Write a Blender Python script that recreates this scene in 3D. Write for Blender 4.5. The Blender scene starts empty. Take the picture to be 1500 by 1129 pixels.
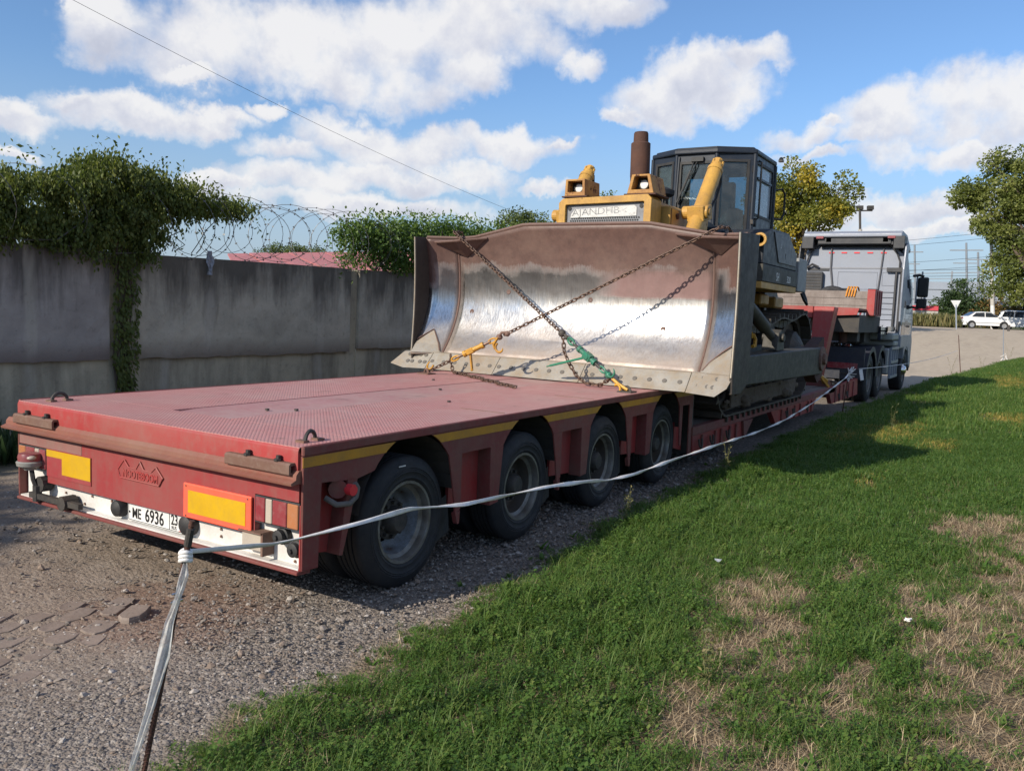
import bpy, math, random
import numpy as np
from mathutils import Vector, Matrix, Quaternion
PI = math.pi
rnd = random.Random(7)
rng = np.random.default_rng(11)
sc = bpy.context.scene
COL = sc.collection

# ------------------------------------------------------------------ camera
CAM = dict(f=1237.143, yaw=0.5483, pitch=0.0908, roll=0.0420, pos=(-2.9788, -3.016, 1.676))
def cam_axes():
    y, p, r = CAM['yaw'], CAM['pitch'], CAM['roll']
    fw = Vector((math.cos(p)*math.cos(y), math.cos(p)*math.sin(y), -math.sin(p)))
    r0 = Vector((math.sin(y), -math.cos(y), 0)); u0 = r0.cross(fw)
    return fw, r0*math.cos(r)+u0*math.sin(r), u0*math.cos(r)-r0*math.sin(r)
FW, RT, UP = cam_axes()
cd = bpy.data.cameras.new('camera'); co = bpy.data.objects.new('camera', cd); COL.objects.link(co)
cd.sensor_width = 36.0; cd.lens = 36.0*CAM['f']/1500.0
cd.clip_start = 0.05; cd.clip_end = 3000.0
m3 = Matrix((RT, UP, -FW)).transposed().to_4x4(); m3.translation = Vector(CAM['pos'])
co.matrix_world = m3
sc.camera = co
# true plumb direction of the place (the trailer stands on a slope)
PLUMB = (UP + FW*math.tan(math.radians(1.6))).normalized()
def hz(x):
    t = min(max((x-22.0)/48.0, 0.0), 1.0)
    return 1.6*t*t*(3-2*t) + max(0.0, x-70.0)*0.003
# ------------------------------------------------------------------ light
sc.view_settings.view_transform = 'Standard'; sc.view_settings.look = 'None'
sc.view_settings.gamma = 1.0; sc.view_settings.use_curve_mapping = False
sc.view_settings.exposure = 0.22
SUNV = Vector((-1.7, 0.54, 1.0)).normalized()          # towards the sun
sl = bpy.data.lights.new('sun', 'SUN'); sl.energy = 4.8; sl.angle = math.radians(0.53); sl.color = (1.0, 0.915, 0.785)
so = bpy.data.objects.new('sun', sl); COL.objects.link(so)
so.rotation_euler = (-SUNV).to_track_quat('-Z', 'Y').to_euler(); so.location = SUNV*50
sc.cycles.max_bounces = 8; sc.cycles.transparent_max_bounces = 12
try: sc.cycles.use_denoising = True
except Exception: pass

W = bpy.data.worlds.new('World'); sc.world = W; W.use_nodes = True
nt = W.node_tree; nt.nodes.clear()
class NT:
    """short node building helper"""
    def __init__(s, tree): s.t = tree
    def n(s, typ, **kw):
        nd = s.t.nodes.new(typ)
        for k, v in kw.items():
            if k.startswith('i_'): continue
            setattr(nd, k, v)
        return nd
    def _set(s, sock, v):
        if isinstance(v, bpy.types.NodeSocket): s.t.links.new(v, sock)
        elif v is not None:
            if hasattr(sock, 'default_value'):
                try: sock.default_value = v
                except Exception: sock.default_value = (*v, 1.0)
    def math(s, op, a, b=None, c=None, clamp=False):
        nd = s.n('ShaderNodeMath', operation=op, use_clamp=clamp)
        s._set(nd.inputs[0], a); s._set(nd.inputs[1], b); s._set(nd.inputs[2], c)
        return nd.outputs[0]
    def vmath(s, op, a, b=None, scale=None):
        nd = s.n('ShaderNodeVectorMath', operation=op)
        s._set(nd.inputs[0], a); s._set(nd.inputs[1], b)
        if scale is not None: s._set(nd.inputs['Scale'], scale)
        return nd.outputs['Value'] if op in ('LENGTH', 'DOT_PRODUCT', 'DISTANCE') else nd.outputs[0]
    def noise(s, vec, scale, detail=4, rough=.55, dist=0.0, dim='3D'):
        nd = s.n('ShaderNodeTexNoise', noise_dimensions=dim)
        s._set(nd.inputs['Vector'], vec); nd.inputs['Scale'].default_value = scale
        nd.inputs['Detail'].default_value = detail; nd.inputs['Roughness'].default_value = rough
        nd.inputs['Distortion'].default_value = dist
        return nd.outputs['Fac']
    def ramp(s, fac, stops, interp='LINEAR'):
        nd = s.n('ShaderNodeValToRGB'); cr = nd.color_ramp; cr.interpolation = interp
        while len(cr.elements) > 1: cr.elements.remove(cr.elements[0])
        cr.elements[0].position = stops[0][0]; cr.elements[0].color = cc(stops[0][1])
        for p, c in stops[1:]:
            e = cr.elements.new(p); e.color = cc(c)
        s._set(nd.inputs[0], fac)
        return nd.outputs[0]
    def rng(s, v, a, b, c=0.0, d=1.0, smooth=False):
        nd = s.n('ShaderNodeMapRange', clamp=True)
        if smooth: nd.interpolation_type = 'SMOOTHSTEP'
        s._set(nd.inputs['Value'], v)
        for k, x in (('From Min', a), ('From Max', b), ('To Min', c), ('To Max', d)): s._set(nd.inputs[k], x)
        return nd.outputs[0]
    def mix(s, f, a, b, typ='MIX'):
        nd = s.n('ShaderNodeMix', data_type='RGBA', blend_type=typ)
        s._set(nd.inputs[0], f)
        for i, v in ((6, a), (7, b)):
            if isinstance(v, bpy.types.NodeSocket): s.t.links.new(v, nd.inputs[i])
            else: nd.inputs[i].default_value = cc(v)
        return nd.outputs[2]
    def sep(s, v):
        nd = s.n('ShaderNodeSeparateXYZ'); s._set(nd.inputs[0], v); return nd.outputs
    def comb(s, x, y, z):
        nd = s.n('ShaderNodeCombineXYZ')
        for i, v in enumerate((x, y, z)): s._set(nd.inputs[i], v)
        return nd.outputs[0]
def cc(c):
    if isinstance(c, (int, float)): return (c, c, c, 1.0)
    return tuple(c) if len(c) == 4 else (*c, 1.0)

def pix_dir(x, y):
    return (FW*CAM['f'] + RT*(x-750) - UP*(y-564.5)).normalized()
def build_sky():
    T = NT(nt)
    sky = T.n('ShaderNodeTexSky', sky_type='NISHITA', sun_disc=False)
    sky.sun_elevation = math.asin(SUNV.z); sky.sun_rotation = math.atan2(SUNV.x, SUNV.y)
    sky.air_density = 1.0; sky.dust_density = 0.6; sky.ozone_density = 1.6; sky.altitude = 100
    d = T.n('ShaderNodeTexCoord').outputs['Generated']
    x, y, z = T.sep(d)
    az = T.math('ARCTAN2', y, x); el = T.math('ARCSINE', z)
    p0 = T.comb(az, el, 0.0)
    # warp of the direction so that outlines billow
    nz = T.n('ShaderNodeTexNoise'); T._set(nz.inputs['Vector'], d); nz.inputs['Scale'].default_value = 9.0
    nz.inputs['Detail'].default_value = 6; nz.inputs['Roughness'].default_value = .62
    wv = T.vmath('SCALE', T.vmath('SUBTRACT', nz.outputs['Color'], (.5, .5, .5)), scale=0.11)
    ps = T.sep(T.vmath('ADD', p0, wv)); azw, elw = ps[0], ps[1]
    blobs = [(150,30,75,40),(270,50,110,55),(400,50,140,60),(560,60,140,60),(700,40,150,62),(860,5,100,34),(500,112,85,38),(600,118,100,40),(680,95,100,38),(280,105,45,14),(90,5,20,10),
             (205,158,110,28),(300,165,80,22),(110,140,30,14),(25,162,58,22),(392,152,26,14),(350,165,30,14),
             (520,192,85,30),(420,215,60,22),(620,218,120,32),(740,218,100,28),(820,215,30,10),(450,262,110,26),(600,255,160,26),(300,262,70,15),(520,300,200,20),
             (860,93,34,28),(955,150,68,40),(1030,120,88,40),(1110,90,46,24),(905,172,30,16),
             (1310,180,92,40),(1400,160,110,46),(1490,165,70,50),(1400,225,130,22),(1260,205,40,16),
             (1165,204,58,20),(1210,186,30,10),(1190,235,60,12),(1330,298,150,22),(1260,330,150,14),(1420,330,100,12),(800,285,45,13),(30,215,30,7)]
    m = None; hgt = None
    hgt = 0.0
    for bx, by, hw, hh in blobs:
        c = pix_dir(bx, by)
        a0, e0 = math.atan2(c.y, c.x), math.asin(c.z)
        ca = math.cos(e0)
        da = T.math('MULTIPLY', T.math('SUBTRACT', azw, a0), 1237*ca/hw/1.04)
        de = T.math('MULTIPLY', T.math('SUBTRACT', elw, e0), 1237/hh/1.04)
        r2 = T.math('MULTIPLY_ADD', da, da, T.math('MULTIPLY', de, de))
        v = T.math('SUBTRACT', 1.0, r2)
        if m is None: m, hgt = v, de
        else:
            sel = T.rng(T.math('SUBTRACT', v, m), -.35, .35)
            hgt = T.math('MULTIPLY_ADD', T.math('SUBTRACT', de, hgt), sel, hgt)
            m = T.math('SMOOTH_MAX', m, v, 0.25)
    fine = T.noise(d, 15.0, 8, .56)
    mb = T.math('ADD', m, T.math('ADD', T.math('MULTIPLY', T.math('SUBTRACT', fine, .5), 2.3), -.06))
    # the rest of the sky carries clouds of the same kind
    big = T.noise(T.vmath('MULTIPLY', d, (1.0, 1.0, 2.2)), 3.1, 7, .6)
    gen = T.math('MULTIPLY', T.math('SUBTRACT', big, .53), 9.0)
    ang = T.vmath('DOT_PRODUCT', d, tuple(FW))
    outside = T.rng(ang, .72, .62)
    inv = T.math('SUBTRACT', 1.0, outside)
    mb = T.math('ADD', T.math('MULTIPLY', mb, inv), T.math('MULTIPLY', gen, outside))
    mask = T.rng(mb, -.32, .82, 0, 1, True)
    mask = T.math('MULTIPLY', mask, T.rng(z, -.02, .06))
    # body shading: greyer undersides and hollows, from relief lit by the sun
    sh = T.noise(T.vmath('ADD', d, tuple(SUNV*0.03)), 9.0, 6, .62)
    sh0 = T.noise(d, 9.0, 6, .62)
    lit = T.math('ADD', T.math('MULTIPLY', T.math('SUBTRACT', sh0, sh), 3.5), .5)
    dens = T.rng(mb, .1, 1.0)
    n_soft = T.noise(d, 5.0, 3, .5)
    topl = T.rng(T.math('MULTIPLY_ADD', inv, hgt, T.math('MULTIPLY', T.math('SUBTRACT', n_soft, .5), 3.0)), -.75, .75, -.30, .18, True)
    tone = T.math('ADD', T.math('MULTIPLY_ADD', T.math('SUBTRACT', lit, .5), .42, .70), T.math('MULTIPLY', topl, dens), clamp=True)
    ccol = T.ramp(tone, [(0.2, (4.5, 4.7, 5.5)), (0.5, (5.7, 5.8, 6.4)), (0.8, (7.3, 7.2, 7.2))])
    skyc = T.mix(1.0, sky.outputs[0], (0.84, 1.04, 1.27), 'MULTIPLY')
    skyc = T.mix(T.rng(z, .26, .0, 0, .85, True), skyc, (3.2, 3.95, 4.9))
    col = T.mix(T.math('MULTIPLY', mask, .93), skyc, ccol)
    bg = T.n('ShaderNodeBackground'); T._set(bg.inputs[0], col); bg.inputs[1].default_value = SKY_STRENGTH
    out = T.n('ShaderNodeOutputWorld'); nt.links.new(bg.outputs[0], out.inputs[0])
SKY_STRENGTH = 0.108
build_sky()
W.cycles.sampling_method = 'MANUAL'; W.cycles.sample_map_resolution = 1024

# ------------------------------------------------------------------ object helpers
def tag(o, label=None, cat=None, group=None, kind=None):
    if label: o['label'] = label
    if cat: o['category'] = cat
    if group: o['group'] = group
    if kind: o['kind'] = kind
    return o
def thing(name, loc, label, cat, group=None, rot=None):
    o = bpy.data.objects.new(name, None); COL.objects.link(o); o.location = loc
    o.empty_display_size = .1
    if rot is not None: o.rotation_euler = rot
    return tag(o, label, cat, group)
def wloc(o):
    v = Vector((0, 0, 0))
    while o is not None: v = v + o.location; o = o.parent
    return v
class MB:
    def __init__(s): s.v = []; s.f = []; s.m = []; s.cm = 0
    def add(s, vs, fs):
        b = len(s.v); s.v += [tuple(p) for p in vs]; s.f += [tuple(b+i for i in f) for f in fs]; s.m += [s.cm]*len(fs)
        return s
    def box(s, x0, x1, y0, y1, z0, z1):
        return s.add([(x0,y0,z0),(x1,y0,z0),(x1,y1,z0),(x0,y1,z0),(x0,y0,z1),(x1,y0,z1),(x1,y1,z1),(x0,y1,z1)],
                     [(0,3,2,1),(4,5,6,7),(0,1,5,4),(1,2,6,5),(2,3,7,6),(3,0,4,7)])
    def obox(s, c, ax, ay, az):
        """box from centre and three half-extent vectors"""
        c = Vector(c); ax, ay, az = Vector(ax), Vector(ay), Vector(az)
        vs = [c+ax*i+ay*j+az*k for k in (-1,1) for i, j in ((-1,-1),(1,-1),(1,1),(-1,1))]
        return s.add(vs, [(0,3,2,1),(4,5,6,7),(0,1,5,4),(1,2,6,5),(2,3,7,6),(3,0,4,7)])
    def bar(s, a, b, w, h, up=(0,0,1)):
        a, b = Vector(a), Vector(b); d = b-a; L = d.length; d.normalize()
        sx = d.cross(Vector(up))
        if sx.length < 1e-4: sx = d.cross(Vector((1,0,0)))
        sx.normalize(); u = sx.cross(d)
        return s.obox((a+b)/2, d*L/2, sx*w/2, u*h/2)
    def ring(s, c, u, v, r, n, ph=0):
        c = Vector(c)
        return [c + u*(r*math.cos(2*PI*i/n+ph)) + v*(r*math.sin(2*PI*i/n+ph)) for i in range(n)]
    @staticmethod
    def frame(d):
        d = Vector(d).normalized()
        a = Vector((0,0,1)) if abs(d.z) < .9 else Vector((1,0,0))
        u = d.cross(a).normalized(); return u, d.cross(u).normalized()
    def cyl(s, a, b, r0, r1=None, n=12, caps=True):
        a, b = Vector(a), Vector(b); r1 = r0 if r1 is None else r1
        u, v = s.frame(b-a); A = s.ring(a,u,v,r0,n); B = s.ring(b,u,v,r1,n)
        fs = [(i,(i+1)%n,n+(i+1)%n,n+i) for i in range(n)]
        if caps: fs += [tuple(range(n))[::-1], tuple(range(n,2*n))]
        return s.add(A+B, fs)
    def tube(s, pts, r, n=6, closed=False, caps=True):
        pts = [Vector(p) for p in pts]; N = len(pts); rr = r if hasattr(r, '__len__') else [r]*N
        vs = []; pu = None
        for i, p in enumerate(pts):
            if closed: t = pts[(i+1)%N]-pts[i-1]
            else: t = pts[min(i+1,N-1)]-pts[max(i-1,0)]
            t.normalize()
            if pu is None: u, v = s.frame(t)
            else:
                u = pu - t*pu.dot(t)
                if u.length < 1e-6: u, v = s.frame(t)
                u.normalize(); v = t.cross(u)
            pu = u; vs += s.ring(p,u,v,rr[i],n)
        fs = []
        for i in range(N if closed else N-1):
            a, b = i*n, ((i+1)%N)*n
            fs += [(a+k, a+(k+1)%n, b+(k+1)%n, b+k) for k in range(n)]
        if caps and not closed: fs += [tuple(range(n))[::-1], tuple(range((N-1)*n, N*n))]
        return s.add(vs, fs)
    def prism(s, poly, axis, t0, t1):
        """extrude a 2-D polygon. axis 'y': poly is (x,z); 'x': (y,z); 'z': (x,y)"""
        def P(a, b, t): return (a,t,b) if axis == 'y' else ((t,a,b) if axis == 'x' else (a,b,t))
        n = len(poly)
        vs = [P(a,b,t0) for a, b in poly]+[P(a,b,t1) for a, b in poly]
        fs = [(i,(i+1)%n,n+(i+1)%n,n+i) for i in range(n)]+[tuple(range(n))[::-1], tuple(range(n,2*n))]
        return s.add(vs, fs)
    def lathe(s, c, axis, prof, n=32, closed=False):
        """prof: list of (r, t) along axis"""
        c = Vector(c); axis = Vector(axis).normalized(); u, v = s.frame(axis); vs = []
        for r, t in prof: vs += s.ring(c+axis*t, u, v, max(r, 1e-4), n)
        N = len(prof); fs = []
        for i in range(N if closed else N-1):
            a, b = i*n, ((i+1)%N)*n
            fs += [(a+k, a+(k+1)%n, b+(k+1)%n, b+k) for k in range(n)]
        return s.add(vs, fs)
    def sphere(s, c, r, n=12, sq=(1,1,1)):
        c = Vector(c); vs = []; fs = []; m = n//2
        for i in range(m+1):
            th = PI*i/m
            for j in range(n):
                ph = 2*PI*j/n
                vs.append(c+Vector((r*sq[0]*math.sin(th)*math.cos(ph), r*sq[1]*math.sin(th)*math.sin(ph), r*sq[2]*math.cos(th))))
        for i in range(m):
            for j in range(n): fs.append((i*n+j, (i+1)*n+j, (i+1)*n+(j+1)%n, i*n+(j+1)%n))
        return s.add(vs, fs)
    def grid(s, P):
        """P: rows of points"""
        r, c = len(P), len(P[0])
        return s.add([p for row in P for p in row], [(i*c+j, i*c+j+1, (i+1)*c+j+1, (i+1)*c+j) for i in range(r-1) for j in range(c-1)])
    def mesh(s, name, mat, smooth=None, off=None):
        me = bpy.data.meshes.new(name)
        vs = s.v if off is None else [(x-off[0], y-off[1], z-off[2]) for x, y, z in s.v]
        me.from_pydata(vs, [], s.f)
        for mt in (mat if isinstance(mat, (list, tuple)) else [mat]): me.materials.append(mt)
        if max(s.m, default=0) > 0: me.polygons.foreach_set('material_index', s.m)
        if smooth is not None:
            me.polygons.foreach_set('use_smooth', [True]*len(me.polygons))
            me.set_sharp_from_angle(angle=math.radians(smooth))
        me.update(); return me
    def build(s, name, mat, parent=None, smooth=None, bevel=0, world=True, loc=None, fix=True, seg=1):
        """verts are in world metres unless world=False (then local to the parent)"""
        off = wloc(parent) if (parent is not None and world) else None
        me = s.mesh(name, mat, smooth, off)
        if fix:
            import bmesh
            bm = bmesh.new(); bm.from_mesh(me); bmesh.ops.recalc_face_normals(bm, faces=bm.faces); bm.to_mesh(me); bm.free()
        o = bpy.data.objects.new(name, me); COL.objects.link(o)
        if parent is not None: o.parent = parent
        if loc is not None: o.location = loc
        if bevel:
            b = o.modifiers.new('bevel', 'BEVEL'); b.width = bevel; b.segments = seg; b.limit_method = 'ANGLE'; b.angle_limit = math.radians(40)
        return o
def inst(me, name, parent, loc=(0,0,0), rot=None, scale=None):
    o = bpy.data.objects.new(name, me); COL.objects.link(o); o.parent = parent; o.location = loc
    if rot is not None:
        if isinstance(rot, Quaternion): o.rotation_mode = 'QUATERNION'; o.rotation_quaternion = rot
        else: o.rotation_euler = rot
    if scale is not None: o.scale = scale if hasattr(scale, '__len__') else (scale,)*3
    return o
def copy_tree(o, parent=None):
    c = o.copy(); COL.objects.link(c); c.parent = parent
    for ch in list(o.children): copy_tree(ch, c)
    return c
def text(name, body, parent, mat, origin, xdir, ydir, size, extrude=.001, align='LEFT', xs=1.0, bold=0.0, shear=0.0, world=True):
    cu = bpy.data.curves.new(name, 'FONT'); cu.body = body; cu.size = size; cu.extrude = extrude; cu.align_x = align
    cu.offset = bold; cu.shear = shear; cu.resolution_u = 3
    cu.materials.append(mat)
    o = bpy.data.objects.new(name, cu); COL.objects.link(o); o.parent = parent
    xd, yd = Vector(xdir).normalized(), Vector(ydir).normalized(); zd = xd.cross(yd)
    M = Matrix((xd*xs, yd, zd)).transposed().to_4x4()
    M.translation = Vector(origin) - (wloc(parent) if (parent is not None and world) else Vector((0,0,0)))
    bpy.context.view_layer.update()
    me = bpy.data.meshes.new_from_object(o.evaluated_get(bpy.context.evaluated_depsgraph_get()))
    bpy.data.objects.remove(o)
    o = bpy.data.objects.new(name, me); COL.objects.link(o); o.parent = parent; me.materials.clear(); me.materials.append(mat)
    o.matrix_local = M
    return o

# ------------------------------------------------------------------ materials
MATS = {}
def mat(name, c, c2=None, scale=3.0, rough=.6, metal=0.0, bump=0.0, bscale=60.0, dirt=None, dirt_amt=.35, dscale=2.0,
        streak=0.0, spec=.36, coat=0.0, contrast=.25, rough_var=.1, rust=None, rust_amt=0.0, trans=None, grime_z=None, tread=None, scrape=0.0):
    """painted / worn surface: two tones, dirt clouds, run-down streaks, rust spots, fine relief"""
    mt = bpy.data.materials.new(name); mt.use_nodes = True; t = mt.node_tree; t.nodes.clear(); T = NT(t)
    p = T.n('ShaderNodeTexCoord').outputs['Object']
    info = T.n('ShaderNodeObjectInfo').outputs['Random']
    p = T.vmath('ADD', p, T.vmath('SCALE', (3.1, 1.7, 2.3), scale=info)) if False else p
    n1 = T.noise(p, scale, 6, .6)
    c2 = c2 if c2 is not None else tuple(x*.78 for x in c)
    col = T.mix(T.rng(n1, .5-contrast, .5+contrast), c, c2)
    if streak:
        sv = T.noise(T.vmath('MULTIPLY', p, (1.0, 1.0, .06)), 22.0, 4, .6)
        col = T.mix(T.math('MULTIPLY', T.rng(sv, .5, .72), streak), col, dirt or tuple(x*.4 for x in c))
    if dirt is not None:
        n2 = T.noise(p, dscale, 8, .68)
        col = T.mix(T.math('MULTIPLY', T.rng(n2, .42, .68), dirt_amt), col, dirt)
        n4 = T.noise(p, dscale*14, 4, .7)
        col = T.mix(T.math('MULTIPLY', T.rng(n4, .48, .7), dirt_amt*.6), col, dirt)
    if rust is not None:
        n3 = T.noise(p, 9.0, 8, .72)
        rf = T.rng(n3, .70-rust_amt*.28, .75-rust_amt*.28)
        col = T.mix(rf, col, T.mix(T.noise(p, 40, 3), rust, tuple(x*.45 for x in rust)))
    else: rf = None
    if scrape:
        sx = T.noise(T.vmath('MULTIPLY', p, (.5, 7.0, 1)), 6.0, 6, .7); sy = T.noise(T.vmath('MULTIPLY', p, (9.0, .8, 1)), 5.0, 6, .7)
        mk = T.math('MAXIMUM', T.rng(sx, .60, .68), T.math('MULTIPLY', T.rng(sy, .62, .68), .7))
        mk = T.math('MULTIPLY', mk, T.rng(T.noise(p, 1.1, 4), .42, .62))
        col = T.mix(T.math('MULTIPLY', mk, scrape), col, (.17,.115,.10))
        col = T.mix(T.math('MULTIPLY', T.rng(T.noise(p, 3.3, 8, .75), .60, .66), scrape*.7), col, (.16,.09,.075))
    b = T.n('ShaderNodeBsdfPrincipled')
    T._set(b.inputs['Base Color'], col)
    rv = T.rng(T.noise(p, scale*4, 5, .6), .3, .7, max(rough-rough_var, .03), min(rough+rough_var, 1))
    if rf is not None: rv = T.mix(rf, T.comb(rv, rv, rv), (.85, .85, .85)); rv = T.sep(rv)[0]
    T._set(b.inputs['Roughness'], rv)
    b.inputs['Metallic'].default_value = metal; b.inputs['Specular IOR Level'].default_value = spec
    b.inputs['Coat Weight'].default_value = coat
    hgt = None
    if tread:
        px, py, pz = T.sep(p)
        a = T.math('ADD', px, py); c_ = T.math('SUBTRACT', px, py)
        k = 2*PI/tread
        w1 = T.math('MULTIPLY', T.math('SINE', T.math('MULTIPLY', a, k)), T.math('SINE', T.math('MULTIPLY', c_, k)))
        w1 = T.math('ABSOLUTE', w1)
        hgt = T.math('MULTIPLY', T.rng(w1, .35, .6), 1.0)
        wear = T.math('MULTIPLY', T.rng(hgt, 0, 1), .3)
        col2 = T.mix(wear, col, tuple(min(x*1.5, .8) for x in c)); T._set(b.inputs['Base Color'], col2)
    if bump or tread:
        bn = T.n('ShaderNodeBump'); bn.inputs['Strength'].default_value = 1.0
        h = T.math('MULTIPLY', T.noise(p, bscale, 5, .6), bump)
        if hgt is not None: h = T.math('MULTIPLY_ADD', hgt, .0030, h)
        bn.inputs['Distance'].default_value = 1.0; T._set(bn.inputs['Height'], h)
        t.links.new(bn.outputs[0], b.inputs['Normal'])
    out = T.n('ShaderNodeOutputMaterial'); t.links.new(b.outputs[0], out.inputs[0])
    MATS[name] = mt
    return mt
def glass(name, tint=(.75,.85,.88), rough=.02, alpha=.35, dust=(.35,.34,.31)):
    mt = bpy.data.materials.new(name); mt.use_nodes = True; t = mt.node_tree; t.nodes.clear(); T = NT(t)
    g = T.n('ShaderNodeBsdfGlossy'); g.inputs['Roughness'].default_value = rough; g.inputs['Color'].default_value = (1,1,1,1)
    tr = T.n('ShaderNodeBsdfTransparent'); tr.inputs['Color'].default_value = cc(tint)
    df = T.n('ShaderNodeBsdfDiffuse'); df.inputs['Color'].default_value = (*dust, 1)  # film colour: dust, and on the side panes also painted sky reflection
    f = T.n('ShaderNodeFresnel'); f.inputs['IOR'].default_value = 1.5
    m1 = T.n('ShaderNodeMixShader'); t.links.new(f.outputs[0], m1.inputs[0]); t.links.new(tr.outputs[0], m1.inputs[1]); t.links.new(g.outputs[0], m1.inputs[2])
    p = T.n('ShaderNodeTexCoord').outputs['Object']
    m2 = T.n('ShaderNodeMixShader'); T._set(m2.inputs[0], T.rng(T.noise(p, 5, 6, .7), .35, .8, alpha*.15, alpha*.6))
    t.links.new(m1.outputs[0], m2.inputs[1]); t.links.new(df.outputs[0], m2.inputs[2])
    out = T.n('ShaderNodeOutputMaterial'); t.links.new(m2.outputs[0], out.inputs[0]); return mt
def leafmat(name, c1, c2, c3, trans=.3, rough=.55):
    """leaf tints run along the mesh attribute 'tint' (0..1)"""
    mt = bpy.data.materials.new(name); mt.use_nodes = True; t = mt.node_tree; t.nodes.clear(); T = NT(t)
    a = T.n('ShaderNodeAttribute', attribute_name='tint')
    col = T.ramp(a.outputs['Fac'], [(0.0, c1), (0.55, c2), (1.0, c3)])
    b = T.n('ShaderNodeBsdfPrincipled'); T._set(b.inputs['Base Color'], col); b.inputs['Roughness'].default_value = rough
    b.inputs['Specular IOR Level'].default_value = .35
    tl = T.n('ShaderNodeBsdfTranslucent'); T._set(tl.inputs[0], T.mix(1.0, col, (1.25, 1.3, .6), 'MULTIPLY'))
    mx = T.n('ShaderNodeMixShader'); mx.inputs[0].default_value = trans
    t.links.new(b.outputs[0], mx.inputs[1]); t.links.new(tl.outputs[0], mx.inputs[2])
    out = T.n('ShaderNodeOutputMaterial'); t.links.new(mx.outputs[0], out.inputs[0]); return mt

RED = mat('red_paint', (.33,.030,.030), (.25,.028,.030), 2.0, .5, dirt=(.16,.10,.085), dirt_amt=.35, streak=.25, bump=.0006)
RED_BRIGHT = mat('red_paint_bright', (.36,.048,.045), (.29,.044,.042), 2.5, .42, dirt=(.26,.14,.115), dirt_amt=.42, streak=.2, bump=.0005)
RED_DUSTY = mat('red_paint_dusty', (.205,.036,.034), (.145,.036,.034), 3.0, .62, dirt=(.15,.09,.07), dirt_amt=.6, streak=.3, bump=.001)
DECK = mat('deck_tread_plate', (.46,.215,.20), (.36,.15,.14), 1.3, .55, dirt=(.43,.30,.275), dirt_amt=.6, dscale=1.4, bump=.0008, tread=.055, scrape=.95)
DECK2 = mat('deck_smooth_plate', (.42,.205,.195), (.35,.165,.16), 1.6, .5, dirt=(.44,.33,.29), dirt_amt=.65, dscale=1.8, bump=.0006, scrape=.7)
BROWN = mat('brown_primer', (.17,.095,.065), (.13,.065,.05), 6, .7, dirt=(.25,.19,.15), dirt_amt=.5, bump=.001)
YEL = mat('marking_yellow', (.56,.27,.018), (.44,.20,.018), 8, .45, dirt=(.13,.09,.06), dirt_amt=.4, dscale=5)
YEL2 = mat('marker_yellow', (.62,.37,.01), (.50,.29,.01), 6, .45, dirt=(.3,.2,.05), dirt_amt=.25)
ORANGE = mat('marker_orange_red', (.90,.13,.07), (.80,.11,.06), 5, .4, dirt=(.5,.2,.15), dirt_amt=.2)
LIP = mat('rim_lip_worn', (.24,.235,.22), (.15,.14,.125), 10, .45, metal=.35, dirt=(.10,.08,.06), dirt_amt=.7, dscale=9)
WHITE = mat('white_paint', (.72,.71,.68), (.62,.61,.58), 4, .5, dirt=(.32,.24,.18), dirt_amt=.3, dscale=4, rust=(.20,.08,.03), rust_amt=.12)
PLATE = mat('plate_white', (.72,.72,.70), (.66,.66,.64), 6, .45, dirt=(.4,.36,.3), dirt_amt=.2)
BLACK = mat('black_print', (.015,.015,.016), (.02,.02,.02), 5, .5)
RUBBER = mat('tyre_rubber', (.013,.014,.018), (.019,.020,.023), 5, .70, dirt=(.050,.044,.038), dirt_amt=.3, dscale=3, bump=.0012, bscale=90)
RUBBER2 = mat('black_rubber', (.02,.02,.022), (.03,.03,.03), 8, .6, dirt=(.08,.07,.06), dirt_amt=.3)
RIM = mat('rim_grey', (.10,.09,.08), (.06,.05,.043), 7, .5, metal=.15, dirt=(.12,.085,.06), dirt_amt=.6, dscale=6, bump=.0015)
RIMW = mat('rim_pale', (.34,.39,.45), (.13,.13,.13), 9, .45, metal=.1, dirt=(.09,.07,.055), dirt_amt=.75, dscale=8, rust=(.15,.07,.04), rust_amt=.3)
DARKM = mat('dark_steel', (.035,.034,.034), (.055,.05,.046), 6, .65, metal=.2, dirt=(.12,.10,.08), dirt_amt=.5, bump=.002)
FRAMEM = mat('chassis_black', (.03,.03,.032), (.05,.045,.04), 4, .7, dirt=(.10,.085,.07), dirt_amt=.5, bump=.002)
LENSR = mat('lens_red', (.26,.035,.04), (.20,.03,.04), 5, .25, dirt=(.3,.22,.2), dirt_amt=.35, coat=.3)
LENSW = mat('lens_clear', (.48,.42,.33), (.4,.35,.3), 5, .3, dirt=(.35,.3,.25), dirt_amt=.3, coat=.3)
LENSO = mat('lens_orange', (.42,.16,.06), (.36,.13,.05), 5, .3, dirt=(.35,.22,.15), dirt_amt=.35, coat=.3)
DOZY = mat('dozer_yellow', (.56,.32,.065), (.47,.25,.05), 3, .5, dirt=(.20,.12,.06), dirt_amt=.45, dscale=3, rust=(.10,.045,.025), rust_amt=.22, bump=.0015, streak=.3)
DOZD = mat('dozer_dark', (.016,.020,.028), (.024,.028,.034), 3, .48, dirt=(.060,.053,.046), dirt_amt=.22, bump=.001, spec=.3)
CABM = mat('cab_slate', (.012,.017,.028), (.016,.022,.033), 3, .42, dirt=(.07,.068,.066), dirt_amt=.12, bump=.0008)
TRACKM = mat('track_steel', (.075,.068,.060), (.045,.040,.036), 5, .62, metal=.4, dirt=(.13,.10,.075), dirt_amt=.7, dscale=5, bump=.006, bscale=25)
MUD = mat('dried_mud', (.13,.10,.075), (.085,.066,.05), 5, .95, bump=.02, bscale=14, dirt=(.19,.15,.115), dirt_amt=.5)
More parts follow.
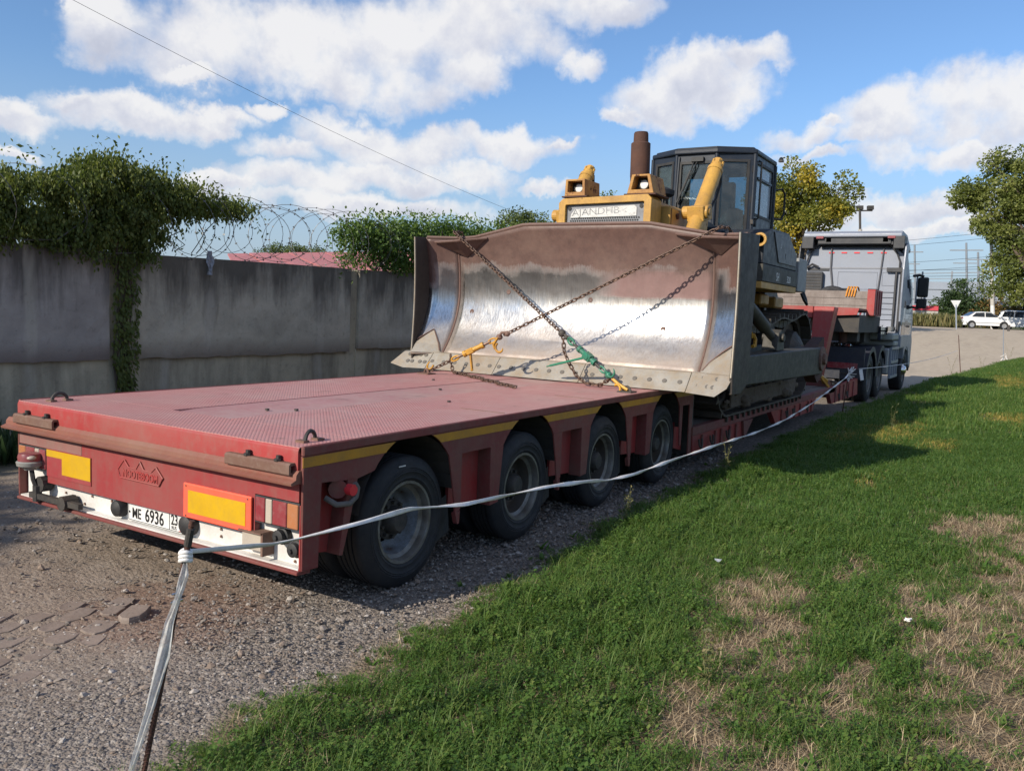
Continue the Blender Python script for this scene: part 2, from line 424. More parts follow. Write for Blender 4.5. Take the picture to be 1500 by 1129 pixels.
OLIVE = mat('arm_grey_green', (.046,.043,.035), (.033,.031,.026), 2.5, .6, dirt=(.085,.074,.058), dirt_amt=.4, bump=.0015, streak=.3)
RUSTM = mat('rusty_exhaust', (.085,.040,.030), (.05,.028,.024), 7, .85, dirt=(.16,.08,.05), dirt_amt=.35, bump=.003)
GRILLE = mat('grille_grey', (.25,.26,.28), (.20,.21,.23), 4, .5, dirt=(.12,.10,.09), dirt_amt=.35)
CHAINM = mat('chain_steel', (.085,.058,.045), (.16,.12,.10), 25, .5, metal=.55, dirt=(.16,.075,.04), dirt_amt=.7, dscale=12)
GREENP = mat('binder_green', (.025,.20,.115), (.03,.15,.10), 10, .45, dirt=(.08,.08,.06), dirt_amt=.35, dscale=9)
BINDY = mat('binder_yellow', (.62,.33,.03), (.5,.24,.03), 10, .45, dirt=(.14,.08,.04), dirt_amt=.45, dscale=9)
TRUCKW = mat('truck_silver', (.25,.27,.315), (.225,.245,.29), 1.5, .45, metal=.1, dirt=(.26,.26,.28), dirt_amt=.3, coat=.1)
TRUCKD = mat('truck_dark_plastic', (.028,.030,.034), (.045,.045,.05), 4, .5, dirt=(.12,.11,.10), dirt_amt=.3)
FENDER = mat('truck_fender_navy', (.016,.020,.034), (.024,.028,.04), 4, .5, dirt=(.07,.065,.06), dirt_amt=.4)
CHROME = mat('chrome', (.75,.75,.76), (.6,.6,.6), 6, .15, metal=1.0)
STRAPM = mat('orange_straps', (.62,.26,.03), (.5,.2,.03), 20, .7)
PLY = mat('weathered_board', (.27,.235,.21), (.20,.17,.15), 4, .85, dirt=(.13,.10,.085), dirt_amt=.5, streak=.4, bump=.002)
CARW = mat('car_white', (.78,.78,.78), (.74,.74,.74), 3, .25, coat=.6)
CARG = mat('car_glass', (.02,.025,.035), (.03,.035,.045), 3, .06, spec=.8)
REFL = mat('reflector_red', (.75,.05,.06), (.6,.04,.05), 5, .35)
TAPE = mat('barrier_tape', (.80,.79,.77), (.68,.66,.64), 30, .55, dirt=(.45,.36,.30), dirt_amt=.4, dscale=14)
STAKE = mat('rusty_rebar', (.10,.045,.03), (.06,.03,.024), 20, .85, bump=.002, bscale=120)
CONC = mat('pole_concrete', (.46,.44,.40), (.38,.36,.33), 3, .9, dirt=(.28,.25,.22), dirt_amt=.3)
GLASS = glass('cab_glass', (.50,.68,.74), .02, .25)
GLASSW = glass('side_glass', (.75,.85,.9), .03, 1.5, (.62,.68,.74))  # pale bluish film: sky reflection painted as diffuse colour over the dust
LAMPG = mat('headlamp_glass', (.80,.80,.76), (.7,.7,.66), 12, .12, coat=.8)
# ================================================================== SETTING
EDGE = [(-9,-1.2),(-3,-.62),(-1.15,-.44),(-.49,-.42),(.4,-.42),(.78,-.40),(3.1,-.20),(5.7,-.10),(12.3,-.04),(17.4,-.20),(22,-.34),(26,-.45),(29,-.95),(33,-1.5),(36,-1.9),(40,-2.9),(44,-4.0),(60,-9)]
def edge_y(x):
    xs = [p[0] for p in EDGE]; ys = [p[1] for p in EDGE]
    return np.interp(x, xs, ys) + .05*np.sin(np.asarray(x)*7.1) + .035*np.sin(np.asarray(x)*17.3+1) + .025*np.sin(np.asarray(x)*41)
# dry patches on the verge: (x, y, rx, ry)
DRY = [(1.85,-1.80,.80,.36),(1.3,-2.0,.62,.26),(4.6,-2.98,1.15,.70),(3.4,-3.35,1.3,.62),(2.1,-2.95,1.15,.56),(2.3,-2.55,.7,.24),(1.1,-3.05,1.1,.45),(.25,-1.95,.5,.20),(-.1,-2.3,.5,.3),(.9,-2.45,.5,.16),(2.9,-2.1,.5,.12),(5.8,-3.9,1.2,.6),(8.5,-5.0,2,.9),(.3,-3.8,1.6,.6),(-1.5,-3.2,.8,.5)]
YELLOW = [(11.0,-1.35,1.9,.52),(9.8,-.8,.9,.3),(14.8,-2.9,1.5,.55),(9.9,-2.1,.8,.3),(27,-2.6,4,.7),(18,-5,3,1.2),(6.3,-1.7,.5,.12)]
def patch(x, y, L, soft=.6):
    m = np.zeros(len(x))
    for a, b, ra, rb in L:
        r = np.sqrt(((x-a)/ra)**2 + ((y-b)/rb)**2)
        r = r + .22*np.sin(x*9+a)*np.cos(y*13+b) + .12*np.sin(x*23+y*17)
        m = np.maximum(m, np.clip((1.15-r)/soft, 0, 1))
    return m

def ground_material():
    mt = bpy.data.materials.new('ground_gravel_dirt'); mt.use_nodes = True; t = mt.node_tree; t.nodes.clear(); T = NT(t)
    p = T.n('ShaderNodeTexCoord').outputs['Object']; x, y, z = T.sep(p)
    n_big = T.noise(p, .9, 6, .6); n_mid = T.noise(p, 4.5, 6, .65); n_f = T.noise(p, 38, 4, .7)
    vor = T.n('ShaderNodeTexVoronoi'); T._set(vor.inputs['Vector'], p); vor.inputs['Scale'].default_value = 42; vor.inputs['Randomness'].default_value = 1
    vor2 = T.n('ShaderNodeTexVoronoi'); T._set(vor2.inputs['Vector'], p); vor2.inputs['Scale'].default_value = 95
    stone = T.ramp(T.sep(vor.outputs['Color'])[0], [(0, (.14,.12,.105)), (.5, (.225,.195,.17)), (.85, (.28,.245,.215)), (1, (.38,.34,.30))])
    dirt = T.ramp(n_mid, [(.3, (.20,.155,.12)), (.55, (.265,.21,.165)), (.75, (.33,.275,.225))])
    dust = T.ramp(n_mid, [(.3, (.36,.295,.22)), (.6, (.45,.375,.285)), (.8, (.52,.44,.34))])
    # gravel band beside the verge, brown dirt beyond it
    lane = T.math('ADD', y, T.math('MULTIPLY', T.math('SUBTRACT', n_big, .5), 1.6))
    lane = T.math('SUBTRACT', lane, T.math('MULTIPLY', T.math('MAXIMUM', x, 0), .35))
    g = T.rng(lane, 1.1, .15)
    smallst = T.rng(T.noise(p, 60, 4, .7), .50, .60)
    dirt2 = T.mix(T.math('MULTIPLY', smallst, .55), dirt, stone)
    col = T.mix(g, dirt2, T.mix(T.rng(n_f, .42, .6), stone, T.mix(.5, stone, (.215,.175,.145))))
    # reddish brick-dust stain behind the trailer
    rx = T.math('MULTIPLY_ADD', T.math('SUBTRACT', x, -.1), 1.6, 0); ry = T.math('MULTIPLY', T.math('SUBTRACT', y, .75), 1.6)
    rr = T.math('MULTIPLY_ADD', rx, rx, T.math('MULTIPLY', ry, ry))
    rr = T.math('ADD', rr, T.math('MULTIPLY', T.math('SUBTRACT', n_mid, .5), 2.4))
    col = T.mix(T.rng(rr, 1.0, .1, 0, .5), col, (.20,.105,.07))
    far = T.rng(T.math('ADD', x, T.math('MULTIPLY', n_big, 2)), 15, 28)
    duststone = T.mix(T.rng(n_f, .5, .7, 0, .35), dust, stone)
    ntr = T.noise(T.vmath('MULTIPLY', p, (.18, 1.3, 1)), 1.0, 5, .6)
    duststone = T.mix(T.rng(ntr, .5, .68, 0, .35), duststone, (.25,.205,.16))
    col = T.mix(far, col, duststone)
    # earth and litter below the grass
    vg = T.n('ShaderNodeAttribute', attribute_name='verge').outputs['Fac']
    soil = T.ramp(n_f, [(.3, (.075,.055,.035)), (.5, (.17,.125,.08)), (.7, (.30,.235,.155))])
    soil = T.mix(T.rng(T.math('SQRT', T.math('MULTIPLY_ADD', x, x, T.math('MULTIPLY', y, y))), 14, 40), soil, (.055,.09,.022))
    col = T.mix(vg, col, soil)
    wd = T.n('ShaderNodeAttribute', attribute_name='weeds').outputs['Fac']
    col = T.mix(wd, col, T.ramp(n_mid, [(.3, (.05,.07,.02)), (.6, (.12,.115,.05)), (.8, (.2,.17,.09))]))
    b = T.n('ShaderNodeBsdfPrincipled'); T._set(b.inputs['Base Color'], col); b.inputs['Roughness'].default_value = .95
    b.inputs['Specular IOR Level'].default_value = .2
    h1 = T.math('MULTIPLY', vor.outputs['Distance'], -.011); h2 = T.math('MULTIPLY', vor2.outputs['Distance'], -.005)
    gg = T.math('MAXIMUM', g, .45)
    hh = T.math('ADD', T.math('MULTIPLY', T.math('ADD', h1, h2), gg), T.math('MULTIPLY', T.noise(p, 9, 7, .7), .014))
    hh = T.math('MULTIPLY', hh, T.rng(far, 0, 1, 1.0, .3))
    bn = T.n('ShaderNodeBump'); bn.inputs['Distance'].default_value = 1; T._set(bn.inputs['Height'], hh); t.links.new(bn.outputs[0], b.inputs['Normal'])
    out = T.n('ShaderNodeOutputMaterial'); t.links.new(b.outputs[0], out.inputs[0]); return mt
def build_ground():
    def axis(lo, hi, mid0, mid1, fine, n):
        a = np.arange(mid0, mid1, fine)
        l = mid0 - np.geomspace(fine, mid0-lo, n)[::-1]; r = mid1 + np.geomspace(fine, hi-mid1, n)
        return np.concatenate([l, a, r])
    X = axis(-250, 900, -4, 45, .25, 26); Y = axis(-400, 400, -8, 7, .14, 26)
    gx, gy = np.meshgrid(X, Y, indexing='ij')
    t = np.clip((gx-22)/48, 0, 1); gz = 1.6*t*t*(3-2*t) + np.maximum(0, gx-70)*.003
    near = np.clip(1-np.hypot(gx-5, gy)/60, 0, 1)
    gz = gz + near*(.012*np.sin(gx*2.3+gy*1.1)+.01*np.sin(gx*.9-gy*2.7+1)+.006*np.sin(gx*5.1+gy*4.3))
    inside = np.clip((edge_y(gx)-gy)/.25, -1, 1)
    gz = gz + .03*np.clip(inside, 0, 1)
    gz = gz - .014*(np.abs(gy-1.3) < 1.7)*((gx > -.3) & (gx < 24))
    nx, ny = gx.shape
    v = np.stack([gx, gy, gz], -1).reshape(-1, 3)
    i = np.arange(nx-1)[:, None]*ny + np.arange(ny-1)[None, :]
    f = np.stack([i, i+ny, i+ny+1, i+1], -1).reshape(-1, 4)
    me = bpy.data.meshes.new('ground'); me.from_pydata(v.tolist(), [], f.tolist())
    me.polygons.foreach_set('use_smooth', [True]*len(me.polygons))
    at = me.attributes.new('verge', 'FLOAT', 'POINT')
    at.data.foreach_set('value', np.clip((edge_y(gx)-gy+.03)/.14, 0, 1).reshape(-1).astype(np.float32))
    w = np.clip((gy-4.5)/.8, 0, 1)*(gx < 24)*.9 + np.clip((gx-88)/4, 0, 1) + np.clip((gy-5-(gx-40)*.05)/3, 0, 1)*(gx > 24)
    at = me.attributes.new('weeds', 'FLOAT', 'POINT'); at.data.foreach_set('value', np.clip(w, 0, 1).reshape(-1).astype(np.float32))
    me.materials.append(ground_material())
    o = bpy.data.objects.new('ground', me); COL.objects.link(o); tag(o, 'gravel and dirt track with worn verge running off to a dusty yard', 'ground', kind='structure')
    return o
ground = build_ground()

# ---- scattering by geometry nodes (instances of small unlinked meshes)
def scatter(name, P, R, S, I, protos, label, cat):
    me = bpy.data.meshes.new(name)
    me.vertices.add(len(P)); me.vertices.foreach_set('co', np.asarray(P, np.float32).reshape(-1))
    a = me.attributes.new('rot', 'FLOAT_VECTOR', 'POINT'); a.data.foreach_set('vector', np.asarray(R, np.float32).reshape(-1))
    a = me.attributes.new('scl', 'FLOAT_VECTOR', 'POINT'); a.data.foreach_set('vector', np.asarray(S, np.float32).reshape(-1))
    a = me.attributes.new('idx', 'INT', 'POINT'); a.data.foreach_set('value', np.asarray(I, np.int32))
    o = bpy.data.objects.new(name, me); COL.objects.link(o)
    cl = bpy.data.collections.new(name+'_kinds')
    for q in protos: cl.objects.link(q)
    g = bpy.data.node_groups.new(name+'_nodes', 'GeometryNodeTree')
    g.interface.new_socket('Geometry', in_out='INPUT', socket_type='NodeSocketGeometry')
    g.interface.new_socket('Geometry', in_out='OUTPUT', socket_type='NodeSocketGeometry')
    N = g.nodes.new; L = g.links.new
    gi, go = N('NodeGroupInput'), N('NodeGroupOutput')
    ip = N('GeometryNodeInstanceOnPoints'); ci = N('GeometryNodeCollectionInfo')
    ci.inputs['Collection'].default_value = cl; ci.inputs['Separate Children'].default_value = True; ci.inputs['Reset Children'].default_value = True
    ip.inputs['Pick Instance'].default_value = True
    def attr(nm, ty, sock):
        a = N('GeometryNodeInputNamedAttribute'); a.data_type = ty; a.inputs['Name'].default_value = nm; L(a.outputs['Attribute'], sock)
    attr('idx', 'INT', ip.inputs['Instance Index'])
    er = N('FunctionNodeEulerToRotation'); a = N('GeometryNodeInputNamedAttribute'); a.data_type = 'FLOAT_VECTOR'; a.inputs['Name'].default_value = 'rot'
    L(a.outputs['Attribute'], er.inputs[0]); L(er.outputs[0], ip.inputs['Rotation'])
    attr('scl', 'FLOAT_VECTOR', ip.inputs['Scale'])
    L(gi.outputs[0], ip.inputs['Points']); L(ci.outputs[0], ip.inputs['Instance']); L(ip.outputs[0], go.inputs[0])
    md = o.modifiers.new('scatter', 'NODES'); md.node_group = g
    tag(o, label, cat, kind='stuff')
    return o
def leaf_mesh(name, V, F, tint, material, smooth=False):
    me = bpy.data.meshes.new(name)
    V = np.asarray(V, np.float32); F = np.asarray(F, np.int32); nf, k = F.shape
    me.vertices.add(len(V)); me.vertices.foreach_set('co', V.reshape(-1))
    me.loops.add(nf*k); me.loops.foreach_set('vertex_index', F.reshape(-1))
    me.polygons.add(nf); me.polygons.foreach_set('loop_start', np.arange(0, nf*k, k, dtype=np.int32))
    try: me.polygons.foreach_set('loop_total', np.full(nf, k, np.int32))
    except Exception: pass
    me.update(calc_edges=True); me.validate()
    a = me.attributes.new('tint', 'FLOAT', 'FACE'); a.data.foreach_set('value', np.asarray(tint, np.float32))
    me.materials.append(material)
    return me
GRASS = leafmat('grass_green', (.046,.102,.018), (.088,.170,.030), (.19,.235,.06), .38)
GRASSY = leafmat('grass_yellow_green', (.13,.145,.03), (.29,.24,.045), (.44,.33,.10), .3)
STRAW = leafmat('dry_straw', (.17,.115,.065), (.33,.235,.145), (.54,.42,.27), .15, .8)
def clump(name, n, hgt, rad, wid, bend, material, flat=0.0, broad=0.0, tr=(0, 1), bl=1.0):
    V = []; F = []; Tn = []
    for i in range(n):
        a = rnd.uniform(0, 2*PI); r = rad*math.sqrt(rnd.random()); bx, by = r*math.cos(a), r*math.sin(a)
        d = rnd.uniform(0, 2*PI); h = hgt*rnd.uniform(.45, 1.0); b = bend*rnd.uniform(.3, 1.3)*h
        dx, dy = math.cos(d), math.sin(d); wx, wy = -dy, dx; w = wid*rnd.uniform(.6, 1.2)
        tt = rnd.uniform(*tr)
        lie = flat*rnd.uniform(.4, 1.0)
        pts = []
        for k, s in enumerate((0, .5, 1.0)):
            out = b*s*s + lie*h*s; up = h*s*(1-lie*.92) + .004
            ww = w*(1.0, .85, .0)[k]
            pts.append(((bx+dx*out, by+dy*out, up), ww))
        i0 = len(V)
        for (px, py, pz), ww in pts[:2]: V += [(px+wx*ww, py+wy*ww, pz), (px-wx*ww, py-wy*ww, pz)]
        V.append(pts[2][0]); V.append(pts[2][0])
        F += [(i0, i0+1, i0+3, i0+2), (i0+2, i0+3, i0+5, i0+4)]; Tn += [tt, min(1, tt+.12)]
        if broad and rnd.random() < broad:       # small side leaves as of knotweed
            for s in (.35, .55, .75, .92):
                sg = rnd.choice((-1, 1)); o_ = b*s*s + lie*h*s; L_ = rnd.uniform(.008, .016)*bl
                c = Vector((bx+dx*o_, by+dy*o_, h*s*(1-lie*.92)))
                e = c + Vector((wx*sg*L_, wy*sg*L_, L_*.4)); q = Vector((dx, dy, .3))*L_*.35
                i0 = len(V); m_ = (c+e)/2
                V += [tuple(c), tuple(m_+q), tuple(e), tuple(m_-q)]; F.append((i0, i0+1, i0+2, i0+3)); Tn.append(min(1, tt+rnd.uniform(0, .3)))
    return bpy.data.objects.new(name, leaf_mesh(name, V, F, Tn, material))
def jit(n): return rng.random(n)
def verge_points(dens, x0, x1, y0, y1, keep):
    n = int(dens*(x1-x0)*(y1-y0)); x = x0+(x1-x0)*jit(n); y = y0+(y1-y0)*jit(n)
    m = keep(x, y); return x[m], y[m]
def fov(x, y, m=.26):
    """keep only what the camera, or one a step beside it, could see"""
    dx, dy = x-CAM['pos'][0], y-CAM['pos'][1]
    ang = np.arctan2(dy, dx)-CAM['yaw']
    lim = math.atan(750/1237.)+m + .35/np.maximum(np.hypot(dx, dy), 1)
    return np.abs(ang) < lim
kinds_g = [clump('tuft_a', 18, .10, .06, .0019, .5, GRASS, broad=.8, tr=(0,.7)), clump('tuft_b', 16, .12, .06, .0018, .9, GRASS, broad=.6, tr=(.1,.9)),
           clump('tuft_c', 18, .075, .07, .002, .4, GRASS, broad=.9, tr=(0,.6)), clump('tuft_d', 9, .17, .06, .0022, 1.1, GRASS, broad=.2, tr=(.3,1)), clump('tuft_e', 16, .09, .07, .0024, .6, GRASS, broad=.8, tr=(.2,.8)), clump('tuft_f', 12, .07, .08, .0014, .5, GRASS, broad=1.0, tr=(.3,.9), bl=2.0), clump('tuft_g', 10, .10, .07, .0013, .7, GRASS, broad=1.0, tr=(0,.5), bl=1.6)]
kinds_far = [clump('far_a', 24, .09, .13, .0042, .6, GRASS, tr=(0,.8), broad=.3, bl=1.6), clump('far_b', 22, .11, .13, .0046, .8, GRASS, tr=(.1,1)), clump('far_c', 24, .07, .14, .0046, .6, GRASS, tr=(0,.6), broad=.3, bl=1.6)]
kinds_s = [clump('straw_a', 18, .12, .09, .0013, .3, STRAW, flat=1.0), clump('straw_b', 16, .09, .10, .0013, .3, STRAW, flat=.97), clump('straw_c', 12, .06, .06, .0014, .5, STRAW, flat=.6), clump('straw_d', 16, .07, .10, .0013, .3, STRAW, flat=1.0, tr=(0,.4))]
kinds_y = [clump('yel_a', 20, .06, .14, .0035, .5, GRASSY, flat=.5), clump('yel_b', 20, .07, .14, .0035, .6, GRASSY, flat=.3)]
def gz_at(x, y):
    t = np.clip((x-22)/48, 0, 1)
    z = 1.6*t*t*(3-2*t) + np.maximum(0, x-70)*.003
    near = np.clip(1-np.hypot(x-5, y)/60, 0, 1)
    z = z + near*(.012*np.sin(x*2.3+y*1.1)+.01*np.sin(x*.9-y*2.7+1)+.006*np.sin(x*5.1+y*4.3))
    return z + .03*np.clip((edge_y(x)-y)/.25, 0, 1)
def put(name, x, y, kinds, s0, s1, label, cat, sink=.004, tilt=.25, hs=None):
    n = len(x); z = gz_at(x, y)-sink
    s = s0+(s1-s0)*jit(n)
    if hs is not None: s = s*hs
    R = np.stack([(jit(n)-.5)*tilt, (jit(n)-.5)*tilt, jit(n)*2*PI], -1)
    return scatter(name, np.stack([x, y, z], -1), R, np.stack([s, s, s*(.8+.4*jit(n))], -1), rng.integers(0, len(kinds), n), kinds, label, cat)
def build_verge():
    camx, camy = CAM['pos'][0], CAM['pos'][1]
    dist = lambda x, y: np.hypot(x-camx, y-camy)
    lum = lambda x, y: .5+.25*np.sin(x*3.1+y*1.7)+.25*np.sin(x*1.3-y*4.1+2)
    def green(x, y):
        m = (y < edge_y(x)) & fov(x, y)
        dr = np.maximum(patch(x, y, DRY), .85*patch(x, y, YELLOW))
        return m & (jit(len(x)) > dr*(.93+.12*np.sin(x*11+y*7)*np.sin(y*15-x*4)))
    # near, middle, far
    x, y = verge_points(880, -3, 5.5, -6, .1, lambda x, y: green(x, y) & (dist(x, y) < 7.2) & (dist(x, y) > 1.2))
    e = np.clip((edge_y(x)-y)/.25, .35, 1)
    put('grass', x, y, kinds_g, .42, .95, 'short dense green grass and knotweed on the near verge', 'grass', hs=e*(.8+.35*lum(x, y)))
    x, y = verge_points(330, 2, 15, -9, .2, lambda x, y: green(x, y) & (dist(x, y) >= 6.8) & (dist(x, y) < 15))
    put('grass', x, y, [kinds_g[0].copy(), kinds_g[1].copy(), kinds_far[0], kinds_far[2]], .55, 1.1, 'green grass strip beside the trailer wheels', 'grass', hs=np.clip((edge_y(x)-y)/.3, .4, 1))
    x, y = verge_points(60, 10, 46, -20, .2, lambda x, y: green(x, y) & (dist(x, y) >= 14.5) & (dist(x, y) < 46))
    put('grass', x, y, [q.copy() for q in kinds_far], .8, 1.5, 'lush green verge running to the dusty yard', 'grass', hs=np.clip((edge_y(x)-y)/.5, .6, 1))
    def dry(x, y): return (y < edge_y(x)-.05) & fov(x, y) & (jit(len(x)) < .15+patch(x, y, DRY)*.95)
    x, y = verge_points(420, -3, 9, -7, 0, lambda x, y: dry(x, y) & (dist(x, y) < 11) & (dist(x, y) > 1.2))
    put('dry_straw', x, y, kinds_s, .7, 1.25, 'cut dry straw lying on bare patches of the verge', 'straw', tilt=.15)
    rosette = [clump('broad_a', 9, .07, .02, .0085, .5, GRASS, flat=.75, tr=(.2,.7)), clump('broad_b', 12, .05, .03, .0065, .4, GRASS, flat=.8, tr=(0,.5))]
    x, y = verge_points(16, -3, 9, -7, 0, lambda x, y: (y < edge_y(x)+.05) & fov(x, y) & (dist(x, y) < 11) & (dist(x, y) > 1.2))
    put('broadleaf_weeds', x, y, rosette, .6, 1.5, 'broad-leaved weeds and dead stems dotted through the near verge', 'weeds')
    x, y = verge_points(1.3, -3, 9, -7, 0, lambda x, y: (y < edge_y(x)-.1) & fov(x, y) & (dist(x, y) > 1.6))
    put('dead_stems', x, y, [clump('dead_stem_a', 2, .22, .02, .0012, .35, STRAW), clump('dead_stem_b', 3, .15, .03, .0011, .6, STRAW)], .6, 1.3, 'few dry upright stems left standing in the near verge', 'weeds')
    x, y = verge_points(230, 5, 34, -8, 0, lambda x, y: (y < edge_y(x)-.05) & fov(x, y) & (jit(len(x)) < .9*patch(x, y, YELLOW, 1.0)))
    put('yellowed_grass', x, y, kinds_y, .9, 1.3, 'yellowed low grass patches beyond the dozer shadow', 'grass')
build_verge()

# ---- loose gravel
STONE = None
def stone_material():
    mt = bpy.data.materials.new('gravel_stone'); mt.use_nodes = True; t = mt.node_tree; t.nodes.clear(); T = NT(t)
    r = T.n('ShaderNodeObjectInfo').outputs['Random']
    p = T.n('ShaderNodeTexCoord').outputs['Object']
    c = T.ramp(r, [(0, (.13,.115,.10)), (.3, (.205,.18,.16)), (.55, (.26,.225,.20)), (.72, (.24,.175,.13)), (.85, (.31,.275,.245)), (1, (.46,.42,.38))])
    c = T.mix(T.rng(T.noise(p, 1.3, 4), .4, .65, 0, .35), c, (.22,.175,.14))
    b = T.n('ShaderNodeBsdfPrincipled'); T._set(b.inputs['Base Color'], c); b.inputs['Roughness'].default_value = .9; b.inputs['Specular IOR Level'].default_value = .25
    out = T.n('ShaderNodeOutputMaterial'); t.links.new(b.outputs[0], out.inputs[0]); return mt
def build_gravel():
    import bmesh
    sm = stone_material(); kinds = []
    for k in range(6):
        bm = bmesh.new(); bmesh.ops.create_icosphere(bm, subdivisions=1, radius=1.0)
        for v in bm.verts:
            v.co = Vector((v.co.x*rnd.uniform(.7,1.25), v.co.y*rnd.uniform(.6,1.05), v.co.z*rnd.uniform(.28,.6)))
        me = bpy.data.meshes.new('stone'); bm.to_mesh(me); bm.free(); me.materials.append(sm)
        kinds.append(bpy.data.objects.new('stone_kind', me))
    camx, camy = CAM['pos'][0], CAM['pos'][1]
    def keep(x, y):
        d = np.hypot(x-camx, y-camy)
        g = np.clip((1.25-(y+.35*np.sin(x*1.7)+.25*np.sin(y*3+x*2.2)-.35*np.maximum(x, 0)))/1.0, .10, 1)
        m = (y > edge_y(x)-.25) & fov(x, y, .1) & (d > 2.4) & (d < 11.5)
        return m & (jit(len(x)) < g*np.clip(1.35-d/10, .18, 1))
    x, y = verge_points(2600, -2.6, 7.5, -1.0, 4.6, keep)
    n = len(x); s = .0045*np.exp(rng.normal(0, .42, n)); s = np.clip(s*(1+.7*(jit(n) > .96)), .002, .02)
    s *= np.clip(np.hypot(x-camx, y-camy)/4.5, 1, 1.6)
    z = gz_at(x, y)+s*.15
    R = np.stack([jit(n)*.8-.4, jit(n)*.8-.4, jit(n)*2*PI], -1)
    scatter('gravel', np.stack([x, y, z], -1), R, np.stack([s*1.15]*3, -1), rng.integers(0, 6, n), kinds, 'loose grey gravel strewn over the track behind the trailer', 'gravel')
    x, y = verge_points(26, -2.6, 7.5, -.8, 4.6, lambda x, y: (y > edge_y(x)-.1) & fov(x, y, .1) & (np.hypot(x-camx, y-camy) > 2.4))
    n = len(x); s = .012+.012*jit(n)**2
    scatter('gravel', np.stack([x, y, gz_at(x, y)+s*.1], -1), np.stack([jit(n)*.6, jit(n)*.6, jit(n)*6.28], -1), np.stack([s]*3, -1), rng.integers(0, 6, n), [k.copy() for k in kinds], 'larger pebbles scattered over the dirt track', 'gravel')
build_gravel()

PAVER = mat('worn_paver', (.275,.22,.185), (.225,.18,.15), 6, .9, dirt=(.15,.11,.085), dirt_amt=.6, bump=.004, bscale=30)
def build_pavers():
    PT = .003
    spots = [(-.86,1.04,.30,.17,.3),(-.70,.89,.24,.17,.35),(-.52,.86,.26,.18,.5),(-.86,.80,.22,.13,.4),(-.78,1.34,.28,.17,.35),(-.33,.86,.30,.17,.55),(-.50,1.09,.30,.16,.4),(-.64,1.20,.18,.15,.2),(-1.02,.62,.22,.12,.3),(-1.03,.85,.2,.13,.4),(-.98,1.28,.24,.16,.3),(-1.05,1.08,.2,.14,.3),(-.26,1.08,.24,.15,.55),(-1.2,1.25,.24,.17,.3)]
    spots += [(-.45,1.22,.2,.14,.4),(-.80,1.19,.2,.14,.3),(-.95,1.45,.2,.14,.3),(-.62,.75,.22,.13,.45),(-.66,1.04,.2,.14,.35),(-1.12,.72,.2,.13,.3),(-.36,1.0,.18,.13,.5)]
    for i, (x, y, a, b, r) in enumerate(spots):
        a *= .70; b *= .78
        m = MB(); n = 9; c, s = math.cos(r), math.sin(r); ring0 = []; ring1 = []
        for k in range(n):
            th = 2*PI*k/n; q = max(abs(math.cos(th)), abs(math.sin(th)))
            u, v = math.cos(th)/q*a*.5*rnd.uniform(.84, 1.0), math.sin(th)/q*b*.5*rnd.uniform(.84, 1.0)
            ring0.append((x+u*c-v*s, y+u*s+v*c)); ring1.append((x+(u*c-v*s)*.93, y+(u*s+v*c)*.93))
        top = .002+rnd.uniform(0, .004) + (.016 if i == 5 else 0)
        zz = float(gz_at(np.array([x]), np.array([y]))[0])
        vs = [(p[0], p[1], zz-.03) for p in ring0]+[(p[0], p[1], zz+top*.5) for p in ring0]+[(p[0]-.07*(p[0]-x), p[1]-.07*(p[1]-y), zz+top+rnd.uniform(-.002,.002)) for p in ring0]
        fs = [(j, (j+1)%n, n+(j+1)%n, n+j) for j in range(n)]+[(n+j, n+(j+1)%n, 2*n+(j+1)%n, 2*n+j) for j in range(n)]+[tuple(range(2*n, 3*n))]
        o = m.add(vs, fs).build('paving_block', PAVER, ground)
build_pavers()

# ================================================================== FENCE
FENCE_Y = 6.0
def fence_material(name, base, base2, low):
    mt = bpy.data.materials.new(name); mt.use_nodes = True; t = mt.node_tree; t.nodes.clear(); T = NT(t)
    p = T.n('ShaderNodeTexCoord').outputs['Object']; x, y, z = T.sep(p)
    n1 = T.noise(p, 1.4, 8, .68); n2 = T.noise(p, 14, 6, .7)
    col = T.mix(T.rng(n1, .35, .65), base, base2)
    st = T.noise(T.vmath('MULTIPLY', p, (1, 1, .16)), 2.6, 8, .66)
    # soot running down from the coping
    run = T.math('ADD', T.math('MULTIPLY', T.math('SUBTRACT', st, .5), 3.2), T.rng(z, 1.2, 2.15, -.35, .85)) if not low else T.math('MULTIPLY', T.math('SUBTRACT', st, .42), 2.2)
    col = T.mix(T.math('MULTIPLY', T.rng(run, .02, .75), .80), col, (.060,.053,.046))
    pale = T.noise(T.vmath('MULTIPLY', p, (1, 1, .16)), 2.6, 3, .5)
    col = T.mix(T.rng(pale, .62, .70, 0, .45), col, (.60,.55,.46))
    # reddish grime at the foot of the upper slab
    foot = T.rng(T.math('ADD', z, T.math('MULTIPLY', T.math('SUBTRACT', n1, .5), .5)), 1.12, .90) if not low else T.rng(z, .4, 0)
    col = T.mix(T.math('MULTIPLY', foot, .6), col, (.085,.045,.035) if not low else (.09,.085,.06))
    col = T.mix(T.rng(n2, .55, .75, 0, .35), col, (.07,.068,.066))
    b = T.n('ShaderNodeBsdfPrincipled'); T._set(b.inputs['Base Color'], col); b.inputs['Roughness'].default_value = .93; b.inputs['Specular IOR Level'].default_value = .2
    bn = T.n('ShaderNodeBump'); T._set(bn.inputs['Height'], T.math('ADD', T.math('MULTIPLY', n2, .006), T.math('MULTIPLY', n1, .012))); bn.inputs['Distance'].default_value = 1
    t.links.new(bn.outputs[0], b.inputs['Normal'])
    out = T.n('ShaderNodeOutputMaterial'); t.links.new(b.outputs[0], out.inputs[0]); return mt
FM_A = fence_material('fence_concrete_violet', (.43,.385,.345), (.29,.26,.235), False)
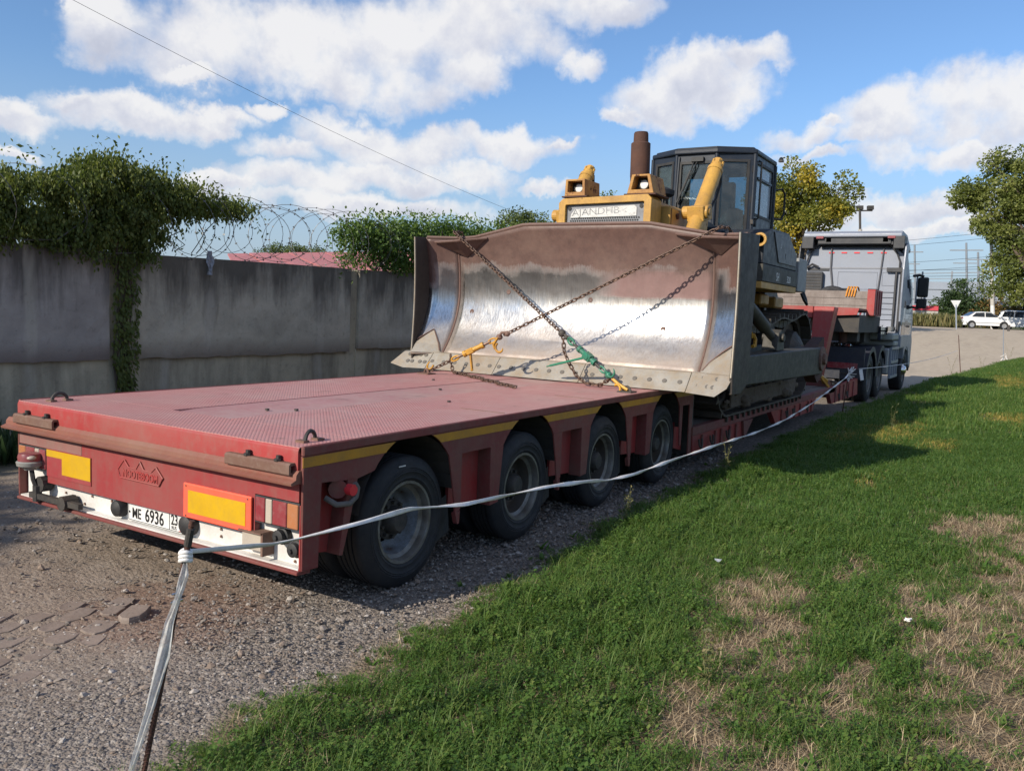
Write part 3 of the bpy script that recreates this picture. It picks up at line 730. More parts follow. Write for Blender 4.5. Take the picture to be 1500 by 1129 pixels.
FM_B = fence_material('fence_concrete_grey', (.55,.495,.39), (.36,.325,.26), False)
FM_L = fence_material('fence_concrete_lower', (.56,.495,.36), (.42,.37,.27), True)
def slab(name, m, parent, x0, x1, z0, z1, zt0, zt1, y0, y1, nx=26, nz=8, amp=.006, chip=.012):
    """uneven cast slab: front face relief, broken lower and upper edge"""
    mb = MB(); rows = []
    top = lambda s: zt0+(zt1-zt0)*s
    for j in range(nz+1):
        row = []
        for i in range(nx+1):
            s = i/nx; x = x0+(x1-x0)*s; k = j/nz
            zb = z0+(chip*rnd.uniform(-1, 1) if (j == 0 and 0 < i < nx) else 0); zt = top(s)+(chip*.6*rnd.uniform(-1, .6) if j == nz else 0)
            row.append((x, y0+amp*rnd.uniform(-1, 1)*(0 < j < nz), zb+(zt-zb)*k))
        rows.append(row)
    mb.grid(rows)
    back = [[(x, y1, z) for x, y, z in (rows[0][0], rows[0][-1])], [(x, y1, z) for x, y, z in (rows[-1][0], rows[-1][-1])]]
    nb = len(mb.v); B = [back[0][0], back[0][1], back[1][0], back[1][1]]; mb.v += B
    W_ = nx+1; f = []
    f.append((nb, nb+2, nb+3, nb+1))
    f.append(tuple(range(0, W_))[::-1]+(nb, nb+1)); f.append(tuple(range(nz*W_, nz*W_+W_))+(nb+3, nb+2))
    f.append(tuple(j*W_ for j in range(nz+1))+(nb+2, nb)); f.append(tuple(j*W_+nx for j in range(nz, -1, -1))+(nb+1, nb+3))
    mb.f += f; mb.m += [0]*len(f)
    o = mb.build(name, m, parent, fix=False)
    return o
def build_fence():
    t = thing('concrete_fence', (3.0, FENCE_Y, 0), 'soot-streaked grey concrete slab fence behind the red trailer', 'fence')
    xs = [-13.1, -9.1, -5.1, -1.05, 2.97, 6.98, 11.0, 15.0, 19.0, 23.0, 27.0]
    for i in range(len(xs)-1):
        x0, x1 = xs[i]+.10, xs[i+1]-.10
        f = lambda x: 2.13+.012*max(0, x-3)+hz(x)
        up = slab('upper_slab', FM_A if i <= 3 else FM_B, t, x0, x1, .895+.012*max(0, x0-3), 0, f(x0), f(x1), FENCE_Y+rnd.uniform(-.015,.015), FENCE_Y+.16)
        slab('lower_slab', FM_L, t, x0, x1, -.1, 0, .905+.012*max(0, x0-3), .905+.012*max(0, x1-3), FENCE_Y+.04, FENCE_Y+.17, amp=.004)
        slab('fence_post', FM_L, t, xs[i]-.13, xs[i]+.13, -.1, 0, f(xs[i])-.03, f(xs[i])-.03, FENCE_Y+.05, FENCE_Y+.22, nx=2)
build_fence()

# ---- razor wire coils
WIRE = mat('galvanised_wire', (.17,.17,.17), (.12,.11,.10), 10, .5, metal=.5)
def build_razor():
    def coil(x0, x1, loops, r, zc, ph, lab):
        mb = MB(); pts = []; n = int(loops*28)
        for i in range(n+1):
            s = i/n; a = ph + s*loops*2*PI
            rr = r*(1+.07*math.sin(s*9+ph)+.05*math.sin(s*23))
            x = x0+(x1-x0)*s - .30*math.cos(a) + .06*math.sin(a*.5)
            pts.append((x, FENCE_Y+.1+rr*.95*math.cos(a), zc(x)+rr*math.sin(a)))
        mb.tube(pts, .0037, 4)
        for i in range(0, n-1, 2):
            p, q = Vector(pts[i]), Vector(pts[i+1]); d = (q-p).normalized(); u, v = MB.frame(d)
            a = rnd.uniform(0, PI); w = u*math.cos(a)+v*math.sin(a)
            mb.add([p-w*.016-d*.008, p-w*.016+d*.008, p+w*.016+d*.008, p+w*.016-d*.008], [(0,1,2,3)])
        o = mb.build('razor_wire', WIRE, None, fix=False); tag(o, lab, 'razor wire')
    zt = lambda x: 2.55+.012*max(0, x-3)
    coil(3.5, 7.3, 9, .43, zt, .3, 'open coils of razor wire on the fence between the two vines')
    coil(3.9, 7.6, 7, .36, zt, 2.2, 'second thinner run of razor wire interlaced with the coils between the two vines')
    coil(1.0, 3.7, 3, .42, zt, 1.1, 'razor wire coils tangled inside the large left vine')
    coil(7.2, 11, 5, .36, zt, 2.0, 'razor wire coils buried in the vine beside the blade')
    mb = MB()
    mb.tube([(0.5, 5.93, 2.20),(1.9, 5.9, 2.17),(2.2,5.88,2.2),(2.5,5.9,2.42),(2.66,5.95,2.62)], .008, 5)
    mb.tube([(2.2,5.9,2.16),(2.8,5.9,2.10),(3.3,5.9,2.15),(3.55,5.92,2.3)], .007, 5)
    o = mb.build('loose_cable', WIRE, None); tag(o, 'pale cable sagging along the fence top under the left vine', 'cable')
    # torn scrap of plastic snagged in the wire
    g = []
    for j in range(7):
        g.append([(4.16+.022*i+.012*math.sin(j*1.7+i), 5.93+.02*math.sin(i*2+j), 2.24-.05*j) for i in range(5)])
    o = MB().grid(g).build('plastic_scrap', mat('pale_plastic_film', (.34,.36,.40), (.26,.27,.30), 20, .4), None, fix=False); tag(o, 'torn pale plastic film snagged at the fence top', 'plastic scrap')
build_razor()

# ================================================================== FOLIAGE
def in_poly(px, pz, poly):
    ins = np.zeros(len(px), bool); n = len(poly)
    for i in range(n):
        x0, z0 = poly[i]; x1, z1 = poly[(i+1) % n]
        c = ((z0 > pz) != (z1 > pz)) & (px < (x1-x0)*(pz-z0)/((z1-z0) if z1 != z0 else 1e-9)+x0); ins ^= c
    return ins
def leaves(name, P, L, Wd, D, N_, tint, material, parent=None):
    """P leaf bases, L lengths, Wd widths, D directions, N_ side vectors: folded four-corner leaves"""
    D = D/np.linalg.norm(D, axis=1)[:, None]
    S = np.cross(D, N_); S /= np.linalg.norm(S, axis=1)[:, None]+1e-9
    up = np.cross(S, D)
    L = L[:, None]; Wd = Wd[:, None]
    a = P; b = P+D*L*.45+S*Wd*.5+up*Wd*.12; c = P+D*L; d = P+D*L*.45-S*Wd*.5+up*Wd*.12
    V = np.stack([a, b, c, d], 1).reshape(-1, 3); n = len(P)
    if parent is not None: V = V-np.array(wloc(parent))
    i = np.arange(n)*4
    F = np.concatenate([np.stack([i, i+1, i+2], -1), np.stack([i, i+2, i+3], -1)])
    me = leaf_mesh(name, V, F, np.concatenate([tint, tint]), material)
    o = bpy.data.objects.new(name, me); COL.objects.link(o); o.parent = parent
    return o
def rv(n): 
    v = rng.normal(size=(n, 3)); return v/np.linalg.norm(v, axis=1)[:, None]
VINE = leafmat('vine_leaf', (.060,.085,.020), (.125,.155,.036), (.28,.28,.08), .40)
VINE2 = leafmat('vine_leaf_bright', (.045,.085,.018), (.09,.155,.030), (.19,.26,.06), .35)
WOOD = mat('bark', (.12,.09,.065), (.075,.058,.045), 8, .9, bump=.01, bscale=20)
def vine_fill(poly, holes, yc, thick, dens, L0, L1, nsub, jag):
    xs = [p[0] for p in poly]; zs = [p[1] for p in poly]; x0, x1, z0, z1 = min(xs), max(xs), min(zs), max(zs)
    n = int(dens*(x1-x0)*(z1-z0)); x = x0+(x1-x0)*jit(n); z = z0+(z1-z0)*jit(n)
    # leaves hang on sprays; each spray has a head and leaves below it
    jx = x+jag*rng.normal(size=n)*.5; jz = z+jag*rng.normal(size=n)*.5
    m = in_poly(jx, jz, poly)
    for h in holes: m &= ~in_poly(jx, jz, h)
    x, z = x[m], z[m]; n = len(x)
    # clearings
    hole = np.sin(x*5.3+1)*np.sin(z*7.1+2)+.5*np.sin(x*13+z*9)
    k = jit(n) > np.clip((hole-.45)*1.7, 0, .93); x, z = x[k], z[k]; n = len(x)
    y = yc+thick*np.clip(rng.normal(size=n)*.45, -1, 1)
    bt = jit(n)
    P = np.repeat(np.stack([x, y, z], -1), nsub, 0); N = len(P)
    s = np.tile(np.linspace(0, 1, nsub), n)
    ang = np.repeat(jit(n)*2*PI, nsub); out = .035*s
    P = P+np.stack([np.cos(ang)*out, np.sin(ang)*out, -s*.11*np.repeat(.6+.8*jit(n), nsub)], -1)+rng.normal(size=(N, 3))*.012
    D = rv(N)*.55+np.array([0, 0, -1.0]); Lh = L0+(L1-L0)*jit(N)
    tint = np.clip(np.repeat(bt, nsub)*.6+.25*jit(N)+.15*(np.sin(P[:, 0]*6)*np.sin(P[:, 2]*8)), 0, 1)
    return P, Lh, Lh*(.40+.25*jit(N)), D, rv(N), tint
def build_vines():
    poly = [(-.2,2.70),(.6,2.78),(1.33,2.80),(1.71,2.92),(1.85,3.02),(2.08,2.95),(2.35,2.96),(2.60,3.16),(2.87,3.30),(3.08,3.20),(3.38,3.19),(3.71,3.08),(4.05,3.07),(4.40,3.00),(4.80,2.94),(4.95,2.87),(4.72,2.79),(4.50,2.84),(4.30,2.76),(4.08,2.80),(3.86,2.66),(3.72,2.58),(3.64,2.42),(3.52,2.34),(3.42,2.16),(3.25,2.02),(2.82,2.1),(2.12,2.17),(1.6,2.14),(.5,2.12),(-.2,2.1)]
    hole = [[(1.93,2.67),(2.06,2.80),(2.27,2.74),(2.24,2.60),(2.0,2.56)], [(1.4,2.5),(1.6,2.62),(1.62,2.42)]]
    t = thing('climbing_vine', (3.1, FENCE_Y, 0), 'large dark green vine heaped over the left end of the fence', 'vine')
    a = vine_fill(poly, hole, FENCE_Y+.12, .42, 4600, .026, .066, 5, .06)
    # sprigs that break the outline
    tips = []
    for x, z in [(1.8,3.1),(2.6,3.2),(2.85,3.33),(2.95,3.36),(3.0,3.3),(3.25,3.3),(3.45,3.27),(3.7,3.2),(3.85,3.26),(3.95,3.19),(4.1,3.12),(4.4,3.08),(2.2,3.1),(2.0,3.1),(1.5,3.0),(4.85,2.92),(4.6,2.70),(4.35,2.62),(4.3,2.5),(4.28,2.42),(3.98,2.48),(5.12,2.75),(5.16,2.6),(3.75,2.3)]:
        for k in range(9): tips.append((x+rnd.gauss(0,.05), FENCE_Y+.1+rnd.gauss(0,.12), z+rnd.gauss(0,.05)))
    tp = np.array(tips); n = len(tp)
    b = (tp, .04+.03*jit(n), .022+.012*jit(n), rv(n)+np.array([.3, 0, -.4]), rv(n), jit(n)*.8)
    # the stem column running down the joint of the slabs
    n = 1100; z = 2.15*jit(n); P = np.stack([3.05+.095*np.clip(rng.normal(size=n), -1.6, 1.6)*(1-.25*(z < .8)), FENCE_Y-.03-.05*jit(n), z], -1)
    c = (P, .04+.05*jit(n), .02+.022*jit(n), rv(n)*.6+np.array([0, -.3, -1]), rv(n)*.4+np.array([0, 1, 0]), .15+.5*jit(n))
    A = [np.concatenate([u, v, w]) for u, v, w in zip(a, b, c)]
    leaves('foliage', *A, VINE, t)
    mb = MB()
    for k in range(7):
        x = 3.0+.03*k-.06; pts = [(x+.03*math.sin(z*5+k), FENCE_Y-.02-.015*k%2*.01, z) for z in np.linspace(0, 2.25, 12)]
        mb.tube(pts, .009+.004*(k % 3), 5)
    for k in range(16):
        x = rnd.uniform(.6, 4.3); pts = [Vector((x, FENCE_Y+.1, 2.2))]
        for j in range(5): pts.append(pts[-1]+Vector((rnd.uniform(-.15,.2), rnd.uniform(-.1,.12), rnd.uniform(.02,.2))))
        mb.tube(pts, .007, 4)
    mb.build('stem', WOOD, t)['kind'] = 'stuff'
    poly2 = [(6.72,2.82),(6.9,2.95),(7.45,3.02),(8.4,3.10),(9.57,3.22),(10.45,3.22),(12.0,3.25),(12.0,2.4),(8.6,2.27),(8.0,2.27),(7.73,2.27),(7.55,2.40),(7.28,2.50),(7.2,2.3),(7.02,2.3),(7.0,2.5),(6.85,2.65)]
    t = thing('climbing_vine', (8.5, FENCE_Y, 0), 'bright green vine topping the fence just left of the dozer blade', 'vine')
    a = vine_fill(poly2, [[(7.3,2.42),(7.45,2.55),(7.6,2.45),(7.5,2.3)]], FENCE_Y+.12, .40, 2300, .045, .085, 3, .04)
    D = a[3]; D = D+np.array([0, 0, .55]); a = (a[0], a[1], a[1]*.5, D, a[4], a[5])
    n = 500; x = 6.9+4.6*jit(n); zt = np.interp(x, [6.9, 8.4, 10, 12], [2.98, 3.12, 3.24, 3.27])
    b = (np.stack([x, FENCE_Y+.1+.2*rng.normal(size=n), zt+.05*rng.normal(size=n)+.03], -1), .05+.04*jit(n), .025+.02*jit(n), rv(n)+np.array([0,0,.6]), rv(n), .4+.6*jit(n))
    n = 160; x = 6.55+.35*jit(n)
    c = (np.stack([x, FENCE_Y+.1*rng.normal(size=n), 2.45+.2*rng.normal(size=n)], -1), .04+.03*jit(n), .02+.02*jit(n), rv(n), rv(n), .3+.6*jit(n))
    leaves('foliage', *[np.concatenate([u, v, w]) for u, v, w in zip(a, b, c)], VINE2, t)
    mb = MB()
    for k in range(14):
        x = rnd.uniform(7.2, 10.5); pts = [Vector((x, FENCE_Y+.1, 2.2))]
        for j in range(5): pts.append(pts[-1]+Vector((rnd.uniform(-.15,.15), rnd.uniform(-.1,.1), rnd.uniform(.05,.2))))
        mb.tube(pts, .009, 4)
    mb.build('stem', WOOD, t)['kind'] = 'stuff'
build_vines()

def tree(base, blobs, nclu, nleaf, L, material, label, trunk_r=.2, k=1.0, tint=lambda P: 0.0, lean=(0,0), tname='tree', density=1.0, crown_pull=.5, group=None, limbs=1.0):
    """tapered trunk, limbs to clusters, leaf clusters spread through the crown ellipsoids"""
    if k != 1.0:      # authored nearer; moved out along the sight line at the same apparent size
        px, py, pz = CAM['pos']; q = lambda x, y, z: (px+(x-px)*k, py+(y-py)*k, pz+(z-pz)*k)
        base = q(*base); base = (base[0], base[1], hz(base[0])); blobs = [(*q(*b[:3]), b[3]*k, b[4]*k, b[5]*k) for b in blobs]; L = L*k; trunk_r *= k
    base = Vector(base); t = thing(tname, base, label, 'tree' if tname != 'bush' else 'bush', group)
    up = PLUMB
    W_ = np.array([b[3]*b[4]*b[5] for b in blobs]); W_ = W_/W_.sum()
    C = []
    for i, b in enumerate(blobs):
        k = max(3, int(nclu*W_[i]))
        d = rv(k); r = jit(k)**.45
        C.append(np.array(b[:3])+d*r[:, None]*np.array(b[3:6]))
    C = np.concatenate(C)
    cr = L*rng.uniform(2.2, 5.0, len(C))
    n = int(nleaf*1.7); ci = rng.integers(0, len(C), n)
    d = rv(n); r = cr[ci]*(.35+.75*jit(n)**.6)
    P = C[ci]+d*r[:, None]*np.array([1, 1, .8])
    ctint = jit(len(C))
    tn = np.clip(.55*ctint[ci]+.3*jit(n)+tint(P), 0, 1)
    Ls = L*(.6+.7*jit(n))
    leaves('crown', P, Ls, Ls*.72, d*.5+rv(n)+np.array([0, 0, -.25]), rv(n), tn, material, t)
    mb = MB(); top = Vector(np.mean(C, 0)); top = base+(top-base)*1.0
    segs = 7; pts = [base-up*.3]; 
    for i in range(1, segs+1):
        s = i/segs; pts.append(base.lerp(top, s)+Vector((rnd.uniform(-1,1), rnd.uniform(-1,1), 0))*trunk_r*.5)
    mb.tube(pts, [trunk_r*(1-.8*i/segs) for i in range(segs+1)], 9)
    order = rng.permutation(len(C))[:int(min(len(C), 34)*limbs)]
    for i in order:
        e = Vector(C[i]); s = rnd.uniform(.35, .95); st = base.lerp(top, s)
        if e.z < st.z: st = base.lerp(top, max(.2, (e.z-base.z)/(top.z-base.z+1e-3)*.7))
        mid = st.lerp(e, .5)+Vector((rnd.uniform(-1,1), rnd.uniform(-1,1), rnd.uniform(.0,1)))*(e-st).length*.12
        mb.tube([st, mid, e], [trunk_r*.34*(1.1-s*.6), trunk_r*.2*(1.1-s*.6), trunk_r*.05], 6)
    mb.build('trunk', WOOD, t, smooth=60)
    return t
POPLAR = leafmat('poplar_leaf', (.075,.100,.024), (.165,.195,.050), (.31,.31,.09), .38)
AUTUMN = leafmat('turning_leaf', (.065,.085,.014), (.17,.18,.028), (.44,.33,.04), .35)
BUSHG = leafmat('bush_leaf', (.022,.045,.015), (.045,.078,.022), (.10,.125,.04), .2)
BUSHO = leafmat('bush_leaf_orange', (.08,.07,.02), (.19,.12,.035), (.30,.16,.05), .2)
WILLOW = leafmat('shrub_leaf', (.05,.075,.02), (.10,.135,.035), (.17,.20,.06), .25)
def build_trees():
    b = lambda y, z, ry, rz, x=0, rx=None: (x, y, z, rx or ry, ry, rz)
    # turning tree behind the dozer cab
    X = 48
    tree((X, 8.3, hz(X)), [(X,9.3,9.3,2.0,1.5,1.7),(X-1,9.9,7.4,1.6,1.2,1.5),(X+.5,7.2,9.0,1.7,1.3,1.1),(X-.5,8.2,8.0,1.8,1.5,1.2),(X-1.2,7.6,7.2,1.3,1.0,.7),(X,9.6,6.3,1.3,1.5,.6),(X+1,11.3,9,1.6,1.2,1.6),(X-.6,6.7,8.2,.8,.6,.8)],
         95, 9500, .17, AUTUMN, 'broad tree turning yellow behind the dozer cab', .34, tint=lambda P: .42*np.clip(np.sin(P[:,1]*1.9+1)*np.sin(P[:,2]*1.7+.3), 0, 1)+.55*np.clip((7.0-P[:,2])/.7, 0, 1)*np.clip((P[:,1]-7.6), 0, 1))
    # poplar at the right edge
    X = 62
    tree((X-1.5, -3.15, hz(X)), [(X,-1.2,11.2,2.2,2.0,2.3),(X,1.2,10.3,1.4,1.5,1.0),(X-1,-3.2,10.8,2.2,2.2,3.2),(X,-.6,8.4,1.6,1.6,1.4),(X,-1.7,6.2,1.7,1.55,1.5),(X-1,-2.2,4.2,1.6,1.5,.9),(X,.7,8.5,1.1,.7,.8),(X,1.7,10.6,.6,.6,.4),(X,-.9,7.4,1.3,1.2,.9),(X-.5,-2.6,7.4,1.4,1.3,1.5),(X,-1.0,5.2,1.2,1.1,1.0),(X,-2.6,5.4,1.2,1.2,1.3),(X,-.2,9.6,1.4,1.4,1.0),(X,-4.6,12,2.2,2.0,2.2)],
         190, 26000, .19, POPLAR, 'tall green poplar with pale trunk at the right edge beside the white cars', .46, k=1.30)
    X = 41
    tree((X, 17.0, .7), [(X,17.2,7.6,1.0,.95,.7),(X,16.6,7.2,.8,.8,.8),(X,18.2,7.3,.9,.9,.9)], 22, 1900, .13, WILLOW, 'small grey-green tree crown seen between the dozer headlight and exhaust', .12)
    X = 45
    tree((X, 26.0, .7), [(X,26.9,7.7,1.1,.8,.65),(X,25.5,7.4,1.1,1.0,.7),(X,24.3,7.2,1.0,.9,.45),(X,26.0,6.9,1.2,2.0,.5)], 34, 2600, .14, WILLOW, 'grey-green tree crown rising behind the left part of the blade top', .15)
    X = 56
    tree((X, 60.5, 1.2), [(X,60.6,6.2,1.3,1.1,.75),(X,61.9,5.9,1,.8,.4)], 18, 1300, .18, WILLOW, 'small distant tree top over the red roof, left one of two', .15, group=None)
    tree((X, 57.5, 1.2), [(X,58.0,6.2,1.3,1.0,.55),(X,56.3,6.1,1.2,1.1,.45),(X,54.9,6.0,1,.9,.3)], 24, 1500, .18, WILLOW, 'wider distant tree top over the red roof, right one of two', .15)
    # bushes beyond the yard
    X = 76
    tree((X, 2.6, 1.75), [(X,3.2,3.2,1.5,1.2,1.5),(X,2.2,4.0,1.4,1.0,1.6),(X,1.5,3.4,1.4,1.1,1.6),(X,2.6,2.4,1.6,1.7,1.0)], 70, 6000, .17, BUSHG, 'dark green bush between the red-topped wall and the white sedan', .1, k=1.28, tname='bush')
    tree((X, -.1, 1.75), [(X,.3,3.2,1.4,1.0,1.4),(X,-.9,2.8,1.4,1.1,1.2),(X,.6,2.4,1.4,1.2,.9)], 45, 3600, .17, BUSHO, 'brownish turning bush behind the white sedan', .1, k=1.28, tname='bush')
    tree((X+1, -2.6, 1.8), [(X,-2.2,3.2,1.4,1.5,1.5),(X,-4.2,3.0,1.5,1.5,1.6),(X,-6.5,3.2,1.5,1.5,1.6)], 60, 4800, .18, BUSHG, 'low green bush under the poplar behind the white cars', .1, k=1.28, tname='bush')
    # a tree off to the left whose shade falls on the track (beyond the fence, outside the frame)
    tree((-9.6, 7.6, 0), [(-9.5,7.2,4.6,1.6,1.5,1.4),(-8.3,7.0,3.9,1.2,1.2,.9),(-11.2,7.0,5.2,2.0,1.7,1.6),(-13,7.2,5.0,2.0,1.7,1.6),(-7.0,6.9,3.4,.8,1.0,.6)], 90, 9000, .2, VINE2, 'leafy tree over the fence beyond the left of the picture', .2)
    # weeds strip at the yard's far edge and at the fence foot
def weeds(name, n, xr, yr, h, material, label, spread=.1):
    x = xr[0]+(xr[1]-xr[0])*jit(n); y = yr[0]+(yr[1]-yr[0])*jit(n)
    z = gz_at(x, y); k = 9
    P = np.repeat(np.stack([x, y, z], -1), k, 0)+np.concatenate([rng.normal(size=(n*k, 2))*spread, np.zeros((n*k, 1))], 1)
    hh = np.repeat(h*(.5+.7*jit(n)), k)*(.4+.6*jit(n*k))
    P[:, 2] += 0
    D = rv(n*k)*.35+np.array([0, 0, 1.0])
    o = leaves(name, P, hh, hh*.16, D, rv(n*k), jit(n*k), material); tag(o, label, 'weeds', kind='stuff'); return o
build_trees()
DRYW = leafmat('dry_weed', (.06,.07,.025), (.13,.125,.045), (.24,.20,.09), .2)
weeds('roadside_weeds', 1300, (84, 104), (2.4, 12), .8, DRYW, 'dry roadside weeds along the far edge of the yard', .25)
weeds('roadside_weeds', 2200, (74.5, 78.5), (2.6, 12), 1.15, DRYW, 'tall dry scrub in front of the red-topped wall', .3)
weeds('fence_foot_weeds', 700, (-1.5, 4.5), (4.9, 5.9), .35, BUSHG, 'dark weeds growing at the foot of the fence', .1)

def tall_weed(x, y, h, lab, seed, leafy=True):
    z = float(gz_at(np.array([x]), np.array([y]))[0]); r = random.Random(seed)
    mb = MB(); P = []; D = []; L_ = []
    for s in range(3 if leafy else 1):
        a = r.uniform(0, 2*PI); pts = []
        for k in range(6):
            u = k/5; pts.append(Vector((x+.02*s+math.cos(a)*.12*u*u*h*3*(.3 if not leafy else 1)*.5, y+math.sin(a)*.1*u*u*h*2, z+h*u*(1-.12*s))))
        mb.tube(pts, [.0022*(1.2-k/6) for k in range(6)], 4)
        for k in range(26 if leafy else 12):
            u = r.uniform(.12 if leafy else .55, 1); q = pts[0].lerp(pts[-1], u)
            P.append(tuple(q+Vector((r.gauss(0,.012), r.gauss(0,.012), 0)))); D.append((r.uniform(-1,1), r.uniform(-1,1), r.uniform(0,1))); L_.append(r.uniform(.015,.035) if leafy else r.uniform(.008,.016))
    st = mb.build('weed_plant', mat('weed_stem_%d' % seed, (.16,.17,.06), (.12,.13,.05), 5, .8), None); tag(st, lab, 'weed')
    n = len(P); o = leaves('leaf_spray', np.array(P), np.array(L_), np.array(L_)*.45, np.array(D), rv(n), jit(n), DRYW, None); o.parent = st; o['kind'] = 'stuff'; return st
tall_weed(5.6, -.42, .42, 'bushy weed stem on the verge edge beside the fourth trailer wheel', 1)
tall_weed(3.05, -.42, .30, 'small leafy weed at the gravel edge beside the second and third trailer wheels', 2)
tall_weed(6.55, -1.02, .55, 'single thin dry stalk standing on the verge by the dozer shadow', 3, False)
tall_weed(9.4, -.85, .35, 'low branching weed above the yellow grass patch', 4)
tall_weed(11.0, -1.3, .45, 'tall branching weed on the verge right of the tape end', 5)
tall_weed(27.5, -.9, .7, 'dry weed standing against the dusty yard near the truck', 6)
tall_weed(30.5, -1.6, .6, 'dry weed at the yard edge left of the yield sign foot', 7)
tall_weed(35.5, -2.3, .8, 'dry weed tuft beside the far stake', 8)
tall_weed(.6, -1.9, .3, 'feathery fern-like weed in the near verge foreground', 9)

# ================================================================== BACKGROUND THINGS
ROOFR = mat('roof_red', (.52,.17,.16), (.42,.13,.125), 1.2, .6, dirt=(.35,.2,.17), dirt_amt=.4)
WALLC = mat('wall_cream', (.42,.40,.36), (.36,.34,.31), 1, .9)
def build_roof_house():
    t = thing('red_roofed_shed', (17, 17, 0), 'low shed with a red sheet roof beyond the fence', 'shed')
    # pitched roof: low eave towards the fence, ridge rising away
    e0, e1, r0, r1 = Vector((9.7, 12.0, 2.35)), Vector((30, 12.0, 2.85)), Vector((16.2, 20, 3.05)), Vector((36, 20, 4.75))
    n = 22
    for k in range(n):
        a, b = k/n, (k+1)/n-.0035
        p = [e0.lerp(e1, a), e0.lerp(e1, b), r0.lerp(r1, b), r0.lerp(r1, a)]
        m = MB(); up = Vector((0, 0, .05+.012*(k % 2)))
        m.add([q for q in p]+[q+up for q in p], [(3,2,1,0),(4,5,6,7),(0,1,5,4),(1,2,6,5),(2,3,7,6),(3,0,4,7)])
        m.build('roof_sheet', ROOFR, t)
    MB().box(11.5, 30, 12.6, 12.8, 0, 2.25).build('wall', WALLC, t)
build_roof_house()
PALE = mat('pale_cladding', (.27,.30,.35), (.24,.27,.32), .5, .8)
GREYP = mat('grey_post', (.22,.24,.27), (.18,.2,.22), 2, .7)
REDW = mat('red_band', (.50,.05,.07), (.42,.05,.06), 1, .7)
def build_far_wall():
    t = thing('industrial_barrier', (108, 6, 2.2), 'pale clad industrial wall with tall grey posts beyond the yard', 'wall')
    z0 = 2.2
    for k in range(9):
        y0 = -10+k*3.1
        MB().box(108, 108.2, y0+.02, y0+3.08, z0, 7.35-.035*(y0+10)*.9).build('wall_panel', PALE, t)
        for zz in (3.6, 4.8, 6.0): MB().box(107.9, 107.99, y0+.02, y0+3.08, zz-.03, zz+.03).build('cladding_rail', GREYP, t)
        MB().box(107.8, 107.95, y0-.09, y0+.09, z0, 8.6-.035*(y0+10)*.9).build('post', GREYP, t)
    MB().bar((107.85, -10, 8.4), (107.85, 18, 7.5), .09, .09).build('top_rail', GREYP, t)
    MB().bar((107.85, -10, 7.75), (107.85, 18, 6.85), .07, .07).build('top_rail', GREYP, t)
    o = thing('red_topped_wall', (79, 6, 1.7), 'low wall with a red band seen right of the truck mirror', 'wall')
    MB().box(79, 79.2, 4.1, 14, 1.6, 3.02).build('wall', WALLC, o); MB().box(78.9, 79.3, 4.1, 14, 3.02, 3.42).build('red_band', REDW, o)
    for (y, x, h, arm, lab) in [(8.6, 105, 11.0, .9, 'distant mast with twin cross arms left of the gantry'), (3.0, 100, 10.8, 1.6, 'tall dark railway mast above the pale wall'), (1.9, 100, 9.8, 1.2, 'shorter railway mast right of the tall one')]:
        base = Vector((x, y, 2.1)); m = thing('railway_mast', base, lab, 'mast')
        top = base+PLUMB*(h-2.1)
        MB().cyl(base, top, .14, .10, 8).build('pole', GREYP, m)
        MB().bar(top-PLUMB*.8+Vector((0,-arm,0)), top-PLUMB*.8+Vector((0,arm,0)), .1, .12).build('cross_arm', GREYP, m)
        MB().bar(top-PLUMB*2.2+Vector((0,-arm*.6,0)), top-PLUMB*2.2+Vector((0,arm*.8,0)), .08, .1).build('cross_arm', GREYP, m)
build_far_wall()
def build_pole_lights():
    b = Vector((66, 8.15, 1.55)); t = thing('floodlight_mast', b, 'floodlight mast with three lamps rising behind the truck roof', 'mast')
    top = b+PLUMB*8.75
    MB().cyl(b, b+PLUMB*7.3, .20, .15, 8).build('concrete_pole', CONC, t); MB().cyl(b+PLUMB*7.3, top, .09, .09, 8).build('steel_top', DARKM, t)
    MB().bar(top+RT*-.95, top+RT*.95, .1, .1).build('cross_bar', DARKM, t)
    for k in (-1, 0, 1):
        c = top+RT*(.8*k)+UP*.22; MB().obox(c, RT*.23, FW*.12, UP*.15).build('floodlight', DARKM, t)
    b = Vector((87, .13, 1.6)); t = thing('utility_pole', b, 'white-footed concrete utility pole behind the white sedan', 'pole')
    MB().cyl(b-PLUMB*.2, b+PLUMB*2.2, .19, .18, 10).build('white_base', WHITE, t); MB().cyl(b+PLUMB*2.2, b+PLUMB*12.2, .178, .12, 10).build('pole', CONC, t)
    # wires
    def wire(name, a, b, sag, lab, r=.012):
        a, b = Vector(a), Vector(b); pts = [a.lerp(b, k/24)-Vector((0, 0, sag*4*(k/24)*(1-k/24))) for k in range(25)]
        o = MB().tube(pts, r, 4).build(name, BLACK, None); tag(o, lab, 'wire'); return o
    wire('overhead_cable', (2.2, 9.0, 6.15), (27, 9.0, 3.75), .55, 'thin black cable crossing the sky above the left vine', .0034)
    wl = Vector((66, -1, 1.5))
    for k, (zz, lb) in enumerate([(9.35, 'uppermost of the overhead wires through the poplar'), (8.95, 'second overhead wire through the poplar'), (7.6, 'third overhead wire, below the upper pair'), (6.95, 'lowest overhead wire right of the truck')]):
        wire('power_line', (60, -12, zz+.4), (75, 13, zz-1.0), .5, lb, .012)
    for k, (z0, z1, lb) in enumerate([(8.55, 7.6, 'contact wire beyond the truck cab, upper one'), (7.9, 6.9, 'contact wire beyond the truck cab, lower one')]):
        wire('contact_wire', (100, -10, z0), (100, 22, z1), .3, lb, .02)
    wire('service_cable', (44, 10.3, 6.7), (46, 6.0, 7.4), .15, 'pale cable passing in front of the yellowing tree', .01)
build_pole_lights()
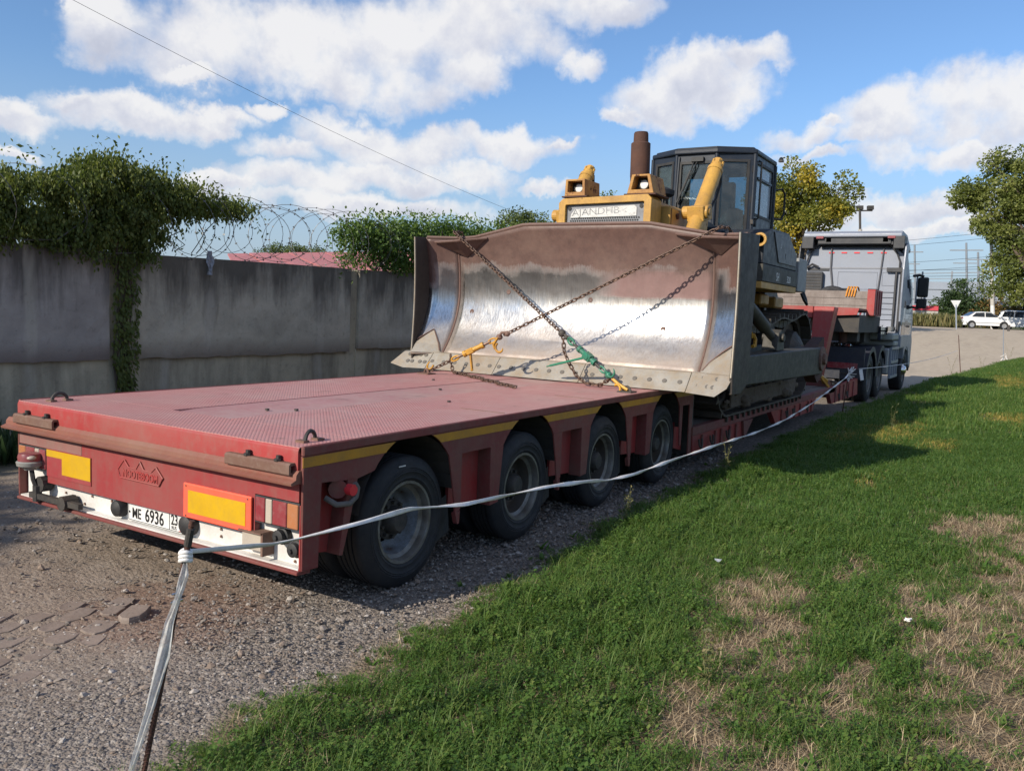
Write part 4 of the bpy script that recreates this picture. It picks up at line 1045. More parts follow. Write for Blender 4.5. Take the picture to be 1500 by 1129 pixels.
def build_sign():
    b = Vector((64.0, 1.55, 1.5)); t = thing('yield_sign', b, 'white triangular yield sign seen from the back beyond the yard', 'sign')
    MB().cyl(b-PLUMB*.1, b+PLUMB*1.75, .045, .045, 8).build('post', PALE, t)
    c = b+PLUMB*1.78; r = RT; u = PLUMB
    pts = [c+r*-.37+u*.28, c+r*.37+u*.28, c+u*-.36]; m = MB()
    bk = Vector((.03, 0, 0)); m.add(pts+[p+bk for p in pts], [(0,1,2),(5,4,3),(0,3,4,1),(1,4,5,2),(2,5,3,0)]); m.build('sign_plate', PLATE, t, bevel=.02)
build_sign()
# ================================================================== SEMI-TRAILER
def arc_pts(cx, cz, r, a0, a1, n):
    return [(cx+r*math.cos(math.radians(a0+(a1-a0)*i/n)), cz+r*math.sin(math.radians(a0+(a1-a0)*i/n))) for i in range(n+1)]
AX = [.887+1.3405*i for i in range(4)]
def wheel_meshes(R, wid, rimr, tyre_m, rim_m, hub_m, groove=5, dish=.10, disc_off=.125):
    """wheel with its outer face at local y=0, body towards +y; axle along y"""
    t = MB(); prof = [(rimr*1.0, .012), (rimr+.012, -.004), (rimr+.022, -.009), (rimr+.030, -.006), (rimr+.055, -.011), (rimr+.060, -.0145), (rimr+.066, -.011), (R-.080, -.013), (R-.074, -.009), (R-.070, -.013), (R-.045, -.004), (R-.012, .012)]
    prof.append((R, .028))
    step = (wid-.05)/groove
    for g in range(1, groove):
        y = .028+g*step; prof += [(R, y-.006), (R-.011, y-.005), (R-.011, y+.005), (R, y+.006)]
    prof += [(R, wid-.028), (R-.012, wid-.012), (R-.05, wid+.004), (rimr+.05, wid+.01), (rimr, wid-.012)]
    t.lathe((0,0,0), (0,1,0), prof, 48); tyre = t.mesh('tyre', tyre_m, 40)
    r = MB()
    r.lathe((0,0,0), (0,1,0), [(rimr+.006, .008), (rimr+.004, -.002), (rimr-.012, -.002), (rimr-.018, .012), (rimr-.020, .045), (rimr-.042, .060), (rimr-.048, disc_off+.02), (rimr-.060, disc_off+.045), (rimr-.075, disc_off+.052)], 40)
    # disc with hand holes
    n = 8; ri, ro = .115, rimr-.074; d = disc_off+.052; dc = disc_off-.01
    rim = r
    segs = 40
    def ringp(rad, y): return [(rad*math.cos(2*PI*k/segs), y, rad*math.sin(2*PI*k/segs)) for k in range(segs)]
    rim.cm = 0; rr = [ro, ro-.022, ro-.058, ri]; yy = [d, d-.006, d-.022, dc]
    b = len(rim.v)
    for q, y in zip(rr, yy): rim.v += ringp(q, y)
    for j in range(3):
        for k in range(segs):
            if j == 1 and k % 5 in (1, 2): continue
            rim.f.append((b+j*segs+k, b+j*segs+(k+1) % segs, b+(j+1)*segs+(k+1) % segs, b+(j+1)*segs+k)); rim.m.append(0)
    rim.m = [1 if (k < 40*5) else 0 for k in range(len(rim.f))]
    rimm = rim.mesh('rim', [rim_m, LIP], 40)
    h = MB(); h.lathe((0,0,0), (0,1,0), [(.122, dc+.012), (.122, dc-.008), (.085, dc-.012), (.075, dc-.07), (.06, dc-.085), (.001, dc-.087)], 20)
    for k in range(10):
        a = 2*PI*k/10; c = Vector((.103*math.cos(a), dc-.012, .103*math.sin(a))); h.cyl(c, c+Vector((0,-.022,0)), .012, .012, 6)
    hub = h.mesh('hub', hub_m, 40)
    back = MB(); back.lathe((0,0,0), (0,1,0), [(rimr-.06, disc_off+.1), (.001, disc_off+.1)], 24)
    drum = back.mesh('brake_drum', FRAMEM)
    return tyre, rimm, hub, drum
def put_wheel(ms, parent, x, y, z, flip=False, spin=0.0, rimmat=None):
    w = bpy.data.objects.new('wheel', ms[0]); COL.objects.link(w); w.parent = parent; w.location = Vector((x, y, z))-wloc(parent)
    w.rotation_mode = 'XYZ'; w.rotation_euler = (0, spin, PI if flip else 0)
    for me, nm in ((ms[1], 'rim'), (ms[2], 'hub'), (ms[3], 'brake_drum')):
        inst(me, nm, w)
    return w
def build_trailer():
    t = thing('semi_trailer', (2.8, 1.275, 0), 'long red low-loader semi-trailer carrying the bulldozer, tread-plate rear deck with yellow stripes', 'trailer')
    H = .95
    # --- rear deck plates
    MB().box(-.005, .42, .012, 2.538, H-.03, H).build('deck_plate', DECK, t)
    MB().box(.424, 5.60, .012, 1.02, H-.03, H).build('deck_plate', DECK, t)
    MB().box(.424, 5.60, 1.56, 2.538, H-.03, H).build('deck_plate', DECK, t)
    MB().prism([(.424,1.024),(1.15,1.024),(5.60,1.024),(5.60,1.556),(.60,1.556),(.424,1.50)], 'z', H-.03, H-.004).build('deck_plate', DECK2, t)
    # raised joints and small deck marks
    for x in (1.95, 3.35): MB().box(x, x+.012, .05, .42, H, H+.003).build('weld_seam', BROWN, t)
    mb = MB()
    for x, y in [(.85,1.18),(.98,1.05),(2.9,1.3),(2.2,.7),(3.6,1.9)]: mb.cyl((x,y,H), (x,y,H+.012), .014, .014, 8)
    mb.build('stud', DARKM, t)
    # side rails
    def rail(y0, y1, nm='side_rail'): return MB().box(0.002, 5.66, y0, y1, .905, H+.004).build(nm, RED_DUSTY, t, bevel=.005)
    rail(-.012, .012); rail(2.538, 2.562)
    MB().box(.02, 5.66, -.005, .03, .845, .92)
    # --- rear face
    MB().prism([(-.004,.9465),(-.009,.942),(-.014,.93),(-.014,.83),(0.0,.82),(.03,.82),(.03,.9465)], 'y', .012, 2.538).build('rear_upper_panel', RED_BRIGHT, t, smooth=30)
    MB().prism([(-.010,.772),(-.066,.766),(-.070,.778),(-.036,.792),(-.034,.815),(-.016,.835),(.0,.835),(.0,.765)], 'y', -.0, 2.64).build('rear_buffer_channel', mat('buffer_red_brown', (.25,.085,.06), (.18,.07,.05), 5, .55, dirt=(.22,.14,.10), dirt_amt=.5, streak=.2), t, smooth=25)
    MB().prism([(.012,.672),(.325,.672),(.325,.455),(2.22,.455),(2.22,.672),(2.538,.672),(2.538,.775),(.012,.775)], 'x', -.002, .03).build('rear_panel', mat('rear_panel_red', (.30,.045,.046), (.255,.042,.043), 1.6, .45, dirt=(.22,.12,.10), dirt_amt=.4, streak=.25, bump=.0004), t)
    MB().box(-.004, .0, 1.85, 2.538, .675, .755).build('faded_patch', mat('panel_faded', (.27,.115,.10), (.21,.08,.07), 5, .7, dirt=(.22,.17,.14), dirt_amt=.5), t)
    for (a, b) in ((2.08, 2.52), (.03, .50)):
        m = MB(); pr = [(-.014,.812),(-.05,.812),(-.055,.818),(-.055,.862),(-.045,.872),(-.014,.872),(-.014,.860),(-.042,.858),(-.042,.824),(-.014,.824)]
        m.prism(pr, 'y', a, b); ch = m.build('bracket_channel', BROWN, t)
        for y in (a+.10, a+.32): MB().cyl((-.03, y, .872), (-.03, y, .90), .013, .013, 8).cyl((-.035, y, .872), (-.035, y, .884), .02, .02, 6).build('bolt', DARKM, ch)
    # corner posts
    for (y0, y1) in ((-.014, .0), (2.55, 2.564)):
        MB().prism([(-.002,.845),(.13,.845),(.13,.76),(.115,.32),(.0,.325)], 'y', y0, y1).build('corner_post', RED_DUSTY, t, bevel=.003)
    MB().prism([(-.004,.66),(.006,.66),(.006,.32),(-.004,.33)], 'y', -.004, .004).build('corner_edge', RED, t)
    # white recessed strip, floor lip
    MB().box(.05, .06, .012, 2.538, .33, .68).build('recess_back', WHITE, t)
    MB().prism([(-.02,.322),(-.02,.306),(.075,.300),(.075,.322),(.02,.330)], 'y', .0, 2.55).build('rear_lip', RED_DUSTY, t, bevel=.003)
    MB().box(.0, .05, .012, 2.538, .322, .334).build('lip_floor', WHITE, t)
    # side walls of recess beneath lamps
    for (y0, y1) in ((0.012, .32), (2.225, 2.538)): pass
    # lamps: right cluster and left cluster
    def lamp(y0, segs, nm='tail_lamp'):
        b = MB().box(-.006, .05, y0, y0+.315, .528, .668).build(nm, TRUCKD, t)
        y = y0+.003
        for w, m in segs:
            MB().box(-.014, -.006, y, y+w-.004, .535, .661).build('lens', m, b, bevel=.004); y += w
    lamp(.004, [(.08, LENSO), (.105, LENSR), (.05, LENSW), (.074, LENSR)])
    lamp(2.225, [(.074, LENSR), (.05, LENSW), (.105, LENSR), (.08, LENSO)])
    # marker boards
    b = MB().box(-.008, -.002, 1.75, 2.22, .50, .672).build('marker_board', mat('marker_faded_red', (.33,.045,.05), (.27,.04,.045), 5, .4, dirt=(.25,.15,.12), dirt_amt=.3), t)
    MB().prism([(1.752,.67),(2.218,.67),(2.218,.628),(2.05,.628),(2.05,.528),(1.752,.528)], 'x', -.0105, -.008).build('yellow_field', YEL2, b)
    b = MB().box(-.02, -.006, .335, .875, .462, .655).build('marker_board', ORANGE, t, bevel=.008, seg=2)
    MB().box(-.0225, -.020, .375, .83, .495, .618).build('yellow_field', YEL2, b)
    for y, z in ((.36,.475),(.36,.64),(.85,.475),(.85,.64)): MB().cyl((-.024,y,z), (-.018,y,z), .005, .005, 6).build('rivet', BROWN, b)
    # embossed maker's plaque
    out = [(1.475,.645),(1.455,.600),(1.10,.598),(1.065,.645),(1.125,.700),(1.165,.668),(1.235,.668),(1.27,.712),(1.305,.668),(1.375,.668),(1.415,.706),(1.435,.690)]
    pl = MB().prism(out, 'x', -.008, -.002).build('makers_plaque', MATS['rear_panel_red'], t, bevel=.003)
    rim = [(-.0085, y, z) for y, z in out]
    MB().tube(rim, .0048, 5, closed=True).build('raised_edge', RED_BRIGHT, pl)
    text('plaque_lettering', 'NOOTEBOOM', pl, RED_BRIGHT, (-.009, 1.268, .610), (0,-1,0), (0,0,1), .062, .003, 'CENTER', .80, .0015)
    # number plate
    b = MB().box(.028, .032, .925, 1.435, .343, .452).build('number_plate', PLATE, t)
    MB().add([(.0272, a, b_) for a, b_ in [(1.43,.347),(.93,.347),(.93,.448),(1.43,.448)]]+[(.0272, a, b_) for a, b_ in [(1.426,.351),(.934,.351),(.934,.444),(1.426,.444)]], [(0,1,5,4),(1,2,6,5),(2,3,7,6),(3,0,4,7)]).box(.026,.0275,1.052,1.055,.347,.448).build('plate_border', BLACK, b, fix=False)
    text('plate_letters', 'ME', b, BLACK, (.0265, 1.395, .364), (0,-1,0), (0,0,1), .085, .0006, 'LEFT', .78, .0012)
    text('plate_digits', '6936', b, BLACK, (.0265, 1.275, .360), (0,-1,0), (0,0,1), .108, .0006, 'LEFT', .80, .0014)
    text('plate_region', '23', b, BLACK, (.0265, 1.040, .383), (0,-1,0), (0,0,1), .082, .0006, 'LEFT', .75, .001)
    text('plate_country', 'RUS', b, BLACK, (.0265, 1.035, .356), (0,-1,0), (0,0,1), .028, .0004, 'LEFT', .9)
    MB().box(.0262, .0275, .938, .97, .353, .361).build('flag_white', WHITE, b); MB().box(.0260, .0275, .938, .97, .353, .3555).build('flag_red', REFL, b)
    for y in (1.418, .94): MB().cyl((.024,y,.395), (.028,y,.395), .006, .006, 8).build('plate_screw', BLACK, b)
    # round rubber lamps and sockets on the white strip
    for (y, z, r) in ((1.515,.40,.052),(.885,.405,.058)):
        o = MB().lathe((.048,y,z), (-1,0,0), [(r*1.05,0),(r*1.05,.02),(r*.9,.05),(r*.55,.062),(.001,.064)], 16).build('plate_light', RUBBER2, t, smooth=40)
    for (y, z, r) in ((.15,.475,.045),(.045,.425,.045)):
        o = MB().lathe((.048,y,z), (-1,0,0), [(r,0),(r,.03),(r*.8,.034),(r*.8,.06),(r*.45,.066),(.001,.066)], 16).cyl((-.02,y,z), (-.03,y,z), .012, .012, 6).build('electric_socket', RUBBER2, t, smooth=40)
    b = MB().box(-.01, .05, .262, .415, .372, .470).build('reversing_lamp', LENSW, t, bevel=.006)
    MB().box(-.03, .05, .24, .42, .470, .478).box(-.03,.05,.235,.250,.36,.478).build('lamp_hood', BROWN, b)
    # strip bolts and rust runs
    mb = MB()
    for y, z in [(.64,.38),(.64,.42),(.47,.36),(1.62,.38),(1.62,.42),(1.82,.42),(1.9,.36),(2.1,.40),(2.3,.45),(.08,.35),(.02,.50)]: mb.cyl((.052,y,z), (.042,y,z), .008, .008, 6)
    mb.build('strip_bolt', BROWN, t)
    # left amber-red beacon on its swing arm
    b = MB().tube([(-.03,2.29,.40),(-.045,2.31,.47),(-.045,2.33,.54)], .014, 6).bar((-.03,2.36,.365), (-.03,1.82,.365), .03, .035).cyl((-.03,2.29,.33),(-.03,2.29,.43),.028,.028,8).cyl((-.06,1.98,.365),(.03,1.98,.365),.045,.045,10).cyl((-.03,2.27,.44),(.04,2.27,.44),.05,.05,10).build('lamp_arm', DARKM, t)
    MB().lathe((-.05,2.33,.560), (0,0,1), [(.035,-.03),(.042,-.018),(.078,.0),(.082,.022),(.072,.030)], 20).build('lamp_body', mat('grey_plastic', (.30,.30,.29), (.22,.22,.21), 6, .6, dirt=(.15,.13,.1), dirt_amt=.5), b, smooth=35)
    MB().lathe((-.05,2.33,.590), (0,0,1), [(.071,0),(.073,.026),(.066,.046),(.04,.054),(.001,.056)], 20).build('lamp_lens', LENSR, b, smooth=45)
    MB().sphere((-.07,2.28,.615), .032, 10, (1,1,.5)).build('lamp_clear_cap', LENSW, b, smooth=60)
    # lashing rings on the rear corners
    for (x, y, a) in ((.17,.115,.3),(.16,2.36,.1)):
        r = MB().tube([(x+.055*math.cos(q)*math.cos(a), y+.055*math.cos(q)*math.sin(a), H+.002+.052*math.sin(q)) for q in np.linspace(-.25, PI+.25, 12)], .011, 6).build('lashing_ring', DARKM, t, smooth=50)
        MB().box(x-.075, x-.035, y-.03, y+.03, H, H+.012).build('ring_base', BROWN, r)
        MB().box(x+.035, x+.075, y-.03, y+.03, H, H+.012).build('ring_base', BROWN, r)
    # --- side skirts with wheel arches (right side seen, left side mirrored)
    cz = .46; AR = .4785
    def skirts(y0, y1, sgn):
        out_y = y0 if sgn < 0 else y1
        # stripe band pieces between arches
        def zx(i, side, z):   # x on arch i at height z
            a = math.asin(min(1, (z-cz)/AR)); return AX[i]+side*AR*math.cos(a)*.93
        spans = [(0.0, zx(0,-1,.85))]+[(zx(i,1,.85), zx(i+1,-1,.85)) for i in range(3)]+[(zx(3,1,.85), 5.66)]
        for i, (a, b) in enumerate(spans):
            b2 = b; p = [(a,.848),(b,.848)]+[(zx(i,-1,z), z) for z in ((.862,.876,.890,.8995) if i < 4 else ())]+([] if i < 4 else [(b,.8995)])+([(zx(i-1,1,z), z) for z in (.8995,.890,.876,.862)] if i else [(a,.8995)])
            MB().prism(p, 'y', out_y-.004 if sgn < 0 else out_y, out_y if sgn < 0 else out_y+.004).build('yellow_stripe', YEL, t)
        # panels between arches with recessed centre
        gaps = [(AX[i], AX[i+1]) for i in range(3)]
        for ax0, ax1 in gaps:
            m = MB(); L = []
            for z in (.9055,.895,.88,.86,.845,.80,.77,.75): 
                L.append((ax0+AR*.93*math.cos(math.asin((z-cz)/AR)), z))
            Rr = []
            for z in (.75,.77,.80,.845,.86,.88,.895,.9055):
                Rr.append((ax1-AR*.93*math.cos(math.asin((z-cz)/AR)), z))
            MB().prism(L+Rr, 'y', y0, y1).build('skirt_band', RED_DUSTY, t)
            xl, xr = L[-1][0], Rr[0][0]
            MB().prism([(xl,.75),(xl+.14,.75),(xl+.14,.395),(xl+.10,.375),(xl+.085,.37),(xl+.05,.55)], 'y', y0, y1).build('skirt_panel', RED_DUSTY, t, bevel=.002)
            MB().prism([(xl+.14,.752),(xr-.16,.752),(xr-.16,.37),(xl+.14,.39)], 'y', y0+.10*(1 if sgn < 0 else 0)-(.0 if sgn < 0 else .02), y1+.11*(1 if sgn < 0 else 0)-(0 if sgn < 0 else .11)).build('recess_panel', RED, t)
            MB().prism([(xr-.16,.75),(xr,.75),(xr-.045,.36),(xr-.15,.352)], 'y', y0, y1+.10*(1 if sgn < 0 else 0)).build('skirt_panel', RED_DUSTY, t, bevel=.002)
            MB().prism([(xl+.085,.372),(xl+.11,.30),(xl+.13,.30),(xl+.135,.385)], 'y', y0, y1+.02).build('skirt_tab', RED_DUSTY, t)
            # mud flap behind
            mm = MB(); fl = [[(xl+.02+.27*i+.03*j*.2, y0+.16+.05*i, .42-.20*j+(.03*i*j)) for i in range(2)] for j in range(2)]
            MB().add([(xl-.02,y0+.05,.47),(xl+.16,y0+.12,.47),(xl+.19,y0+.12,.22),(xl-.06,y0+.05,.20)]+[(xl-.015,y0+.45,.47),(xl-.015,y0+.45,.2)], [(0,1,2,3),(0,3,5,4)]).build('mud_flap', RUBBER2, t)
        # rear and front ends
        x0a = zx(0,-1,.845)
        MB().prism([(0.0,.9055)]+[(zx(0,-1,z), z) for z in (.899,.89,.875,.86)]+[(x0a,.845),(zx(0,-1,.80),.80),(zx(0,-1,.76),.76),(.40,.735),(0.0,.765)], 'y', y0, y1).build('skirt_band', RED_DUSTY, t)
        MB().prism([(.13,.752),(.395,.74),(.335,.50),(.30,.345),(.13,.37)], 'y', y0+(.09 if sgn < 0 else -.10), y1+(.10 if sgn < 0 else -.09)).build('recess_panel', RED, t)
        MB().prism([(.33,.742),(.405,.736),(.345,.49),(.30,.34),(.275,.345)], 'y', y0, y1+(.09 if sgn < 0 else 0)-(.09 if sgn > 0 else 0)).build('skirt_gusset', RED_DUSTY, t)
        xr = AX[3]+AR*.93*math.cos(math.asin((.75-cz)/AR))
        MB().prism([(zx(3,1,z), z) for z in (.845,.86,.875,.89,.899)]+[(5.66,.9055),(5.66,.75),(xr,.75),(zx(3,1,.80),.80)], 'y', y0, y1).build('skirt_band', RED_DUSTY, t)
        MB().prism([(xr,.75),(xr+.09,.75),(xr+.09,.34),(xr+.05,.34)], 'y', y0, y1).build('skirt_panel', RED_DUSTY, t)
        MB().prism([(xr+.09,.75),(5.58,.75),(5.58,.25),(xr+.09,.30)], 'y', y0+(.08 if sgn < 0 else -.09), y1+(.09 if sgn < 0 else -.08)).build('recess_panel', RED, t)
        MB().prism([(5.56,.75),(5.66,.75),(5.66,.20),(5.58,.20)], 'y', y0, y1).build('skirt_panel', RED_DUSTY, t)
        # dark inner arch liners
        for i in range(4):
            P = arc_pts(AX[i], cz, AR*.96, 172, 8, 14); g = [[(x, y0+.012 if sgn < 0 else y1-.012, z-.0) for x, z in P], [(x, y0+.72 if sgn < 0 else y1-.72, z) for x, z in P]]
            m = MB().grid(g); m.add([(x, y0+.70 if sgn < 0 else y1-.70, z) for x, z in P]+[(AX[i]+.47, y0+.70 if sgn < 0 else y1-.70, .40),(AX[i]-.47, y0+.70 if sgn < 0 else y1-.70, .40)], [tuple(range(len(P)+2))])
            m.build('wheel_arch_liner', FRAMEM, t, fix=False)
    skirts(-.006, .006, -1); skirts(2.544, 2.556, 1)
    # deck flange over the arches
    # reflector and handle on the rear right corner
    b = MB().tube([(.20,.03,.66),(.22,-.03,.63),(.30,-.05,.625),(.345,-.05,.655),(.355,-.05,.70),(.335,-.05,.725)], .016, 8).build('lamp_bracket', mat('bracket_rubber', (.12,.115,.11), (.09,.085,.08), 6, .7, dirt=(.2,.17,.14), dirt_amt=.5), t, smooth=50)
    MB().cyl((.315,-.062,.695), (.315,-.02,.695), .030, .030, 14).build('side_marker', REFL, b)
    MB().cyl((.26,.0,.70), (.30,.05,.70), .05, .05, 12).build('lamp_rear_cap', RED_DUSTY, b)
    MB().box(.80,.86,.0315,.034,.735,.742).build('chalk_mark', WHITE, t)
    # chassis, axles
    m = MB()
    for y in (.85, 1.70): m.box(.1, 5.7, y-.06, y+.06, .50, .92)
    for x in (.25, 1.55, 2.9, 4.25, 5.5): m.box(x-.04, x+.04, .1, 2.45, .62, .90)
    m.box(.06, .12, .02, 2.53, .34, .93)
    m.build('chassis', FRAMEM, t)
    m = MB()
    for x in AX: m.cyl((x,.5,.40), (x,2.05,.40), .065, .065, 10)
    m.build('axle_beam', FRAMEM, t)
    MB().box(.12, .14, .02, 2.53, .30, .60)
    ws = wheel_meshes(.3945, .225, .2425, RUBBER, RIM, DARKM)
    wp = wheel_meshes(.3945, .225, .2425, RUBBER, RIMW, DARKM)
    for i, x in enumerate(AX):
        s = [.35, 1.4, 2.5, .9][i]
        put_wheel(wp if i == 0 else ws, t, x, .045, .3945, spin=s)
        put_wheel(ws, t, x, .325, .3945, spin=s)
        put_wheel(ws, t, x, 2.505, .3945, True, s); put_wheel(ws, t, x, 2.225, .3945, True, s)
    # --- lowered middle bed
    bz = .49
    MB().box(5.66, 5.70, .0, 2.55, .2, .90).build('step_face', DARKM, t)
    woods = mat('bed_planks', (.16,.135,.115), (.11,.09,.075), 4, .9, dirt=(.2,.165,.13), dirt_amt=.5, bump=.003)
    nb = 12
    for k in range(nb):
        a = .05+k*2.45/nb
        MB().box(5.70, 13.2, a+.006, a+2.45/nb-.006, bz-.05, bz-.004+.004*(k % 2)).build('bed_plank', woods, t)
    MB().box(5.7, 13.4, .3, 2.25, .26, .438).build('bed_frame', FRAMEM, t)
    for sgn, ya, yb in ((-1, -.02, .05), (1, 2.50, 2.57)):
        MB().box(5.665, 13.3, ya, yb, .40, bz+.004).build('bed_side_rail', RED_DUSTY, t, bevel=.004)
        MB().prism([(5.665,.40),(7.83,.40),(7.50,.19),(5.70,.19)], 'y', ya, yb).build('bed_side_panel', RED, t)
        MB().prism([(8.85,.40),(11.72,.40),(11.5,.20),(9.15,.20)], 'y', ya, yb).build('bed_side_panel', RED, t)
        MB().prism([(12.7,bz),(15.6,bz+.05),(15.7,.20),(13.05,.20)], 'y', ya, yb).build('bed_side_panel', RED, t)
        yo = ya if sgn < 0 else yb
        # details on the side panels: ribs, lashing points, stowed outrigger brackets
        for x in (5.95,6.4,6.62,6.95,7.2,9.4,9.75,10.2,10.55,11.1,11.35,13.3,13.7,14.1,14.6,15.1):
            z1 = .39 if x < 12 else .50
            MB().box(x-.02, x+.02, yo-.022 if sgn < 0 else yo, yo if sgn < 0 else yo+.022, .20, z1).build('side_rib', RED_DUSTY, t)
        if sgn < 0:
            for x in (5.82, 6.2, 6.78, 9.6, 10.0, 10.9, 13.5, 14.3):
                MB().tube([(x-.05,yo-.035,.36),(x-.04,yo-.045,.29),(x,yo-.05,.25),(x+.04,yo-.045,.29),(x+.05,yo-.035,.36)], .012, 6).build('lashing_ring', DARKM, t)
            MB().prism([(7.44,.40),(7.86,.40),(7.51,.17)], 'y', yo-.03, yo).build('outrigger_bracket', RED_DUSTY, t)
    # --- gooseneck
    gm = RED_BRIGHT
    for s in (1, -1):
        Y = lambda y: y if s > 0 else 2.55-y
        f = [(13.72,Y(.36),.50),(13.72,Y(.58),.50),(13.85,Y(.58),1.96),(13.85,Y(.20),1.96)]; bk = [(14.05,Y(.36),.50),(14.05,Y(.58),.50),(14.55,Y(.58),1.96),(14.55,Y(.26),1.96)]
        MB().add(f+bk, [(0,1,2,3),(7,6,5,4),(0,4,5,1),(1,5,6,2),(2,6,7,3),(3,7,4,0)]).build('gooseneck_column', RED_BRIGHT, t, bevel=.012)
        MB().box(13.90, 14.15, min(Y(.60),Y(1.27)), max(Y(.60),Y(1.27)), 1.74, 1.962).build('gooseneck_crosshead', RED_BRIGHT, t, bevel=.01)
        MB().bar((13.9,Y(.75),.55), (14.3,Y(.75),1.9), .06, .5).build('gooseneck_web', RED_DUSTY, t)
    MB().box(13.2, 13.6, .1, 2.45, .30, .60).build('gooseneck_foot', RED_DUSTY, t)
    MB().prism([(13.9,1.955),(18.4,1.98),(18.4,1.80),(16.5,1.60),(15.2,1.55),(14.7,1.70)], 'y', .55, 2.0).build('gooseneck_top', DARKM, t)
    MB().box(15.5, 18.25, .02, 2.5, 1.48, 1.84).build('neck_underframe', FRAMEM, t)
    # red flared top flange
    MB().prism([(.58,1.985),(.02,1.975),(.06,1.84),(.50,1.81)], 'x', 15.4, 15.44).build('top_flange', RED_BRIGHT, t)
    MB().prism([(1.98,1.985),(2.5,1.975),(2.45,1.84),(2.05,1.81)], 'x', 15.4, 15.44).build('top_flange', RED_BRIGHT, t)
    MB().box(15.44, 18.3, .05, 2.5, 1.93, 1.975).build('neck_deck', RED_DUSTY, t)
    # headboard: weathered boards and red end box
    bd = MB().box(16.55, 16.60, .06, 2.6, 1.90, 2.36).build('headboard', PLY, t)
    for z in (2.05, 2.2): MB().box(16.545, 16.552, .06, 2.6, z-.003, z+.003).build('board_joint', DARKM, bd)
    bx = MB().box(16.50, 17.5, -.10, .06, 1.84, 2.40).build('stowage_box', RED, t, bevel=.008)
    MB().box(16.492, 16.502, -.095, .055, 1.86, 2.38).build('box_end_plate', RED_BRIGHT, bx)
    for x in (16.75, 17.05, 17.35): MB().box(x-.02, x+.02, -.115, -.10, 1.86, 2.38).build('box_rib', RED_DUSTY, bx)
    # spare wheel and straps lying on the neck
    sp = put_wheel(ws, t, 17.1, .55, 2.20, spin=.3)
    sp.rotation_euler = (0, 0, PI/2); sp.location = Vector((17.0, .85, 2.08))-wloc(t)
    MB().box(16.95, 17.2, 1.25, 1.55, 2.36, 2.48).box(16.95, 17.2, .02, .3, 2.40, 2.5)
    for k in range(4):
        MB().tube([(16.60,.37+.045*k,2.50),(16.53,.375+.045*k,2.48),(16.52,.40+.045*k,2.30)], .016, 6)
    return t
trailer = build_trailer()
def build_straps():
    t = thing('ratchet_straps', (16.5, .35, 2.3), 'bundle of orange lashing straps hung over the grey headboard', 'straps')
    for k in range(4):
        y = .30+.055*k
        MB().tube([(16.72,y-.03,2.36),(16.66,y-.02,2.44),(16.57,y,2.45),(16.52,y+.015,2.36),(16.53,y+.035,2.24)], .017, 6).build('strap', STRAPM, t, smooth=60)
build_straps()
